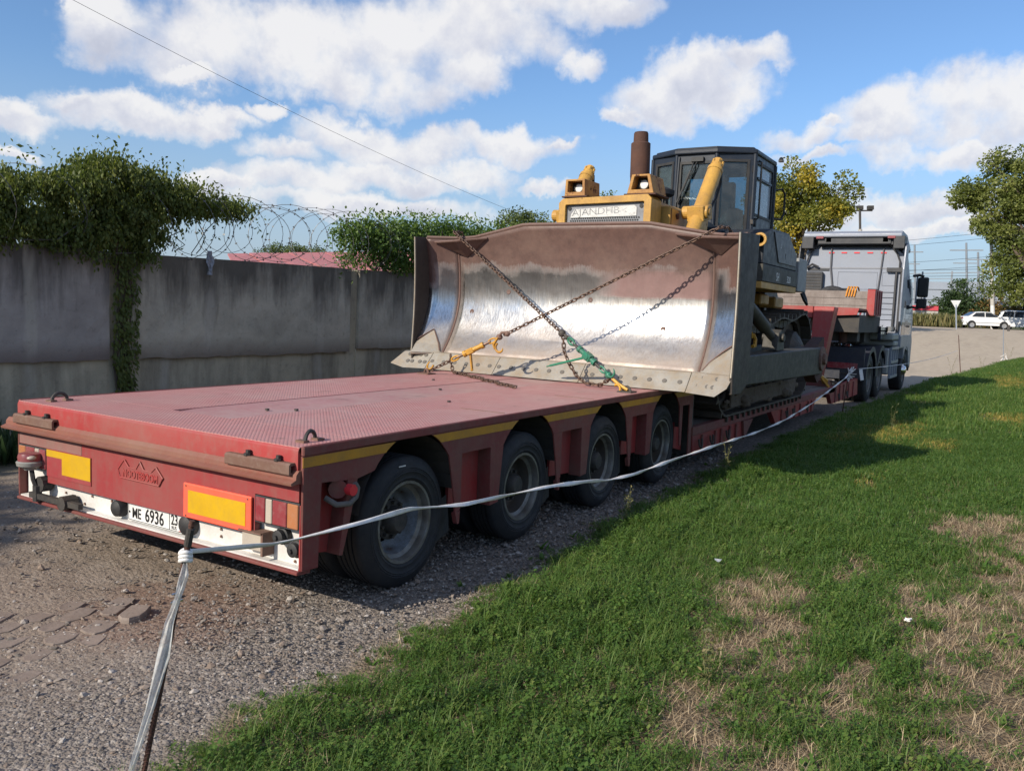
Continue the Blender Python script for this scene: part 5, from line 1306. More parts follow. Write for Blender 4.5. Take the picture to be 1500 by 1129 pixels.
# ================================================================== BULLDOZER
YC = 1.30
def bx_at(z):
    return 5.16-.32*((1.85-z)/.73)**2 if z < 1.85 else 5.16-.15*((z-1.85)/.75)**2
def top_z(y):
    return float(np.interp(y, [-.72,-.40,.35,1.80,2.50,3.10], [2.445,2.455,2.58,2.585,2.455,2.445]))
def wing(y):
    d = max(0, -.32-y, (y-2.72)*1.25); return .46*d
def blade_material():
    """worn mouldboard: brown paint left at the top, bare polished steel below, scratches and rub marks"""
    mt = bpy.data.materials.new('mouldboard_worn_steel'); mt.use_nodes = True; t = mt.node_tree; t.nodes.clear(); T = NT(t)
    p = T.n('ShaderNodeTexCoord').outputs['Object']; x, y, z = T.sep(T.vmath('ADD', p, (BLO[0], BLO[1], BLO[2])))
    n1 = T.noise(p, 2.0, 7, .65); n2 = T.noise(p, 12, 6, .7); scr = T.noise(T.vmath('MULTIPLY', p, (1, 1, .10)), 55, 4, .7)
    jag = T.math('MULTIPLY_ADD', T.math('SUBTRACT', n1, .5), .30, T.math('MULTIPLY', T.math('SUBTRACT', scr, .5), .07))
    jag = T.math('MULTIPLY_ADD', T.math('SUBTRACT', n2, .5), .10, jag)
    # the paint line runs higher at the left; a rubbed reddish paint field survives on the right
    zl = T.math('ADD', z, jag)
    line = T.rng(y, .2, 2.4, 2.08, 2.12)
    paint = T.rng(T.math('SUBTRACT', zl, line), -.05, .06)
    ends = T.math('MAXIMUM', T.rng(T.math('MULTIPLY_ADD', n1, .2, y), -.30, -.42), T.rng(T.math('MULTIPLY_ADD', n1, -.2, y), 2.80, 2.88))
    paint = T.math('MAXIMUM', paint, T.math('MULTIPLY', ends, T.rng(T.math('ADD', z, jag), 1.90, 1.96)))
    pink = T.math('MULTIPLY', T.rng(T.math('MULTIPLY_ADD', n1, .5, y), 1.25, .95), T.math('MULTIPLY', T.rng(T.math('ADD', z, T.math('MULTIPLY', jag, .2)), 1.83, 1.86), T.rng(y, -.38, -.30)))
    pink = T.math('MULTIPLY', pink, T.rng(z, 2.16, 2.10))
    seamd = T.math('MINIMUM', T.math('ABSOLUTE', T.math('ADD', y, .32)), T.math('ABSOLUTE', T.math('SUBTRACT', y, 2.72)))
    grime = T.math('MAXIMUM', T.rng(T.math('MULTIPLY_ADD', n2, .06, seamd), .09, .03), T.rng(T.math('MULTIPLY_ADD', n1, .22, z), 1.34, 1.22))
    stn = T.math('MULTIPLY', T.rng(T.noise(T.vmath('MULTIPLY', p, (1, 1, .28)), 3.8, 8, .72), .50, .60), T.rng(scr, .35, .65, .25, .75))
    brown = T.mix(T.rng(n2, .35, .7), (.125,.070,.055), (.085,.047,.038)); brown = T.mix(T.rng(n1, .5, .8), brown, (.17,.105,.08))
    pinkc = T.mix(T.rng(n2, .3, .7), (.205,.112,.10), (.165,.088,.078))
    # steel: base colour
    steel = T.mix(T.rng(n1, .35, .7), (.56,.55,.54), (.44,.43,.41)); steel = T.mix(T.rng(scr, .45, .65, 0, .6), steel, (.27,.25,.235))
    dark = T.math('MULTIPLY', T.rng(T.math('ADD', z, jag), 1.64, 1.90), T.rng(T.math('SUBTRACT', 1.0, paint), 0, 1))
    steel = T.mix(T.math('MULTIPLY', dark, .86), steel, (.115,.105,.10))
    tan = T.rng(T.math('ADD', z, T.math('MULTIPLY', n1, .25)), 1.66, 1.34)
    steel = T.mix(T.math('MULTIPLY', tan, T.rng(n2, .3, .75, .45, .9)), steel, (.46,.36,.27))
    steel = T.mix(T.math('MULTIPLY', stn, .42), steel, (.30,.235,.19))
    col = T.mix(T.math('MULTIPLY', pink, .9), steel, pinkc); col = T.mix(paint, col, brown); col = T.mix(T.math('MULTIPLY', grime, .8), col, (.17,.12,.105))
    cover = T.math('MAXIMUM', T.math('MAXIMUM', paint, T.math('MULTIPLY', pink, .9)), T.math('MULTIPLY', grime, .8))
    met = T.math('SUBTRACT', .95, T.math('MULTIPLY', cover, .93)); met = T.math('SUBTRACT', met, T.math('MULTIPLY', tan, .25)); met = T.math('MAXIMUM', T.math('SUBTRACT', met, T.math('MULTIPLY', stn, .30)), 0.0); 
    ro = T.math('ADD', T.rng(n1, .3, .75, .17, .27), T.math('MULTIPLY', T.math('MAXIMUM', tan, dark), .14)); ro = T.math('ADD', ro, T.math('MULTIPLY', cover, .28))
    b = T.n('ShaderNodeBsdfPrincipled'); T._set(b.inputs['Base Color'], col); T._set(b.inputs['Metallic'], met); T._set(b.inputs['Roughness'], ro)
    b.inputs['Anisotropic'].default_value = .3; b.inputs['Anisotropic Rotation'].default_value = .25
    tn = T.n('ShaderNodeTangent', direction_type='RADIAL', axis='Z'); t.links.new(tn.outputs[0], b.inputs['Tangent'])
    dents = T.noise(p, 1.7, 3, .5); h = T.math('ADD', T.math('MULTIPLY', dents, .014), T.math('ADD', T.math('MULTIPLY', scr, .0009), T.math('MULTIPLY', n2, .0005)))
    h = T.math('MULTIPLY_ADD', cover, .0012, h)
    bn = T.n('ShaderNodeBump'); bn.inputs['Distance'].default_value = 1; T._set(bn.inputs['Height'], h); t.links.new(bn.outputs[0], b.inputs['Normal'])
    out = T.n('ShaderNodeOutputMaterial'); t.links.new(b.outputs[0], out.inputs[0]); return mt
def build_dozer():
    t = thing('bulldozer', (8.3, YC, .49), 'worn yellow and slate crawler bulldozer on the low-loader, wide steel blade to the rear', 'bulldozer')
    global BLO
    BLO = (8.3, YC, .49)
    BM = blade_material()
    EDGE_M = mat('cutting_edge_steel', (.42,.39,.34), (.34,.31,.25), 6, .45, metal=.4, dirt=(.33,.22,.12), dirt_amt=.6, dscale=3, bump=.001)
    SIDE_M = mat('blade_end_grey', (.052,.043,.037), (.038,.032,.029), 3, .6, metal=.1, dirt=(.085,.072,.060), dirt_amt=.45, bump=.002, bscale=25, streak=.2)
    BRM = mat('blade_brown', (.14,.080,.064), (.10,.057,.047), 4, .65, dirt=(.22,.15,.12), dirt_amt=.4, bump=.0015)
    # --- blade
    bl = thing('blade', (5.1, YC, .95), None, None); bl.parent = t; bl.location = Vector((5.1, YC, .95))-wloc(t)
    def surf(ya, yb, ny, nm):
        zs = np.linspace(0, 1, 26); rows = []
        for s in zs:
            row = []
            for k in range(ny+1):
                y = ya+(yb-ya)*k/ny; z = 1.125+(top_z(y)-1.125)*s
                row.append((bx_at(z)-wing(y), y, z))
            rows.append(row)
        o = MB().grid(rows).build(nm, [BM, SIDE_M], None, smooth=60, fix=False)
        for v in o.data.vertices: v.co -= Vector(BLO)
        o.location = Vector(BLO)
        # normals face the rear (-x)
        if o.data.polygons[0].normal.x > 0: o.data.flip_normals()
        o.parent = bl; o.location = Vector(BLO)-wloc(bl)
        sd = o.modifiers.new('plate', 'SOLIDIFY'); sd.thickness = .035; sd.offset = -1; sd.material_offset = 1
        return o
    surf(-.32, 2.72, 40, 'mouldboard'); surf(-.705, -.322, 6, 'wing_plate'); surf(2.722, 3.035, 6, 'wing_plate')
    def fp(y, z, off=.0): return Vector((bx_at(z)-wing(y)-off, y, z))
    # weld seams and lower corner wear plates
    for y in (-.32, 2.72):
        MB().tube([fp(y, z, .004) for z in np.linspace(1.14, top_z(y)-.12, 22)], .012, 6).build('weld_seam', BRM, bl, smooth=60)
    for s, ya, yb, ym in ((1, -.34, -.70, -.52), (-1, 2.74, 3.03, 2.90)):
        P = [fp(ya, 1.135, .012), fp(yb, 1.135, .012), fp(yb, 1.45 if s > 0 else 1.25, .012), fp(ym, 1.40 if s < 0 else 1.32, .012), fp(ya+(yb-ya)*.12, 1.22, .012)]
        Q = [p+Vector((.012,0,0)) for p in P]; n = len(P)
        o = MB().add(P+Q, [tuple(range(n))]+[(i,(i+1)%n,n+(i+1)%n,n+i) for i in range(n)]).build('wear_plate', EDGE_M, bl, bevel=.003)
        MB().tube([fp(ya+(yb-ya)*.05, 1.16, .014), fp(ya+(yb-ya)*.2, 1.24, .014), fp(ym, 1.40 if s < 0 else 1.34, .014), fp(yb, 1.47 if s > 0 else 1.28, .014)], .009, 5).build('weld_seam', BRM, bl)
    # top edge bar
    ys = np.linspace(-.70, 3.03, 41)
    MB().tube([(bx_at(top_z(y))-wing(y)+.015, y, top_z(y)+.005) for y in ys], .022, 6).build('top_bar', BRM, bl, smooth=50)
    # triangular hood gussets
    for s, P in ((1, [(.28-.48,2.50),(-.40-.0,2.47),(-.68,2.40),(-.44,2.29)]), (-1, [(2.36,2.49),(2.66,2.49),(3.10,2.40),(2.72,2.25)])):
        if s > 0: P = [(.06,2.475),(-.62,2.42),(-.40,2.27)]
        else: P = [(2.30,2.45),(2.94,2.40),(2.60,2.24)]
        f = [fp(y, z, .012) for y, z in P]; apex = (f[0]+f[1])/2+Vector((-.13, 0, -.02)); a2 = f[0].lerp(f[1], .25)+Vector((-.06,0,-.01))
        m = MB(); vs = f+[apex, a2]
        m.add(vs, [(0,4,2),(4,3,2),(3,1,2),(0,1,3),(0,3,4)])
        m.build('hood_gusset', BRM, bl, bevel=.004)
        MB().tube([f[0], a2, apex, f[1]], .014, 6).build('gusset_lip', BRM, bl, smooth=50)
    # end plates
    for y0, y1 in ((-.735, -.705), (3.035, 3.06)):
        yy = -.70 if y0 < 0 else 3.03; xf = 4.585 if y0 < 0 else 4.70
        fr = [(xf+.03*math.sin(PI*(z-1.13)/1.31), z) for z in np.linspace(1.13, 2.44, 14)]
        poly = [(xf+.015, .975)]+fr+[(5.17, 2.47), (5.16, 2.2), (5.10, 1.45), (5.10, 1.06), (4.86, .97)]
        MB().prism(poly, 'y', y0, y1).build('end_plate', SIDE_M, bl, bevel=.004)
        MB().tube([(x-.004, (y0+y1)/2, z) for x, z in fr], .009, 6).build('worn_edge', EDGE_M, bl, smooth=50)
    # cutting edge sections, bolted
    bolt = MB(); bolt.lathe((0,0,0), (-1,0,0), [(.024,.001),(.024,.003),(.017,.0035),(.015,.001),(.001,.0015)], 12); ringm = bolt.mesh('bolt', mat('bolt_steel', (.22,.20,.17), (.14,.125,.11), 20, .5, metal=.4), 30)
    def ce(ya, yb, bolts, nm='cutting_edge', cut=None):
        zt, zb = 1.135, .958
        def X(z, y): return 4.80-.16*(1.135-z)/.177-wing(y)*(.12 if y > 2.7 else 1.0)
        if cut is None: P = [(ya, zb), (yb, zb), (yb, zt), (ya, zt)]
        else: P = cut
        f = [Vector((X(z, y), y, z)) for y, z in P]; nb = [p+Vector((.035, 0, .012)) for p in f]; n = len(P)
        o = MB().add(f+nb, [tuple(range(n)), tuple(range(2*n-1, n-1, -1))]+[(i,(i+1)%n,n+(i+1)%n,n+i) for i in range(n)]).build(nm, EDGE_M, bl, bevel=.003)
        for y, z in bolts:
            b = inst(ringm, 'bolt', bl, Vector((X(z, y)-.004, y, z))-wloc(bl)); b.rotation_euler = (0, .73, 0)
        return o
    ce(-.27, .86, [(-.19+.155*k, 1.045) for k in range(7)])
    ce(.865, 1.90, [(.93+.155*k, 1.045) for k in range(7)])
    ce(1.905, 2.80, [(1.98+.155*k, 1.045) for k in range(6)])
    eb = [(-.08,.075),(-.15,.075),(-.30,.075),(-.05,.0),(-.115,.0),(-.22,.0),(-.28,.0)]
    ce(0, 0, [(-.275+dy, 1.03+dz) for dy, dz in eb], 'end_bit', [(-.275,.955),(-.60,.95),(-.70,1.03),(-.73,1.14),(-.275,1.137)])
    ce(0, 0, [(2.80-dy, 1.03+dz) for dy, dz in eb], 'end_bit', [(2.805,.958),(2.805,1.137),(3.20,1.128),(3.30,.99),(3.10,.952)])
    # a few dents / plugs on the mouldboard
    for y, z in ((2.52,1.62),(1.02,1.80),(.16,1.53),(2.05,1.86)):
        MB().lathe(fp(y, z, -.002), (-1,0,.1), [(.03,.0),(.026,.006),(.012,.004),(.001,.002)], 12).build('plug_weld', BRM, bl, smooth=60)
    # stiffeners behind the blade
    m = MB(); m.box(5.18, 5.40, -.6, 3.0, 2.15, 2.35).box(5.18, 5.42, -.6, 3.0, 1.25, 1.50)
    for y in (-.3, .5, 1.3, 2.1, 2.9): m.box(5.18, 5.36, y-.02, y+.02, 1.1, 2.4)
    m.build('back_stiffener', SIDE_M, bl)
    # --- push arms
    for s, y0, y1 in ((-1, -.50, -.24), (1, 2.84, 3.10)):
        a = MB().prism([(5.14,1.28),(9.60,1.31),(9.78,1.22),(9.78,1.02),(9.60,.93),(5.14,.98)], 'y', y0, y1).build('push_arm', OLIVE, t, bevel=.012)
        yc = (y0+y1)/2; yo = y0-.02 if s < 0 else y1+.02
        MB().cyl((9.52,y0-.03,1.15),(9.52,y1+.03,1.15), .17, .17, 20).cyl((9.52,y0-.07,1.15),(9.52,y1+.07,1.15), .08, .08, 12).build('trunnion_cap', BROWN, a, bevel=.006)
        MB().prism([(9.25,1.30),(9.85,1.45),(9.95,1.15),(9.9,.88),(9.6,.80),(9.4,.90)], 'y', y0+.05, y1-.05).build('trunnion_bracket', RUSTM, a)
        MB().cyl((5.22,yc,2.10),(7.30,yc,1.46), .052, .052, 12).cyl((6.0,yc,1.86),(6.9,yc,1.583), .078, .078, 12).build('tilt_brace', DARKM, a, smooth=50)
        MB().prism([(7.16,1.31),(7.52,1.31),(7.46,1.50),(7.36,1.56),(7.24,1.52)], 'y', yc-.09, yc+.09).cyl((7.34,yc-.13,1.46),(7.34,yc+.13,1.46),.05,.05,12).build('brace_lug', OLIVE, a, bevel=.006)
        # dangling yellow hook on the arm
        if s < 0: MB().tube([(6.70,-.30,1.50),(6.74,-.32,1.44),(6.70,-.33,1.37),(6.64,-.32,1.36)], .022, 6).tube([(6.66,-.3,1.46),(6.62,-.3,1.52)], .018, 6).build('hook', BINDY, a)
    # --- crawler tracks
    rs, ri, zs_, zi = .60, .50, 1.165, 1.06; xs, xi = 10.32, 6.78; zb = .535
    path = []
    for k in range(13): path.append((xi+(xs-xi-.1)*k/12, zb))
    for k in range(1, 24):
        a = -PI/2+PI*k/24; path.append((xs+rs*math.cos(a), zs_+(rs+.0)*math.sin(a)*(1 if a > 0 else (zs_-zb)/rs)))
    nt_ = 40
    for k in range(nt_+1):
        x = xs+(xi-xs)*k/nt_; base = (zs_+rs)+((zi+ri)-(zs_+rs))*k/nt_
        path.append((x, base-.045*abs(math.sin(PI*(x-6.4)/1.22))**.8*0+.0-.055*(math.sin(PI*((x-6.55)/1.24)))**2))
    for k in range(1, 20):
        a = PI/2+PI*k/20; path.append((xi+ri*math.cos(a), zi+ri*math.sin(a)*(1 if a < PI else (zi-zb)/ri)))
    path = np.array(path); seg = np.linalg.norm(np.diff(np.vstack([path, path[:1]]), axis=0), axis=1); cum = np.concatenate([[0], np.cumsum(seg)]); per = cum[-1]
    ns = int(round(per/.228)); pitch = per/ns
    pc = np.vstack([path, path[:1]])
    def at(u): u = u % per; return np.array([np.interp(u, cum, pc[:, 0]), np.interp(u, cum, pc[:, 1])])
    sh = MB(); w = .28
    sh.box(-pitch*.49, pitch*.49, -w, w, -.004, .018).prism([(-.028,.018),(.018,.018),(.004,.085),(-.012,.085)], 'y', -w, w)
    for yy in (-.10, .10): sh.box(-pitch*.52, pitch*.40, yy-.025, yy+.025, -.11, -.004)
    shoe = sh.mesh('track_shoe', TRACKM)
    for yc in (YC-1.07, YC+1.07):
        tr = thing('crawler_track', (8.3, yc, .49), None, None); tr.parent = t; tr.location = Vector((8.3, yc, .49))-wloc(t); off = wloc(tr)
        for k in range(ns):
            q = at(k*pitch); d = at(k*pitch+.06)-at(k*pitch-.06); ang = math.atan2(d[1], d[0])
            # outward normal is to the right of travel
            o = inst(shoe, 'track_shoe', tr, Vector((q[0], yc, q[1]))-off); o.rotation_euler = (PI, 0, 0)
            M = Matrix.Rotation(-ang, 4, 'Y') @ Matrix.Rotation(PI, 4, 'X'); o.rotation_euler = M.to_euler()
        yo = yc-.14
        m = MB(); m.box(6.9, 10.1, yc-.15, yc+.15, .78, 1.12); m.prism([(7.3,1.12),(9.9,1.12),(9.5,1.32),(7.7,1.32)], 'y', yc-.10, yc+.10); m.build('track_frame', DOZD, tr, bevel=.01)
        r = MB()
        for k in range(7): x = 7.22+.44*k; r.cyl((x,yc-.17,.68),(x,yc-.08,.68), .115, .115, 14).cyl((x,yc-.2,.68),(x,yc+.2,.68), .07,.07,10).cyl((x,yc+.08,.68),(x,yc+.17,.68), .115, .115, 14)
        r.build('track_roller', DARKM, tr)
        r = MB()
        for x in (7.77, 9.0): r.cyl((x,yc-.15,1.56),(x,yc+.15,1.56), .10, .10, 14).bar((x,yc,1.2),(x,yc,1.5),.08,.12)
        r.build('carrier_roller', DARKM, tr)
        MB().lathe((xi,yc-.16,zi), (0,1,0), [(.001,.06),(.12,.0),(.20,.05),(.36,.06),(.37,.0),(.43,.0),(.43,.32),(.37,.32),(.36,.26),(.2,.27),(.12,.32),(.001,.26)], 28).build('idler_wheel', TRACKM, tr, smooth=35)
        gear = []
        for k in range(52): a = 2*PI*k/52; rr_ = .545 if k % 4 in (0,1) else .475; gear.append((xs+rr_*math.cos(a), zs_+rr_*math.sin(a)))
        MB().prism(gear, 'y', yc-.05, yc+.05).lathe((xs,yc-.28,zs_), (0,1,0), [(.001,0),(.16,.0),(.26,.06),(.34,.12),(.38,.24)], 24).build('sprocket', TRACKM, tr)
        mm = MB()
        for k in range(60):
            x = rnd.uniform(6.9, 10.3); mm.sphere((x, yc-.26+rnd.uniform(0,.2), rnd.choice([rnd.uniform(.56,.70), rnd.uniform(.78,.9)])), rnd.uniform(.04,.11), 7, (1.6, .8, .7))
        mm.build('dried_mud', MUD, tr, smooth=80)['kind'] = 'stuff'
        mm = MB().box(7.0, 10.2, yc-.24, yc-.22, .60, .80); mm.build('roller_guard', MUD, tr)
    # --- engine hood and radiator guard
    y0, y1 = .74, 1.92
    g = MB()
    out = [(y0,1.6),(y0,2.97),(y0+.05,3.02),(y1-.05,3.0),(y1,2.95),(y1,1.6)]; inn = [(y0+.09,1.6),(y0+.09,2.935),(y0+.10,2.940),(y1-.10,2.925),(y1-.09,2.915),(y1-.09,1.6)]
    n = len(out); v = [(6.0,a,b) for a, b in out]+[(6.0,a,b) for a, b in inn]+[(6.30,a,b) for a, b in out]+[(6.045,a,b) for a, b in inn]
    f = []
    for i in range(n-1): f += [(i,i+1,n+i+1,n+i), (i,2*n+i,2*n+i+1,i+1), (n+i,n+i+1,3*n+i+1,3*n+i)]
    guard = g.add(v, f).build('radiator_guard', DOZY, t, bevel=.018, seg=2)
    gr = MB().box(6.045, 6.07, y0+.088, y1-.088, 1.6, 2.937).build('grille', GRILLE, guard)
    hole = MB()
    for j in range(12):
        for k in range(30): hole.cyl((6.041, .90+.0295*k+(.0148 if j % 2 else 0), 2.767-.028*j), (6.046, .90+.0295*k+(.0148 if j % 2 else 0), 2.767-.028*j), .0115, .0115, 6)
    ho = hole.build('grille_hole', BLACK, guard, fix=False); ho['kind'] = 'stuff'
    for y, z in ((.875,2.895),(1.79,2.885)): MB().cyl((6.038,y,z),(6.047,y,z),.024,.024,14).build('port', BLACK, guard)
    st = MB().prism([(.93,2.785),(1.775,2.775),(1.765,2.82),(1.72,2.875),(1.69,2.875),(.96,2.905),(.93,2.88)], 'x', 6.036, 6.045).build('name_strip', mat('peeling_white', (.66,.65,.62), (.56,.55,.52), 14, .6, dirt=(.30,.28,.26), dirt_amt=.35, dscale=12), guard)
    text('name_letters', 'AJANDHB', guard, mat('letter_grey', (.15,.15,.16), (.20,.20,.20), 10, .6), (6.0335, 1.755, 2.797), (0,-1,.03), (0,.04,1), .112, .0012, 'LEFT', 1.25, -.0022)
    cr = MB()
    for k in range(70):
        y = rnd.uniform(.95, 1.75); z = rnd.uniform(2.79, 2.88); a = rnd.uniform(0, PI); L_ = rnd.uniform(.008, .03)
        cr.bar((6.0352, y, z), (6.0352, y+L_*math.cos(a), z+L_*math.sin(a)), .0022, .0008, up=(1,0,0))
    cr.build('paint_crack', GRILLE, guard, fix=False)['kind'] = 'stuff'
    # hood body
    MB().prism([(y0+.02,1.6),(y0+.02,2.95),(y0+.10,2.995),(y1-.1,2.975),(y1-.02,2.93),(y1-.02,1.6)], 'x', 6.305, 7.75).build('engine_hood', DOZY, t, bevel=.012)
    MB().prism([(7.76,1.6),(7.76,2.96),(7.95,2.96),(8.85,2.86),(8.85,1.6)], 'y', y0+.04, y1-.04).build('cowl', DOZD, t, bevel=.01)
    # side cover with brackets and bosses towards the lift cylinder
    c = MB().prism([(6.33,2.92),(6.75,2.90),(6.95,2.86),(7.02,2.75),(7.30,2.70),(7.35,2.45),(6.33,2.40)], 'y', y0-.10, y0+.02).build('side_cover', DOZY, t, bevel=.008)
    MB().cyl((7.12,y0-.18,2.70),(7.12,y0-.08,2.70),.065,.065,14).cyl((7.12,y0-.20,2.70),(7.12,y0-.18,2.70),.03,.03,8).cyl((7.0,y0-.16,2.5),(7.0,y0-.08,2.5),.07,.07,14).prism([(7.22,2.70),(7.42,2.92),(7.52,2.88),(7.46,2.6),(7.3,2.45)], 'y', y0-.15, y0-.05).build('boss', DOZY, c, bevel=.006)
    MB().cyl((6.72,y0-.112,2.72),(6.70,y0-.112,2.62),.03,.03,6).cyl((6.52,y0-.112,2.85),(6.55,y0-.112,2.80),.025,.02,6).build('rust_hole', RUSTM, c)
    MB().box(6.36, 6.375, y0-.104, y0-.10, 2.42, 2.90).build('panel_gap', RUSTM, c)
    # headlamp housings
    def headlamp(ya, yb, z0, z1, taper, nm='headlamp_housing'):
        m = MB(); x0, x1 = 6.02, 6.42; ym = (ya+yb)/2
        O = [(ya-taper, z0), (yb+taper, z0), (yb, z1), (ya, z1)]; I = [(ya+.035-taper*.7, z0+.045), (yb-.035+taper*.7, z0+.045), (yb-.03, z1-.022), (ya+.03, z1-.022)]
        v = [(x0,a,b) for a, b in O]+[(x0,a,b) for a, b in I]+[(x1,a,b) for a, b in O]+[(x0+.14,a,b) for a, b in I]
        f = [(i,(i+1)%4,4+(i+1)%4,4+i) for i in range(4)]+[(i,8+i,8+(i+1)%4,(i+1)%4) for i in range(4)]+[(4+i,4+(i+1)%4,12+(i+1)%4,12+i) for i in range(4)]+[(12,13,14,15),(8,11,10,9)]
        h = m.add(v, f).build(nm, mat('housing_yellow_rust_%s' % nm[-1] if False else 'housing_yellow_rust', (.50,.27,.06), (.30,.13,.04), 8, .6, rust=(.11,.045,.03), rust_amt=.5, dirt=(.2,.1,.05), dirt_amt=.4), t, bevel=.004)
        MB().box(x0-.012, x1, ya-taper-.03, yb+taper+.03, z0-.016, z0).build('housing_base', RUSTM, h)
        MB().box(x0+.135, x0+.142, I[0][0], I[1][0], I[0][1], I[2][1]).build('housing_back', BLACK, h)
        L_ = MB().lathe((x0+.13, ym, (z0+z1)/2+.008), (-1,0,0), [(.052,0),(.052,.020),(.046,.024),(.025,.027),(.001,.028)], 20).build('headlight', LAMPG, h, smooth=40)
        MB().lathe((x0+.13, ym, (z0+z1)/2+.008), (-1,0,0), [(.060,0),(.060,.034),(.052,.036),(.050,.030)], 20).build('bezel', DARKM, h, smooth=40)
    headlamp(.785, 1.0, 3.03, 3.245, .055); headlamp(1.60, 1.85, 3.03, 3.225, .01)
    # exhaust stack
    e = MB().lathe((6.60,1.15,3.0), (-.01,0.02,1), [(.115,0),(.115,.30),(.118,.31),(.116,.70),(.104,.712),(.090,.715),(.086,.82)], 24).build('exhaust_stack', RUSTM, t, smooth=35)
    MB().cyl((6.592,1.163,3.72),(6.590,1.166,3.835),.078,.080,16).build('stack_tip', RUSTM, e, smooth=50)
    m = MB(); m.prism([(6.50,3.0),(6.76,3.0),(6.74,3.28),(6.56,3.30)], 'y', 1.03, 1.25); m.build('stack_box', DOZY, t, bevel=.01)
    # air pre-cleaner
    a = MB().lathe((8.30,1.62,2.9), (0,0,1), [(.10,0),(.10,.40),(.20,.42),(.235,.44),(.24,.50),(.17,.535),(.06,.55),(.001,.55)], 26).build('air_precleaner', DOZD, t, smooth=35)
    for k in range(20):
        q = 2*PI*k/20; MB().bar((8.30+.15*math.cos(q),1.62+.15*math.sin(q),3.16),(8.30+.15*math.cos(q),1.62+.15*math.sin(q),3.32),.012,.02).build('vane', DARKM, a)
    # --- lift cylinders
    for y, s in ((.43, -1), (2.17, 1)):
        A, B = Vector((6.52,y,2.63)), Vector((7.16,y,3.42)); d = (B-A).normalized()
        c = MB().cyl(A, B, .092, .092, 20).lathe(A, -d, [(.105,0),(.105,.06),(.07,.09),(.05,.10)], 18).build('lift_cylinder', DOZY, t, smooth=40)
        top = MB().lathe(B, d, [(.098,0),(.098,.05),(.075,.06),(.078,.12),(.06,.13),(.062,.20),(.04,.215),(.001,.22)], 16)
        for k in range(6): q = 2*PI*k/6; u, v2 = MB.frame(d); cc_ = B+d*.10+u*(.065*math.cos(q))+v2*(.065*math.sin(q)); top.cyl(cc_, cc_+d*.07, .018, .018, 6)
        top.build('cylinder_head', DOZY, c, smooth=40)
        MB().tube([B+d*.12+Vector((.02,-.03*s,0)), B+Vector((.16,-.03,.06)), B+Vector((.20,-.02,-.10)), B+Vector((.12,0,-.30)), A+Vector((.25,0,.1))], .018, 8).build('hose', RUBBER2, c, smooth=50)
        MB().tube([B+d*.05+Vector((.10,0,0)), A.lerp(B,.5)+Vector((.14,0,-.05)), A.lerp(B,.2)+Vector((.13,0,-.03))], .013, 6).build('pipe', DARKM, c, smooth=50)
        MB().cyl(A, Vector((5.35,y,1.30)), .042, .042, 12).build('piston_rod', CHROME, c, smooth=50)
        M_ = A.lerp(B, .32)
        MB().obox(M_, Vector((.15,0,.03)), Vector((0,.10,0)), Vector((-.02,0,.085))).cyl(M_+Vector((-.06,-.135,0)), M_+Vector((-.06,.18,0)), .075, .075, 18).cyl(M_+Vector((-.06,-.15,0)), M_+Vector((-.06,-.135,0)), .042, .042, 12).build('yoke', DOZY, c, bevel=.015)
        MB().obox((6.45,y-.08*s*0+.12*(-s),2.50), (.14,0,0), (0,.14,0), (0,0,.16)).build('yoke_bracket', DOZY, c, bevel=.02)
    # --- cab
    cab = thing('cab', (9.5, 1.27, 2.85), None, None); cab.parent = t; cab.location = Vector((9.5, 1.27, 2.85))-wloc(t)
    P = [(10.15,.50),(9.08,.50),(8.85,.98),(8.85,1.57),(9.08,2.03),(10.15,2.03)]; zb_, zt_ = 2.86, 3.975
    def facet(a, b, holes, nm='cab_wall', gl=None):
        """wall strip between two plan corners with rectangular window openings given as (s0,s1,z0,z1)"""
        A, B = Vector((*a, 0)), Vector((*b, 0)); D = B-A; L_ = D.length; D.normalize(); Nn = Vector((D.y, -D.x, 0))
        if Nn.dot(Vector(((a[0]+b[0])/2-9.5, (a[1]+b[1])/2-1.27, 0))) < 0: Nn = -Nn
        def bar(s0, s1, z0, z1, m, th=.05, off=0):
            p = [A+D*s0, A+D*s1]; q = [x-Nn*th for x in p]; o = Nn*off
            m.add([p[0]+o+Vector((0,0,z0)), p[1]+o+Vector((0,0,z0)), q[1]+o+Vector((0,0,z0)), q[0]+o+Vector((0,0,z0)), p[0]+o+Vector((0,0,z1)), p[1]+o+Vector((0,0,z1)), q[1]+o+Vector((0,0,z1)), q[0]+o+Vector((0,0,z1))], [(0,3,2,1),(4,5,6,7),(0,1,5,4),(1,2,6,5),(2,3,7,6),(3,0,4,7)])
        m = MB(); s = 0
        for s0, s1, z0, z1 in holes:
            bar(s, s0*L_, zb_, zt_, m); bar(s0*L_, s1*L_, zb_, z0, m); bar(s0*L_, s1*L_, z1, zt_, m); s = s1*L_
        bar(s, L_, zb_, zt_, m)
        w = m.build(nm, CABM, cab)
        for s0, s1, z0, z1 in holes:
            gmesh = MB(); bar(s0*L_, s1*L_, z0, z1, gmesh, .008, -.02); gmesh.build('window_pane', gl or GLASS, cab)
            fr = MB(); e = .018
            bar(s0*L_-e, s0*L_+e, z0, z1, fr, .014, .009); bar(s1*L_-e, s1*L_+e, z0, z1, fr, .014, .009); bar(s0*L_-e, s1*L_+e, z0-e, z0+e, fr, .012, .008); bar(s0*L_-e, s1*L_+e, z1-e, z1+e, fr, .012, .008)
            fr.build('rubber_seal', RUBBER2, cab)
        return w
    facet(P[0], P[1], [(.09,.91,3.15,3.88)], gl=GLASSW)
    facet(P[1], P[2], [(.16,.90,2.90,3.88)])
    facet(P[2], P[3], [(.12,.90,3.20,3.86)])
    facet(P[3], P[4], [(.14,.82,3.20,3.88)])
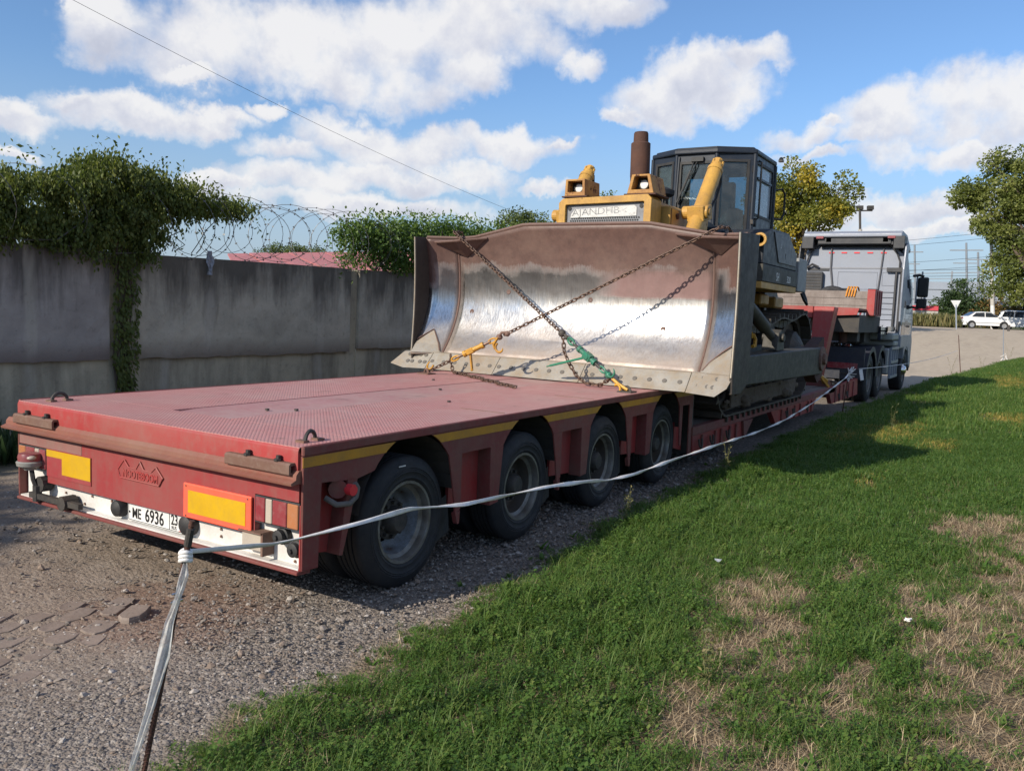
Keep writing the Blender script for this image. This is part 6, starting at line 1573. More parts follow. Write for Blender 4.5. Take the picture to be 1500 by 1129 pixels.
    facet(P[4], P[5], [(.14,.86,3.17,3.86)], gl=GLASSW)
    facet(P[5], P[0], [(.12,.88,3.25,3.86)])
    MB().box(9.25, 9.98, .488, .506, 3.655, 3.685).build('window_bar', CABM, cab)
    for (x, y) in P: MB().cyl((x,y,zb_),(x,y,zt_), .030, .030, 10).build('corner_pillar', CABM, cab, smooth=40)
    R2 = [(10.17,.48),(9.07,.47),(8.80,.96),(8.80,1.59),(9.07,2.05),(10.17,2.05)]
    MB().prism(R2, 'z', 3.975, 4.045).build('cab_roof', CABM, cab, bevel=.02, seg=2)
    R3 = [((x-9.5)*.94+9.5, (y-1.27)*.93+1.27) for x, y in R2]; MB().prism(R3, 'z', 4.045, 4.075).build('roof_top', DOZD, cab, bevel=.01)
    MB().cyl((9.3,1.27,4.07),(9.3,1.27,4.10),.03,.02,8).build('roof_vent', DOZD, cab)
    MB().sphere((10.22,.44,4.09), .035, 8).box(10.18,10.26,.41,.47,4.05,4.08).build('work_lamp', BLACK, cab)
    MB().tube([(9.06,2.12,3.78),(9.0,2.22,3.80)], .012, 6).sphere((9.0,2.24,3.78), .035, 8, (.5,1.4,.8)).build('side_lamp', BLACK, cab)
    MB().prism([(zb_*0+8.87,.52),(8.87,2.0),(10.13,2.0),(10.13,.52),(9.1,.52)][1:]+[(9.1,.54),(8.88,1.0)], 'z', 2.87, 2.89).build('cab_floor', DARKM, cab)
    # wipers
    MB().tube([(8.83,1.30,3.90),(8.80,1.32,3.78),(8.80,1.44,3.45)], .010, 5).tube([(8.82,1.24,3.90),(8.80,1.36,3.62)], .009, 5).bar((8.80,1.52,3.30),(8.80,1.34,3.74),.02,.02).box(8.80,8.85,1.16,1.34,3.87,3.93).build('wiper', BLACK, cab)
    MB().bar((8.83,1.53,3.95),(8.83,1.55,3.1),.02,.02).build('side_grip', CABM, cab)
    # hinges, handles, grab rail
    m = MB()
    for z in (3.12, 3.30, 3.72): m.cyl((9.065,.515,z),(9.065,.515,z+.09),.016,.016,8)
    m.build('door_hinge', BLACK, cab)
    MB().box(9.18,9.24,.47,.50,2.98,3.10).box(9.02,9.10,.46,.50,3.00,3.06).build('door_latch', DARKM, cab)
    MB().tube([(9.22,.485,3.90),(9.205,.44,3.88),(9.205,.44,3.10),(9.22,.485,3.08)], .014, 6).build('grab_rail', BLACK, cab, smooth=50)
    MB().tube([(10.16,.50,3.62),(10.33,.42,3.66),(10.42,.40,3.60),(10.44,.40,3.30),(10.36,.42,3.20),(10.16,.5,3.20)], .016, 6).build('hand_rail', BLACK, cab, smooth=50)
    # seat and console
    MB().box(9.45,9.85,1.0,1.5,3.0,3.14).obox((9.88,1.25,3.42),(.045,0,.01),(0,.25,0),(-.03,0,.30)).obox((9.88,1.25,3.77),(.04,0,0),(0,.13,0),(0,0,.08)).build('seat', mat('seat_cloth', (.05,.055,.05), (.035,.04,.035), 10, .9), cab, bevel=.03)
    MB().box(9.05,9.2,1.05,1.5,2.95,3.22).box(9.2,9.5,.75,.9,2.9,3.25).cyl((9.3,.82,3.25),(9.25,.82,3.42),.012,.012,6).build('console', DOZD, cab, bevel=.01)
    # --- body below the cab
    MB().box(8.0, 10.6, .62, 1.98, 2.15, 2.86).build('platform', DOZD, t, bevel=.01)
    MB().box(6.4, 11.1, .66, 1.94, 1.0, 1.95).build('main_frame', RUSTM, t)
    for (ya, yb, s) in ((-.02, .58, -1), (2.02, 2.62, 1)):
        f = MB().prism([(7.92,2.38),(7.92,2.72),(8.28,2.85),(9.18,2.87),(9.70,2.58),(9.70,2.38)], 'y', ya, yb).build('fender_tank', DOZD, t, bevel=.012)
        yo = ya if s < 0 else yb
        MB().prism([(8.36,2.82),(9.15,2.84),(9.62,2.60),(9.62,2.44),(8.66,2.44)], 'y', yo-.014 if s < 0 else yo, yo if s < 0 else yo+.014).build('tank_side_plate', mat('plate_grey', (.13,.135,.145), (.10,.105,.115), 4, .5, dirt=(.17,.155,.14), dirt_amt=.4), f, bevel=.003)
        MB().box(7.88, 9.72, ya-.02, yb, 2.155, 2.375).build('step_band', OLIVE, f, bevel=.006)
        MB().box(7.88, 9.72, ya-.01, yb, 2.065, 2.152).build('lower_step', DOZY, f, bevel=.006)
        if s < 0:
            text('side_letters', 'SH', f, PLATE, (8.55, yo-.0205, 2.19), (1,0,0), (0,0,1), .16, .0005, 'LEFT', .8)
            text('side_digits', '320', f, PLATE, (9.12, yo-.0205, 2.19), (1,0,0), (0,0,1), .13, .0005, 'LEFT', 1.1)
            text('side_mark', 'J', f, PLATE, (8.72, yo-.0155, 2.66), (1,0,0), (0,0,1), .13, .0005, 'LEFT', .9)
            text('side_mark', 'Y', f, BLACK, (8.95, yo-.0155, 2.50), (1,0,0), (0,0,1), .12, .0005, 'LEFT', .9)
            MB().cyl((7.95,.0,2.67),(7.80,.0,2.67),.05,.05,12).lathe((7.80,.0,2.67),(-1,0,0),[(.085,-.02),(.09,0),(.085,.02),(.06,.02),(.05,.0),(.001,.0)],18).build('yellow_cap', DOZY, f, smooth=40)
            MB().cyl((7.93,.30,2.5),(7.90,.30,2.5),.02,.02,8).build('bolt', LENSW, f)
            b = MB().box(9.78, 10.30, -.04, .30, 2.10, 2.58).build('battery_box', mat('box_grey', (.30,.31,.31), (.22,.22,.22), 5, .55, dirt=(.2,.18,.15), dirt_amt=.4), t, bevel=.01)
            MB().lathe((9.775,.13,2.37),(-1,0,0),[(.001,.004),(.07,.006),(.08,.0)],20).build('oval_plate', CHROME, b).scale = (1, 1, 1)
            MB().tube([(9.95,-.06,2.08),(9.98,-.10,1.98),(10.08,-.12,1.92),(10.16,-.08,2.0),(10.15,-.04,2.1)], .022, 6).build('tow_eye', BLACK, b)
    for y0_, y1_ in ((.35,.60),(2.0,2.25)):
        MB().box(9.3, 9.75, y0_, y1_, 1.88, 2.04).box(10.1, 10.6, y0_, y1_, 1.85, 2.02).build('final_drive_lug', DOZY, t, bevel=.02)
    MB().prism([(10.5,1.2),(11.25,1.2),(11.35,2.0),(10.9,2.5),(10.5,2.6)], 'y', .62, 1.98).build('rear_body', DOZD, t, bevel=.01)
    MB().tube([(10.6,.75,2.6),(11.0,.72,2.75),(11.1,.72,2.3),(11.2,.7,1.9)], .02, 6).build('rear_hose', RUBBER2, t)
    return t
dozer = build_dozer()

# ================================================================== CHAINS AND BINDERS
def link_mesh(pitch, wire):
    m = MB(); h = pitch*.5+wire*.1; r = pitch*.33; pts = []
    for k in range(7): a = -PI/2+PI*k/6; pts.append((h-r+wire*.9+r*math.cos(a)*1.0, r*math.sin(a), 0))
    for k in range(7): a = PI/2+PI*k/6; pts.append((-(h-r+wire*.9)+r*math.cos(a), r*math.sin(a), 0))
    m.tube(pts, wire, 5, closed=True); return m.mesh('chain_link', CHAINM, 80)
LINK = link_mesh(.046, .0068)
def chain(pts, label, group='lashing chains', pitch=.046, name='chain', sag=0.0):
    pts = [Vector(p) for p in pts]
    if sag and len(pts) == 2:
        a, b = pts; pts = [a.lerp(b, k/30)-Vector((0,0,sag*4*(k/30)*(1-k/30))) for k in range(31)]
    cum = [0]
    for i in range(1, len(pts)): cum.append(cum[-1]+(pts[i]-pts[i-1]).length)
    def at(u):
        u = min(max(u, 0), cum[-1]); i = max(j for j in range(len(cum)) if cum[j] <= u+1e-9); i = min(i, len(pts)-2)
        return pts[i].lerp(pts[i+1], (u-cum[i])/(cum[i+1]-cum[i]+1e-9))
    t = thing(name, pts[0], label, 'chain', group)
    n = int(cum[-1]/pitch)
    for k in range(n):
        c = at((k+.5)*pitch); d = (at((k+1)*pitch)-at(k*pitch)).normalized()
        q = d.to_track_quat('X', 'Z') @ Quaternion((1,0,0), (0 if k % 2 else PI/2)+rnd.uniform(-.25, .25)+.5)
        inst(LINK, 'chain_link', t, c-pts[0], q)
    return t
A0, A1 = Vector((4.90, 2.63, 2.45)), Vector((4.21, .15, .97)); B0, B1 = Vector((4.90, -.41, 2.46)), Vector((4.13, 2.39, .97))
LA = lambda s: A0.lerp(A1, s); LB = lambda s: B0.lerp(B1, s)
def build_lashing():
    chain([Vector((5.14,2.66,2.40)), Vector((5.08,2.66,2.52)), A0+Vector((0,.02,.06)), LA(.68)], 'rusty lashing chain from the top left corner of the blade down to the green binder')
    chain([Vector((5.12,-.50,2.42)), Vector((5.08,-.46,2.53)), B0+Vector((0,-.02,.06)), LB(.715)], 'rusty lashing chain from the top right corner of the blade down to the yellow hook')
    chain([LA(.68), (4.45,.93,1.27), (4.45,.87,1.16), (4.45,.78,1.04), (4.40,.66,.985), (4.40,.50,.975), (4.36,.40,1.03), LA(.93)], 'slack loop of chain hanging below the green binder onto the deck')
    chain([(4.50,2.35,1.15), (4.50,2.34,1.05), (4.46,2.28,.97), (4.36,2.14,.966), (4.26,1.95,.968), (4.15,1.83,.967), (4.08,1.66,.968), (3.95,1.55,.967), (3.85,1.33,.968), (3.74,1.24,.967), (3.66,1.06,.966), (3.585,.97,.966), (3.57,.93,.966)], 'loose chain tail lying on the red deck below the blade')
    chain([LB(.90)+Vector((.05,0,.02)), LB(.93), LB(.965), LB(1.0)+Vector((0,0,-.0))], 'short chain from the yellow binder to the deck anchor on the left')
    def hook(m, c, d, side, size):
        d = d.normalized(); side = side.normalized(); pts = []
        for k in range(11):
            a = -1.2+k*.42; pts.append(c+d*(size*math.sin(a)*.9)+side*(size*(1-math.cos(a))*.9))
        m.tube(pts, [size*.24]*8+[size*.2, size*.15, size*.06], 7)
    def binder(P, name, m1, label, rev=False):
        """ratchet load binder along a line: eye - screw - barrel - screw - hook, with its lever"""
        a, b = P; d = (b-a).normalized(); L_ = (b-a).length; u = Vector((0,0,1))-d*d.z; u.normalize(); s = d.cross(u)
        t = thing(name, a.lerp(b, .5), label, 'load binder')
        MB().cyl(a.lerp(b,.28), a.lerp(b,.72), .026, .026, 12).cyl(a.lerp(b,.26), a.lerp(b,.32), .034, .034, 10).cyl(a.lerp(b,.68), a.lerp(b,.74), .034, .034, 10).build('barrel', m1, t, smooth=40)
        MB().cyl(a.lerp(b,.10), a.lerp(b,.28), .014, .014, 8).cyl(a.lerp(b,.72), a.lerp(b,.90), .014, .014, 8).build('screw', CHAINM if m1 is BINDY else DARKM, t)
        m = MB()
        for e, sg in ((.06, 1), (.94, -1)):
            c = a.lerp(b, e); m.tube([c+d*(.035*math.cos(q)*1.3)+u*(.022*math.sin(q)) for q in np.linspace(0, 2*PI, 11)[:-1]], .010, 6, closed=True)
        m.build('end_eye', m1, t, smooth=50)
        return t, d, u, s
    t, d, u, s = binder((LB(.745), LB(.90)), 'load_binder', BINDY, 'yellow ratchet load binder tightening the left lashing chain')
    c = LB(.835)
    MB().bar(c, c-Vector((0,.03,.18))-d*.0, .026, .016).sphere(c-Vector((0,.03,.19)), .016, 6).build('lever', BINDY, t)
    MB().obox(c, d*.04, s*.03, u*.03).build('ratchet_box', BINDY, t, bevel=.006)
    hk = thing('grab_hook', LB(.725), 'yellow grab hook hanging where the right-hand chain meets the yellow binder', 'hook')
    m = MB(); hook(m, LB(.735)-Vector((.03,.0,.10)), Vector((0,-.2,-1)), Vector((-.1,-1,.15)), .052); m.tube([LB(.73)+Vector((-.02,0,0)), LB(.74)-Vector((.03,-.01,.06)), LB(.735)-Vector((.03,-.005,.11))], .015, 6); m.build('hook', BINDY, hk, smooth=60)
    m = MB(); m.sphere(LB(.70), .034, 10, (1,1,.9)).sphere(LB(.722)+Vector((0,.02,-.005)), .036, 10, (1,1,.9)).tube([LB(.69), LB(.715)+Vector((-.03,0,.03)), LB(.735)], .016, 6); m.build('clevis', BROWN, hk, smooth=60)
    t, d, u, s = binder((LA(.72), LA(.90)), 'load_binder', GREENP, 'green ratchet load binder tightening the right lashing chain')
    c = LA(.815)
    e = Vector((4.45, 1.08, 1.12)); MB().bar(c, e, .034, .020).bar(e, e+(e-c).normalized()*.05, .020, .012).build('lever', GREENP, t, bevel=.003)
    MB().obox(c, d*.05, s*.035, u*.035).cyl(c-s*.045, c+s*.045, .034, .034, 10).build('ratchet_box', GREENP, t, bevel=.006)
    m = MB(); m.sphere(LA(.675), .040, 10).sphere(LA(.70), .026, 8).tube([LA(.68), LA(.70)+Vector((0,-.03,0)), LA(.725)], .014, 6); m.build('shackle', DARKM, t, smooth=60)
    m = MB(); m.tube([LA(.725)+d*(.05*math.cos(q))+u*(.028*math.sin(q)) for q in np.linspace(0, 2*PI, 11)[:-1]], .012, 6, closed=True); m.build('green_shackle', GREENP, t, smooth=60)
    hk = thing('grab_hook', LA(.92), 'green and yellow grab hook at the foot of the green binder on the deck edge', 'hook')
    m = MB(); hook(m, LA(.925)+Vector((-.02,0,.0)), d, u, .050); m.sphere(LA(.92), .036, 8); m.build('green_hook', GREENP, hk, smooth=60)
    m = MB(); hook(m, LA(.975)+Vector((-.02,0,.0)), d, -u, .045); m.tube([LA(.94), LA(.97), LA(1.0)+Vector((0,-.03,-.0))], .018, 6); m.build('yellow_hook', BINDY, hk, smooth=60)
    for c, lb in ((LA(1.0)+Vector((0,-.02,-.012)), 'steel deck anchor ring under the right lashing hook'), (LB(1.0)+Vector((0,.0,-.012)), 'rusty deck anchor ring at the far left under the blade corner')):
        m = MB().tube([c+Vector((.04*math.cos(q), .055*math.cos(q), .045*math.sin(q))) for q in np.linspace(0, PI, 9)], .012, 6)
        m.box(c.x-.07, c.x+.07, c.y-.07, c.y+.07, .951, .962); o = m.build('deck_anchor', DARKM if 'right' in lb else BROWN, None); tag(o, lb, 'deck anchor')
    m = MB(); hook(m, LB(.985)+Vector((0,0,.015)), (B1-B0), Vector((0,0,1)), .045); o = m.build('anchor_hook', BINDY, None, smooth=60); tag(o, 'small rusty yellow hook lying at the left deck anchor', 'hook')
    # chain at the far end of the dozer
    chain([(10.9,.3,1.35),(12.2,.42,.98),(13.2,.15,.62),(13.9,-.0,.52)], 'tie-down chain running from the dozer tail to the low bed', 'rear tie-down')
    o = MB().tube([(12.6,.30,.84),(12.9,.2,.72),(13.2,.12,.60)], .035, 8).bar((12.9,.2,.72),(13.05,.05,.50),.05,.04).bar((13.0,.18,.68),(13.3,.16,.50),.05,.04).build('load_binder', BINDY, None); tag(o, 'dusty yellow load binder at the dozer tail beside the gooseneck', 'load binder')
build_lashing()
# ================================================================== TRACTOR TRUCK
def build_truck():
    t = thing('tractor_truck', (19.0, .95, 0), 'silver high-roofed tractor truck coupled to the front of the red low-loader', 'truck')
    y0, y1 = -.27, 2.17; yc = .95
    # cab shell: cross-sections along x (y half-width, z-bottom, z-top, top half-width)
    cab = MB()
    xs = [(19.60, 1.22, 1.10, 3.50, 1.16), (19.75, 1.225, 1.10, 3.62, 1.15), (20.6, 1.225, 1.10, 3.60, 1.12), (21.25, 1.225, 1.0, 3.45, 1.08), (21.65, 1.225, .75, 3.15, 1.05), (21.90, 1.215, .55, 2.75, 1.04), (22.1, 1.19, .45, 2.1, 1.10), (22.15, 1.15, .45, 1.2, 1.08)]
    rows = []
    for x, hb, z0, z1, ht in xs:
        hm = hb; zm = z0+(z1-z0)*.55
        rows.append([(x, yc-hb, z0), (x, yc-hm, zm), (x, yc-(hb*.35+ht*.65), z0+(z1-z0)*.80), (x, yc-ht, z1-.14), (x, yc-ht+.16, z1), (x, yc+ht-.16, z1), (x, yc+ht, z1-.14), (x, yc+(hb*.35+ht*.65), z0+(z1-z0)*.80), (x, yc+hm, zm), (x, yc+hb, z0)])
    cab.grid(rows); n = 10
    cab.add(rows[0], [tuple(range(n))]); cab.add(rows[-1], [tuple(range(n))[::-1]])
    shell = cab.build('cab_shell', TRUCKW, t, smooth=35)
    # rear wall relief: raised pressings, ribs, seams
    X = 19.60
    m = MB()
    for (a, b, c, d) in ((.36,1.28,2.52,2.94),(-.10,.24,2.62,2.94)):
        m.tube([(X-.004,a,c),(X-.004,b,c),(X-.004,b,d),(X-.004,a,d)], .010, 6, closed=True)
    for z in (2.49, 2.36, 2.22, 2.08, 1.95, 1.82): m.box(X-.03, X, -.12, .22, z-.035, z+.02)
    m.build('wall_pressing', TRUCKW, t, bevel=.006)
    m = MB(); m.box(X-.012, X, y0+.04, y1-.05, 3.02, 3.055); m.build('wall_seam', mat('seam_grey', (.25,.26,.28), (.2,.2,.22), 5, .5), t)
    sd = mat('seam_dark', (.10,.10,.11), (.08,.08,.09), 5, .5); MB().tube([(X-.03,1.47,3.52),(X-.03,1.46,3.02),(X-.03,1.36,2.35)], .022, 6).build('rear_cable', sd, t); MB().tube([(X-.03,.25,3.5),(X-.03,.28,3.0),(X-.03,.33,2.35)], .018, 6).build('rear_cable', sd, t)
    for k, y in enumerate((1.47, 1.17, .87, .56, .25)): MB().box(X-.016, X-.008, y-.065, y+.065, 3.40, 3.43).build('reflector_strip', REFL, t)
    # roof deflector with dark underside
    d = MB().prism([(19.30,3.78),(19.30,3.86),(19.45,3.93),(20.3,3.90),(21.1,3.62),(21.1,3.52),(20.3,3.62)], 'y', y0+.10, y1-.05).build('roof_deflector', TRUCKW, t, bevel=.02, seg=2)
    MB().prism([(19.36,3.62),(19.36,3.80),(20.2,3.78),(20.2,3.6)], 'y', y0+.35, y1-.40).build('deflector_underside', TRUCKD, t)
    MB().box(19.40, 19.46, y0+.3, y1-.4, 3.60, 3.70).build('lamp_rail', TRUCKD, t)
    for y in (1.52, .20): MB().box(19.36, 19.42, y-.06, y+.06, 3.66, 3.76).build('rear_work_lamp', LENSW, t)
    for y in (1.72, .06): MB().box(19.28, 19.34, y-.085, y+.085, 3.74, 3.80).build('roof_marker', LENSR, t)
    for y in (1.30, 1.05, .75, .5): MB().box(19.385, 19.40, y-.05, y+.05, 3.615, 3.64).build('rail_bracket', BLACK, t)
    # side deflectors
    for s, ya in ((-1, y0-.02), (1, y1-.0)):
        MB().prism([(19.20,2.45),(19.22,3.0),(19.35,3.55),(19.55,3.65),(19.75,3.60),(19.75,1.9),(19.55,1.65),(19.25,1.75)], 'y', ya, ya+.04 if s < 0 else ya+.04).build('side_deflector', TRUCKW if s < 0 else TRUCKD, t, bevel=.008)
        MB().prism([(19.30,3.50),(19.30,3.80),(19.75,3.80),(19.75,3.50)], 'y', ya+(.05 if s < 0 else -.30), ya+(.30 if s < 0 else -.02)).build('corner_box', TRUCKD, t, bevel=.01)
    MB().tube([(X-.05,.12,3.62),(X-.06,-.06,3.40),(X-.06,-.14,3.2),(X-.06,-.14,2.95)], .022, 6).tube([(X-.05,1.82,3.62),(X-.07,2.0,3.35),(X-.07,2.06,3.1)], .022, 6).build('wall_hose', TRUCKD, t, smooth=50)
    MB().tube([(X-.06,-.08,2.98),(X-.06,-.08,1.6)], .028, 6).tube([(X-.06,-.20,2.98),(X-.06,-.20,1.5)], .034, 6).box(X-.10,X-.02,-.24,.14,2.95,3.05).build('air_pipe', TRUCKD, t, smooth=40)
    MB().box(X-.14,X-.03,1.62,2.10,2.2,2.93).build('intake_grille', TRUCKD, t, bevel=.02)
    mm = MB()
    for k in range(9): mm.box(X-.15, X-.138, 1.66, 2.06, 2.25+.075*k, 2.275+.075*k)
    mm.build('grille_slat', FRAMEM, t)
    MB().box(X-.02, X-.005, 1.50, 2.0, 2.96, 3.02).tube([(X-.08,1.75,3.05),(X-.1,1.9,3.12),(X-.08,2.05,3.02)], .03, 6).build('bracket', TRUCKD, t)
    MB().box(X-.35, X-.02, .95, 1.2, 2.42, 2.52).box(X-.3,X-.02,.30,.5,2.44,2.52).build('platform_bracket', BLACK, t)
    # side glass, door lines, orange-brown and white reflections painted into the panels
    def side(poly, off, m, nm, par=t):
        vs = []
        for x, z in poly:
            zz0 = 1.10; frac = (z-1.1)/2.4; y = y0-.003+(.0 if frac < .55 else (frac-.55)*.16)
            vs.append((x, y-off, z))
        n = len(vs); return MB().add(vs+[(x, y+.012, z) for x, y, z in vs], [tuple(range(n)), tuple(range(2*n-1, n-1, -1))]+[(i,(i+1)%n,n+(i+1)%n,n+i) for i in range(n)]).build(nm, m, par)
    side([(20.25,1.98),(20.30,2.80),(21.05,2.86),(21.38,2.60),(21.48,2.10),(21.0,1.98)], .008, CARG, 'side_window')
    side([(19.64,1.25),(19.64,2.30),(20.18,2.25),(20.18,1.25)], .006, mat('side_reflection_orange', (.33,.15,.09), (.22,.12,.09), 6, .25, coat=.6, dirt=(.6,.58,.55), dirt_amt=.5, dscale=1.4), 'side_panel')
    side([(20.22,1.15),(20.22,1.95),(21.5,1.95),(21.55,1.15)], .006, mat('side_reflection_brown', (.30,.17,.13), (.55,.50,.48), 2.2, .22, coat=.6), 'door_panel')
    MB().box(20.7, 20.84, y0-.05, y0-.01, 1.62, 1.66).build('door_handle', BLACK, t)
    # mirrors
    for s, ys in ((-1, y0), (1, y1)):
        f = 1 if s > 0 else -1
        mr = MB().tube([(21.30,ys,2.95),(21.45,ys+f*.12,2.98),(21.5,ys+f*.22,2.95)], .035, 8).tube([(21.35,ys,2.15),(21.5,ys+f*.14,2.12)], .03, 8).build('mirror_arm', BLACK, t)
        MB().obox((21.50,ys+f*.22,2.67), (.05,0,0), (0,.13,0), (0,0,.26)).build('mirror', BLACK, mr, bevel=.04, seg=2)
        MB().obox((21.50,ys+f*.21,2.25), (.05,0,0), (0,.125,0), (0,0,.13)).build('mirror', BLACK, mr, bevel=.04, seg=2)
        MB().obox((21.50,ys+f*.07,2.60), (.03,0,0), (0,.018,0), (0,0,.36)).build('mirror_bracket', TRUCKW, mr)
    # lower body and front wing
    w = MB().prism([(19.62,1.42),(19.62,1.12),(20.28,1.12)]+arc_pts(20.85,.52,.60,150,28,12)+[(21.55,.60),(21.82,.55),(21.86,1.25),(21.7,1.42)], 'y', y0-.02, y0+.10).build('front_wing', TRUCKW, t, bevel=.01)
    MB().prism([(19.62,1.42),(19.62,1.12),(20.28,1.12)]+arc_pts(20.85,.52,.60,150,28,12)+[(21.55,.60),(21.82,.55),(21.86,1.25),(21.7,1.42)], 'y', y1-.10, y1+.02).build('front_wing', TRUCKW, t, bevel=.01)
    MB().box(20.2,21.5,y0+.10,y0+.6,.9,1.15).build('arch_liner', FRAMEM, t)
    # chassis, fifth wheel, side tank, steps
    MB().box(15.75, 21.2, .55, .72, .72, 1.02).box(15.75, 21.2, 1.18, 1.35, .72, 1.02).box(15.80,15.95,.35,1.55,.55,1.0).box(16.9,17.6,.5,1.4,1.02,1.22).box(19.3, 21.4, .2, 1.7, .5, 1.1).build('truck_chassis', FRAMEM, t)
    MB().box(18.35, 19.55, y0+.04, y0+.62, .50, 1.12).build('fuel_tank', mat('tank_alloy', (.42,.44,.46), (.34,.35,.37), 5, .35, metal=.6, dirt=(.3,.27,.24), dirt_amt=.5), t, bevel=.04, seg=2)
    fr = MB()
    for x in (18.38, 18.75, 19.12, 19.5): fr.box(x-.025, x+.025, y0-.0, y0+.04, .42, 1.14)
    for z in (.45, .80, 1.12): fr.box(18.35, 19.53, y0-.01, y0+.03, z-.03, z+.03)
    fr.build('side_guard', TRUCKW, t)
    MB().box(18.9, 19.56, y0+.02, y0+.8, 1.16, 1.28).box(18.6,19.56,y0+.02,y0+.8,1.30,1.46).build('battery_cover', mat('cover_grey_green', (.34,.35,.32), (.28,.29,.27), 4, .5, dirt=(.25,.23,.2), dirt_amt=.4), t, bevel=.03)
    MB().box(18.3, 19.5, -.15, .65, 1.50, 1.53).box(18.3,18.36,-.15,.65,1.44,1.60).box(18.3,19.5,-.16,-.12,1.53,1.62).prism([(18.0,1.62),(18.28,1.66),(18.28,1.36),(18.1,1.30),(18.05,1.45)],'y',-.05,.02).build('catwalk_step', CHROME, t)
    MB().cyl((18.0,.6,1.3),(18.9,.6,1.3),.16,.16,14).box(17.4,18.2,.2,.5,1.25,1.6).cyl((16.2,.3,1.55),(16.2,.3,1.75),.1,.1,12).build('air_tank', DARKM, t, smooth=40)
    MB().box(15.9, 16.2, .10, .62, 1.28, 1.78).build('neck_tank', FRAMEM, t)
    # rear mudguards
    for s, (ya, yb) in ((-1, (-.14, .46)), (1, (1.44, 2.04))):
        for xc in (16.45, 17.82):
            P = arc_pts(xc, .50, .68, 178, 2, 16); Q = arc_pts(xc, .50, .655, 2, 178, 16)
            m = MB().prism(P+Q, 'y', ya, yb)
            m.build('mudguard', FENDER, t, smooth=50)
            R2_ = arc_pts(xc, .50, .69, 178, 2, 16)+arc_pts(xc, .50, .58, 2, 178, 16)
            MB().prism(R2_, 'y', ya-.012, ya+.008).build('mudguard_lip', FENDER, t)
    MB().box(15.72, 15.79, -.10, 2.0, .50, 1.16).build('rear_crosswall', FENDER, t)
    MB().box(15.70, 15.72, .02, .62, .72, .84).build('rear_lamp', LENSR, t); MB().box(15.70,15.72,1.28,1.88,.72,.84).build('rear_lamp', LENSR, t)
    m = MB()
    for x, y in ((15.95,.25),(16.05,.32),(16.1,.6),(16.3,.5)): m.lathe((x,y,1.2),(-1,0,0),[(.04,0),(.04,.04),(.03,.05),(.001,.05)],10)
    m.build('air_coupling', CHROME, t)
    big = wheel_meshes(.52, .28, .30, RUBBER, mat('truck_rim', (.20,.23,.28), (.15,.17,.20), 6, .5, metal=.2, dirt=(.13,.12,.11), dirt_amt=.5), DARKM, 5, disc_off=.13)
    for xc in (16.45, 17.82):
        put_wheel(big, t, xc, -.10, .52, spin=.4); put_wheel(big, t, xc, .22, .52, spin=.4)
        put_wheel(big, t, xc, 2.02, .52, True); put_wheel(big, t, xc, 1.70, .52, True)
    put_wheel(big, t, 20.85, -.24, .52+hz(21), spin=.2); put_wheel(big, t, 20.85, 2.14, .52+hz(21), True)
    MB().cyl((20.85,-.06,.52),(20.85,1.96,.52),.08,.08,10).cyl((16.45,0,.52),(16.45,1.9,.52),.1,.1,10).cyl((17.82,0,.52),(17.82,1.9,.52),.1,.1,10).build('axle', FRAMEM, t)
    MB().lathe((20.85,-.24+.12,.52),(0,-1,0),[(.16,0),(.16,.10),(.11,.17),(.07,.20),(.001,.2)],18).build('hub_cap', CHROME, t, smooth=40)
    # air lines, cables and small fittings behind the cab
    for k, (y, c) in enumerate(((.62, RED), (.72, BLACK), (.84, YEL), (.95, BLACK))):
        pts = [(19.5, y, 2.0)]+[(19.3-.09*j, y+.07*math.cos(j*1.9+k), 1.75-.03*j+.07*math.sin(j*1.9+k)) for j in range(14)]+[(16.4, y-.1, 1.40)]
        MB().tube(pts, .016, 6).build('air_line', c, t, smooth=50)
    MB().tube([(15.95,.12,1.60),(15.9,.18,1.78),(15.9,.45,1.80),(15.95,.6,1.62)], .016, 6).build('hose', PALE, t, smooth=50)
    for x, y in ((15.75,.9),(15.78,1.2),(16.0,.75)): MB().box(x-.05,x+.05,y-.06,y+.06,1.17,1.34).cyl((x,y,1.34),(x,y,1.42),.03,.03,8).build('valve', DARKM, t)
    MB().cyl((15.9,.38,1.25),(15.9,.38,1.52),.085,.085,14).build('filter_can', RUSTM, t, smooth=40)
    for x in (16.1, 16.6, 17.5): MB().bar((x,.55,1.02),(x,1.35,1.02),.06,.12).build('cross_member', FRAMEM, t)
    MB().box(15.69,15.71,.78,1.12,.60,.72).build('rear_plate', PLATE, t)
    MB().tube([(15.70,.05,.45),(15.70,.05,.62),(15.70,.35,.62),(15.70,.35,.45)], .012, 6).build('bumper_loop', DARKM, t)
    # windscreen
    MB().add([(21.50,.05,3.02),(21.50,1.85,3.02),(21.86,2.0,1.95),(21.86,-.10,1.95)],[(0,1,2,3)]).build('windscreen', CARG, t)
build_truck()

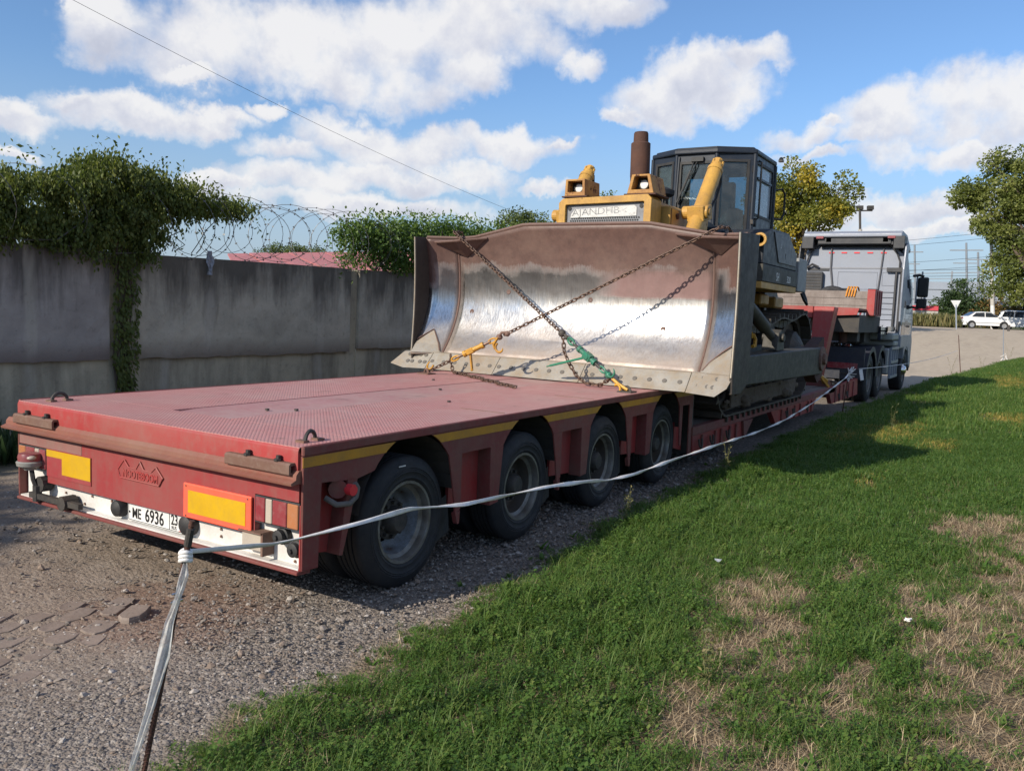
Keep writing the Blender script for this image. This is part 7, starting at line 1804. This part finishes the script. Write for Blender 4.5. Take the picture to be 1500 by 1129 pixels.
# ================================================================== PARKED CARS
def build_car(loc, yaw, label, kind):
    t = thing('parked_car', loc, label, 'car', 'white cars parked across the yard', (0, 0, yaw))
    L, Wd = (4.45, 1.72) if kind == 'sedan' else (4.4, 1.75)
    h = Wd/2
    if kind == 'sedan': top = [(-2.2,.55),(-2.2,.88),(-2.12,1.02),(-1.55,1.06),(-1.0,1.42),(-.55,1.48),(.20,1.47),(1.05,1.02),(1.75,.92),(2.15,.75),(2.24,.50)]
    else: top = [(-2.15,.55),(-2.18,1.0),(-1.95,1.62),(-1.5,1.72),(.15,1.70),(.95,1.12),(1.75,1.02),(2.1,.85),(2.2,.55)]
    zb = .28
    rows = []
    for x, z in top:
        belt = min(z, .98 if kind == 'sedan' else 1.08); ht = h-(.17 if z > belt+.1 else .04)
        rows.append([(x,-h,zb),(x,-h,(zb+belt)/2),(x,-h+.03,belt),(x,-ht,z-.03),(x,-ht+.12,z),(x,ht-.12,z),(x,ht,z-.03),(x,h-.03,belt),(x,h,(zb+belt)/2),(x,h,zb)])
    m = MB().grid(rows); n = 10; m.add(rows[0], [tuple(range(n))]); m.add(rows[-1], [tuple(range(n))[::-1]])
    body = m.build('body', CARW, t, smooth=35, world=False)
    # side windows
    if kind == 'sedan': win = [[(-1.35,1.02),(-1.0,1.36),(-.30,1.41),(-.30,1.02)], [(-.22,1.02),(-.22,1.41),(.22,1.40),(.85,1.04)]]
    else: win = [[(-1.85,1.14),(-1.70,1.60),(-.95,1.64),(-.95,1.12)], [(-.85,1.12),(-.85,1.64),(-.15,1.64),(-.15,1.12)], [(-.07,1.12),(-.07,1.63),(.15,1.62),(.80,1.16)]]
    for s in (-1, 1):
        for w in win:
            vs = []
            for x, z in w:
                f = (z-1.0)/(.42 if kind == 'sedan' else .6); vs.append((x, s*(h-.015-f*.12), z))
            vs = [(x, y+s*.012, z) for x, y, z in vs]
            MB().add(vs, [tuple(range(len(vs)))]).build('side_window', CARG, t, world=False)
        MB().box(-1.3, 1.2, s*h-.01, s*h+.01, .50, .53).build('door_moulding', TRUCKD, t, world=False)
        MB().box(.75, .92, s*(h+.09)-.06, s*(h+.09)+.06, 1.0, 1.12).build('wing_mirror', CARW, t, world=False, bevel=.02)
    if kind == 'sedan':
        MB().add([(-1.58,-.62,1.085),(-1.58,.62,1.085),(-1.04,.55,1.43),(-1.04,-.55,1.43)], [(0,1,2,3)]).build('rear_window', CARG, t, world=False)
        for s in (-1, 1): MB().box(-2.23,-2.05,s*.80-.10 if s > 0 else -.86,s*.80+.06 if s > 0 else -.62,.78,.96).build('tail_light', LENSR, t, world=False, bevel=.02)
        MB().box(-2.215,-2.195,-.26,.26,.68,.80).build('number_plate', PLATE, t, world=False); MB().box(-2.24,-2.0,-.84,.84,.30,.42).build('rear_bumper', TRUCKD, t, world=False, bevel=.03)
    else:
        MB().add([(-2.16,-.62,1.12),(-2.16,.62,1.12),(-1.99,.58,1.58),(-1.99,-.58,1.58)], [(0,1,2,3)]).build('rear_window', CARG, t, world=False)
        MB().bar((-1.6,-.68,1.76),(.1,-.68,1.74),.03,.03).bar((-1.6,.68,1.76),(.1,.68,1.74),.03,.03).build('roof_rail', TRUCKD, t, world=False)
    MB().add([(.24,-.60,1.465 if kind=='sedan' else 1.69),(.24,.60,1.465 if kind=='sedan' else 1.69),(1.02,.70,1.05 if kind=='sedan' else 1.15),(1.02,-.70,1.05 if kind=='sedan' else 1.15)], [(0,1,2,3)]).build('windscreen', CARG, t, world=False)
    tyre = MB().lathe((0,0,0),(0,1,0),[(.19,-.02),(.22,-.10),(.30,-.105),(.315,-.08),(.315,.08),(.30,.105),(.22,.10),(.19,.02)],24).mesh('tyre', RUBBER, 40)
    rim = MB()
    rim.lathe((0,0,0),(0,1,0),[(.205,-.104),(.19,-.08),(.17,-.075),(.001,-.085)],16).mesh
    rimm = rim.mesh('rim', mat('alloy_rim', (.5,.5,.5), (.35,.35,.35), 12, .35, metal=.5), 40)
    for x in (-1.32, 1.33):
        for s in (-1, 1):
            MB().lathe((x, s*(h-.012), .33), (0,s,0), [(.36,0),(.36,.014),(.001,.014)], 20).build('wheel_arch', BLACK, t, world=False)
            w = inst(tyre, 'wheel', t, (x, s*(h-.04), .315), (0,0,0 if s < 0 else PI)); inst(rimm, 'rim', w)
build_car((82.5, .72, hz(82.5)-.0), -1.15, 'white sedan parked behind the yield sign, its tail towards the track', 'sedan')
build_car((86.5, -2.3, hz(86.5)), -1.45, 'white estate car half hidden behind the utility pole and poplar trunk', 'estate')

# ================================================================== STAKES AND BARRIER TAPE
def build_tape():
    b = Vector((-1.30, -.58, -.05)); top = Vector((-1.27, -.815, .97))
    s = thing('tape_stake', (-1.30, -.58, 0), 'leaning rusty rebar stake holding the white tape in front of the trailer tail', 'stake')
    MB().tube([b, b.lerp(top, .5)+Vector((.004,0,0)), top], .0085, 8).build('rod', STAKE, s, smooth=50)
    m = MB()
    for k in range(60): q = b.lerp(top, .1+k*.015); m.lathe(q, top-b, [(.0085,-.003),(.0103,0),(.0085,.003)], 8)
    m.build('rod_ribs', STAKE, s)
    MB().lathe(b.lerp(top, .945), top-b, [(.0085,-.03),(.0125,-.028),(.0125,.03),(.0085,.032)], 10).build('rod_sleeve', DARKM, s)
    q = b.lerp(top, .72); MB().tube([q+Vector((.012*math.cos(a), .012*math.sin(a), .004*a)) for a in np.linspace(0, 4*PI, 20)], .0035, 5).bar(q+Vector((-.02,0,.01)), q+Vector((.025,0,.01)), .006, .006).build('wire_twist', CHROME, s)
    knot = b.lerp(top, .885)
    # the long twisted tape
    P = [(-1.27,-.79,.865),(-.91,-.79,.81),(-.77,-.78,.80),(-.46,-.77,.79),(-.09,-.75,.78),(.12,-.74,.75),(.36,-.74,.72),(.91,-.71,.68),(1.24,-.70,.66),(1.82,-.68,.60),(2.16,-.66,.55),(2.67,-.64,.515),(3.43,-.61,.505),(4.81,-.56,.47),(6.47,-.49,.415),(7.94,-.43,.41),(9.83,-.36,.48),(11.67,-.28,.59),(13.17,-.22,.69),(13.6,-.18,.74)]
    P = [Vector(p) for p in P]
    def ribbon(P, w0, w1, twist, name, label, thick=.35, seed=1, sub=10):
        r = random.Random(seed); pts = []
        for i in range(len(P)-1):
            for k in range(sub):
                pts.append(P[i].lerp(P[i+1], k/sub))
        pts.append(P[-1])
        # smooth
        for _ in range(3): pts = [pts[0]]+[(pts[i-1]+pts[i]*2+pts[i+1])/4 for i in range(1, len(pts)-1)]+[pts[-1]]
        m = MB(); rows = []; a = 0; L_ = 0
        for i, p in enumerate(pts):
            d = (pts[min(i+1, len(pts)-1)]-pts[max(i-1, 0)]).normalized(); u = Vector((0,0,1))-d*d.z; u.normalize(); v = d.cross(u)
            if i: L_ += (p-pts[i-1]).length
            a = twist*L_+.5*math.sin(L_*2.3+seed); w = w0+(w1-w0)*i/len(pts); w *= (.72+.28*math.sin(L_*7.3+seed*2)**2)
            ca, sa = math.cos(a), math.sin(a); e = u*ca+v*sa; f = v*ca-u*sa
            rows.append([tuple(p+e*w*math.cos(q)+f*w*thick*math.sin(q)*(1+.4*math.sin(3*q+L_*15))) for q in np.linspace(0, 2*PI, 10)[:-1]])
        n = 9; vs = [q for row in rows for q in row]
        fs = [(i*n+k, i*n+(k+1)%n, (i+1)*n+(k+1)%n, (i+1)*n+k) for i in range(len(rows)-1) for k in range(n)]
        o = m.add(vs, fs).build(name, TAPE, None, smooth=70); tag(o, label, 'barrier tape'); return o
    ribbon(P, .0115, .017, 3.2, 'barrier_tape', 'long twisted white barrier tape sagging past the trailer wheels', .4, 3, 14)
    # the piece hanging from the knot down beside the stake
    dn = [knot+Vector((0,0,-.01)), Vector((-1.3,-.815,.80)), Vector((-1.3,-.79,.73)), Vector((-1.3,-.745,.63)), Vector((-1.3,-.715,.51)), Vector((-1.31,-.66,.32)), Vector((-1.33,-.60,.12)), Vector((-1.34,-.57,-.01))]
    wd = [.006,.014,.010,.017,.022,.014,.011,.010]
    rows = []; seq = []
    for i in range(len(dn)-1):
        for k in range(8): seq.append((dn[i].lerp(dn[i+1], k/8), wd[i]+(wd[i+1]-wd[i])*k/8))
    for i, (p, w) in enumerate(seq):
        a = .4*math.sin(i*.23); e = RT*math.cos(a)+FW*math.sin(a)
        rows.append([tuple(p+e*(w*q)+FW*(.006*math.sin(q*5+i*.2))) for q in np.linspace(-1, 1, 9)])
    film = bpy.data.materials.new('tape_film'); film.use_nodes = True; tt = film.node_tree; tt.nodes.clear(); T = NT(tt)
    d_ = T.n('ShaderNodeBsdfPrincipled'); d_.inputs['Base Color'].default_value = (.74,.74,.72,1); d_.inputs['Roughness'].default_value = .35
    tl = T.n('ShaderNodeBsdfTranslucent'); tl.inputs[0].default_value = (.8,.8,.8,1); tr = T.n('ShaderNodeBsdfTransparent')
    a1 = T.n('ShaderNodeMixShader'); a1.inputs[0].default_value = .4; tt.links.new(d_.outputs[0], a1.inputs[1]); tt.links.new(tl.outputs[0], a1.inputs[2])
    a2 = T.n('ShaderNodeMixShader'); T._set(a2.inputs[0], T.rng(T.noise(T.n('ShaderNodeTexCoord').outputs['Object'], 30, 3), .35, .7, .05, .5)); tt.links.new(a1.outputs[0], a2.inputs[1]); tt.links.new(tr.outputs[0], a2.inputs[2])
    oo = T.n('ShaderNodeOutputMaterial'); tt.links.new(a2.outputs[0], oo.inputs[0])
    o = MB().grid(rows).build('tape_tail', film, None, smooth=80, fix=False); tag(o, 'thin translucent strip of tape hanging from the rusty stake to the ground', 'barrier tape')
    m = MB()
    for k in range(3): m.tube([knot+Vector((.016*math.cos(a), .016*math.sin(a), .012*(k-1)+.004*math.sin(a*2))) for a in np.linspace(0, 2*PI, 13)[:-1]], .0075, 6, closed=True)
    o = m.build('tape_knot', TAPE, None, smooth=70); tag(o, 'white tape knotted round the top of the rusty stake', 'tape knot')
    # far stake where the long tape ends
    s2 = thing('tape_stake', (13.7,-.16,0), 'short stake at the low bed where the long white tape is knotted', 'stake')
    MB().cyl((13.72,-.10,-.02),(13.65,-.18,.80),.010,.010,8).build('rod', STAKE, s2)
    m = MB()
    for k in range(14):
        a = Vector((13.62+rnd.uniform(-.04,.04), -.20+rnd.uniform(-.03,.03), .70+rnd.uniform(-.05,.08)))
        m.bar(a, a+Vector((rnd.uniform(-.05,.10), rnd.uniform(-.10,.06), rnd.uniform(-.12,.12))), .030, .010)
    o = m.build('tape_knot', TAPE, None); tag(o, 'tangled white knot of tape at the end of the long sagging run', 'tape knot')
    m = MB().grid([[(13.95+.01*i,-.30-.018*i-.008*j,.80-.04*j+.006*i) for i in range(4)] for j in range(6)]); o = m.build('tape_flag', TAPE, None); tag(o, 'loose white end of tape drooping right of the far knot', 'barrier tape')
    # thin continuation to the yard stakes
    def thin(a, b, sag, lab, r=.006):
        a, b = Vector(a), Vector(b); o = MB().tube([a.lerp(b, k/20)-Vector((0,0,sag*4*(k/20)*(1-k/20))) for k in range(21)], r, 4).build('barrier_tape', TAPE, None); tag(o, lab, 'barrier tape')
    c1 = Vector((30.2,-1.0,.12)); t1 = c1+PLUMB*1.30+RT*-.05
    thin((13.95,-.30,.82), t1-Vector((0,0,.55)), .1, 'thin tape drawn tight past the truck wheels to the yard stake')
    s3 = thing('tape_stake', c1, 'thin dark stake at the grass corner under the yield sign', 'stake'); MB().cyl(c1-PLUMB*.1, t1, .014, .012, 6).build('rod', STAKE, s3)
    c2 = Vector((36.8,-2.1,.35)); s4 = thing('tape_stake', c2, 'grey stake with a white rag at its foot on the right verge edge', 'stake')
    MB().cyl(c2-PLUMB*.1, c2+PLUMB*1.35+RT*.03, .020, .018, 6).build('rod', GREYP, s4)
    MB().box(c2.x-.05,c2.x+.05,c2.y-.13,c2.y-.03,c2.z+1.25,c2.z+1.50).build('marker', DARKM, s4)
    m = MB()
    for k in range(8):
        a = c2+Vector((0, rnd.uniform(-.12,.12), .22+rnd.uniform(-.1,.14))); m.bar(a, a+Vector((0, rnd.uniform(-.16,.16), rnd.uniform(-.14,.1))), .05, .02)
    o = m.build('rag', TAPE, None); tag(o, 'white rag of tape at the foot of the grey stake', 'rag')
    # litter on the grass
    for (x, y, lab, sd) in ((2.03,-2.57,'crumpled white paper scrap on the dry patch of the verge',5), (2.42,-1.37,'small bluish plastic scrap lying in the green grass',6)):
        r = random.Random(sd); m = MB()
        g = [[(x+(i-2)*.016+r.uniform(-.006,.006), y+(j-1)*.018+r.uniform(-.006,.006), .075+r.uniform(-.014,.014)) for i in range(5)] for j in range(3)]
        o = m.grid(g).build('litter_scrap', TAPE if sd == 5 else MATS['pale_plastic_film'], None, fix=False); tag(o, lab, 'litter')
build_tape()
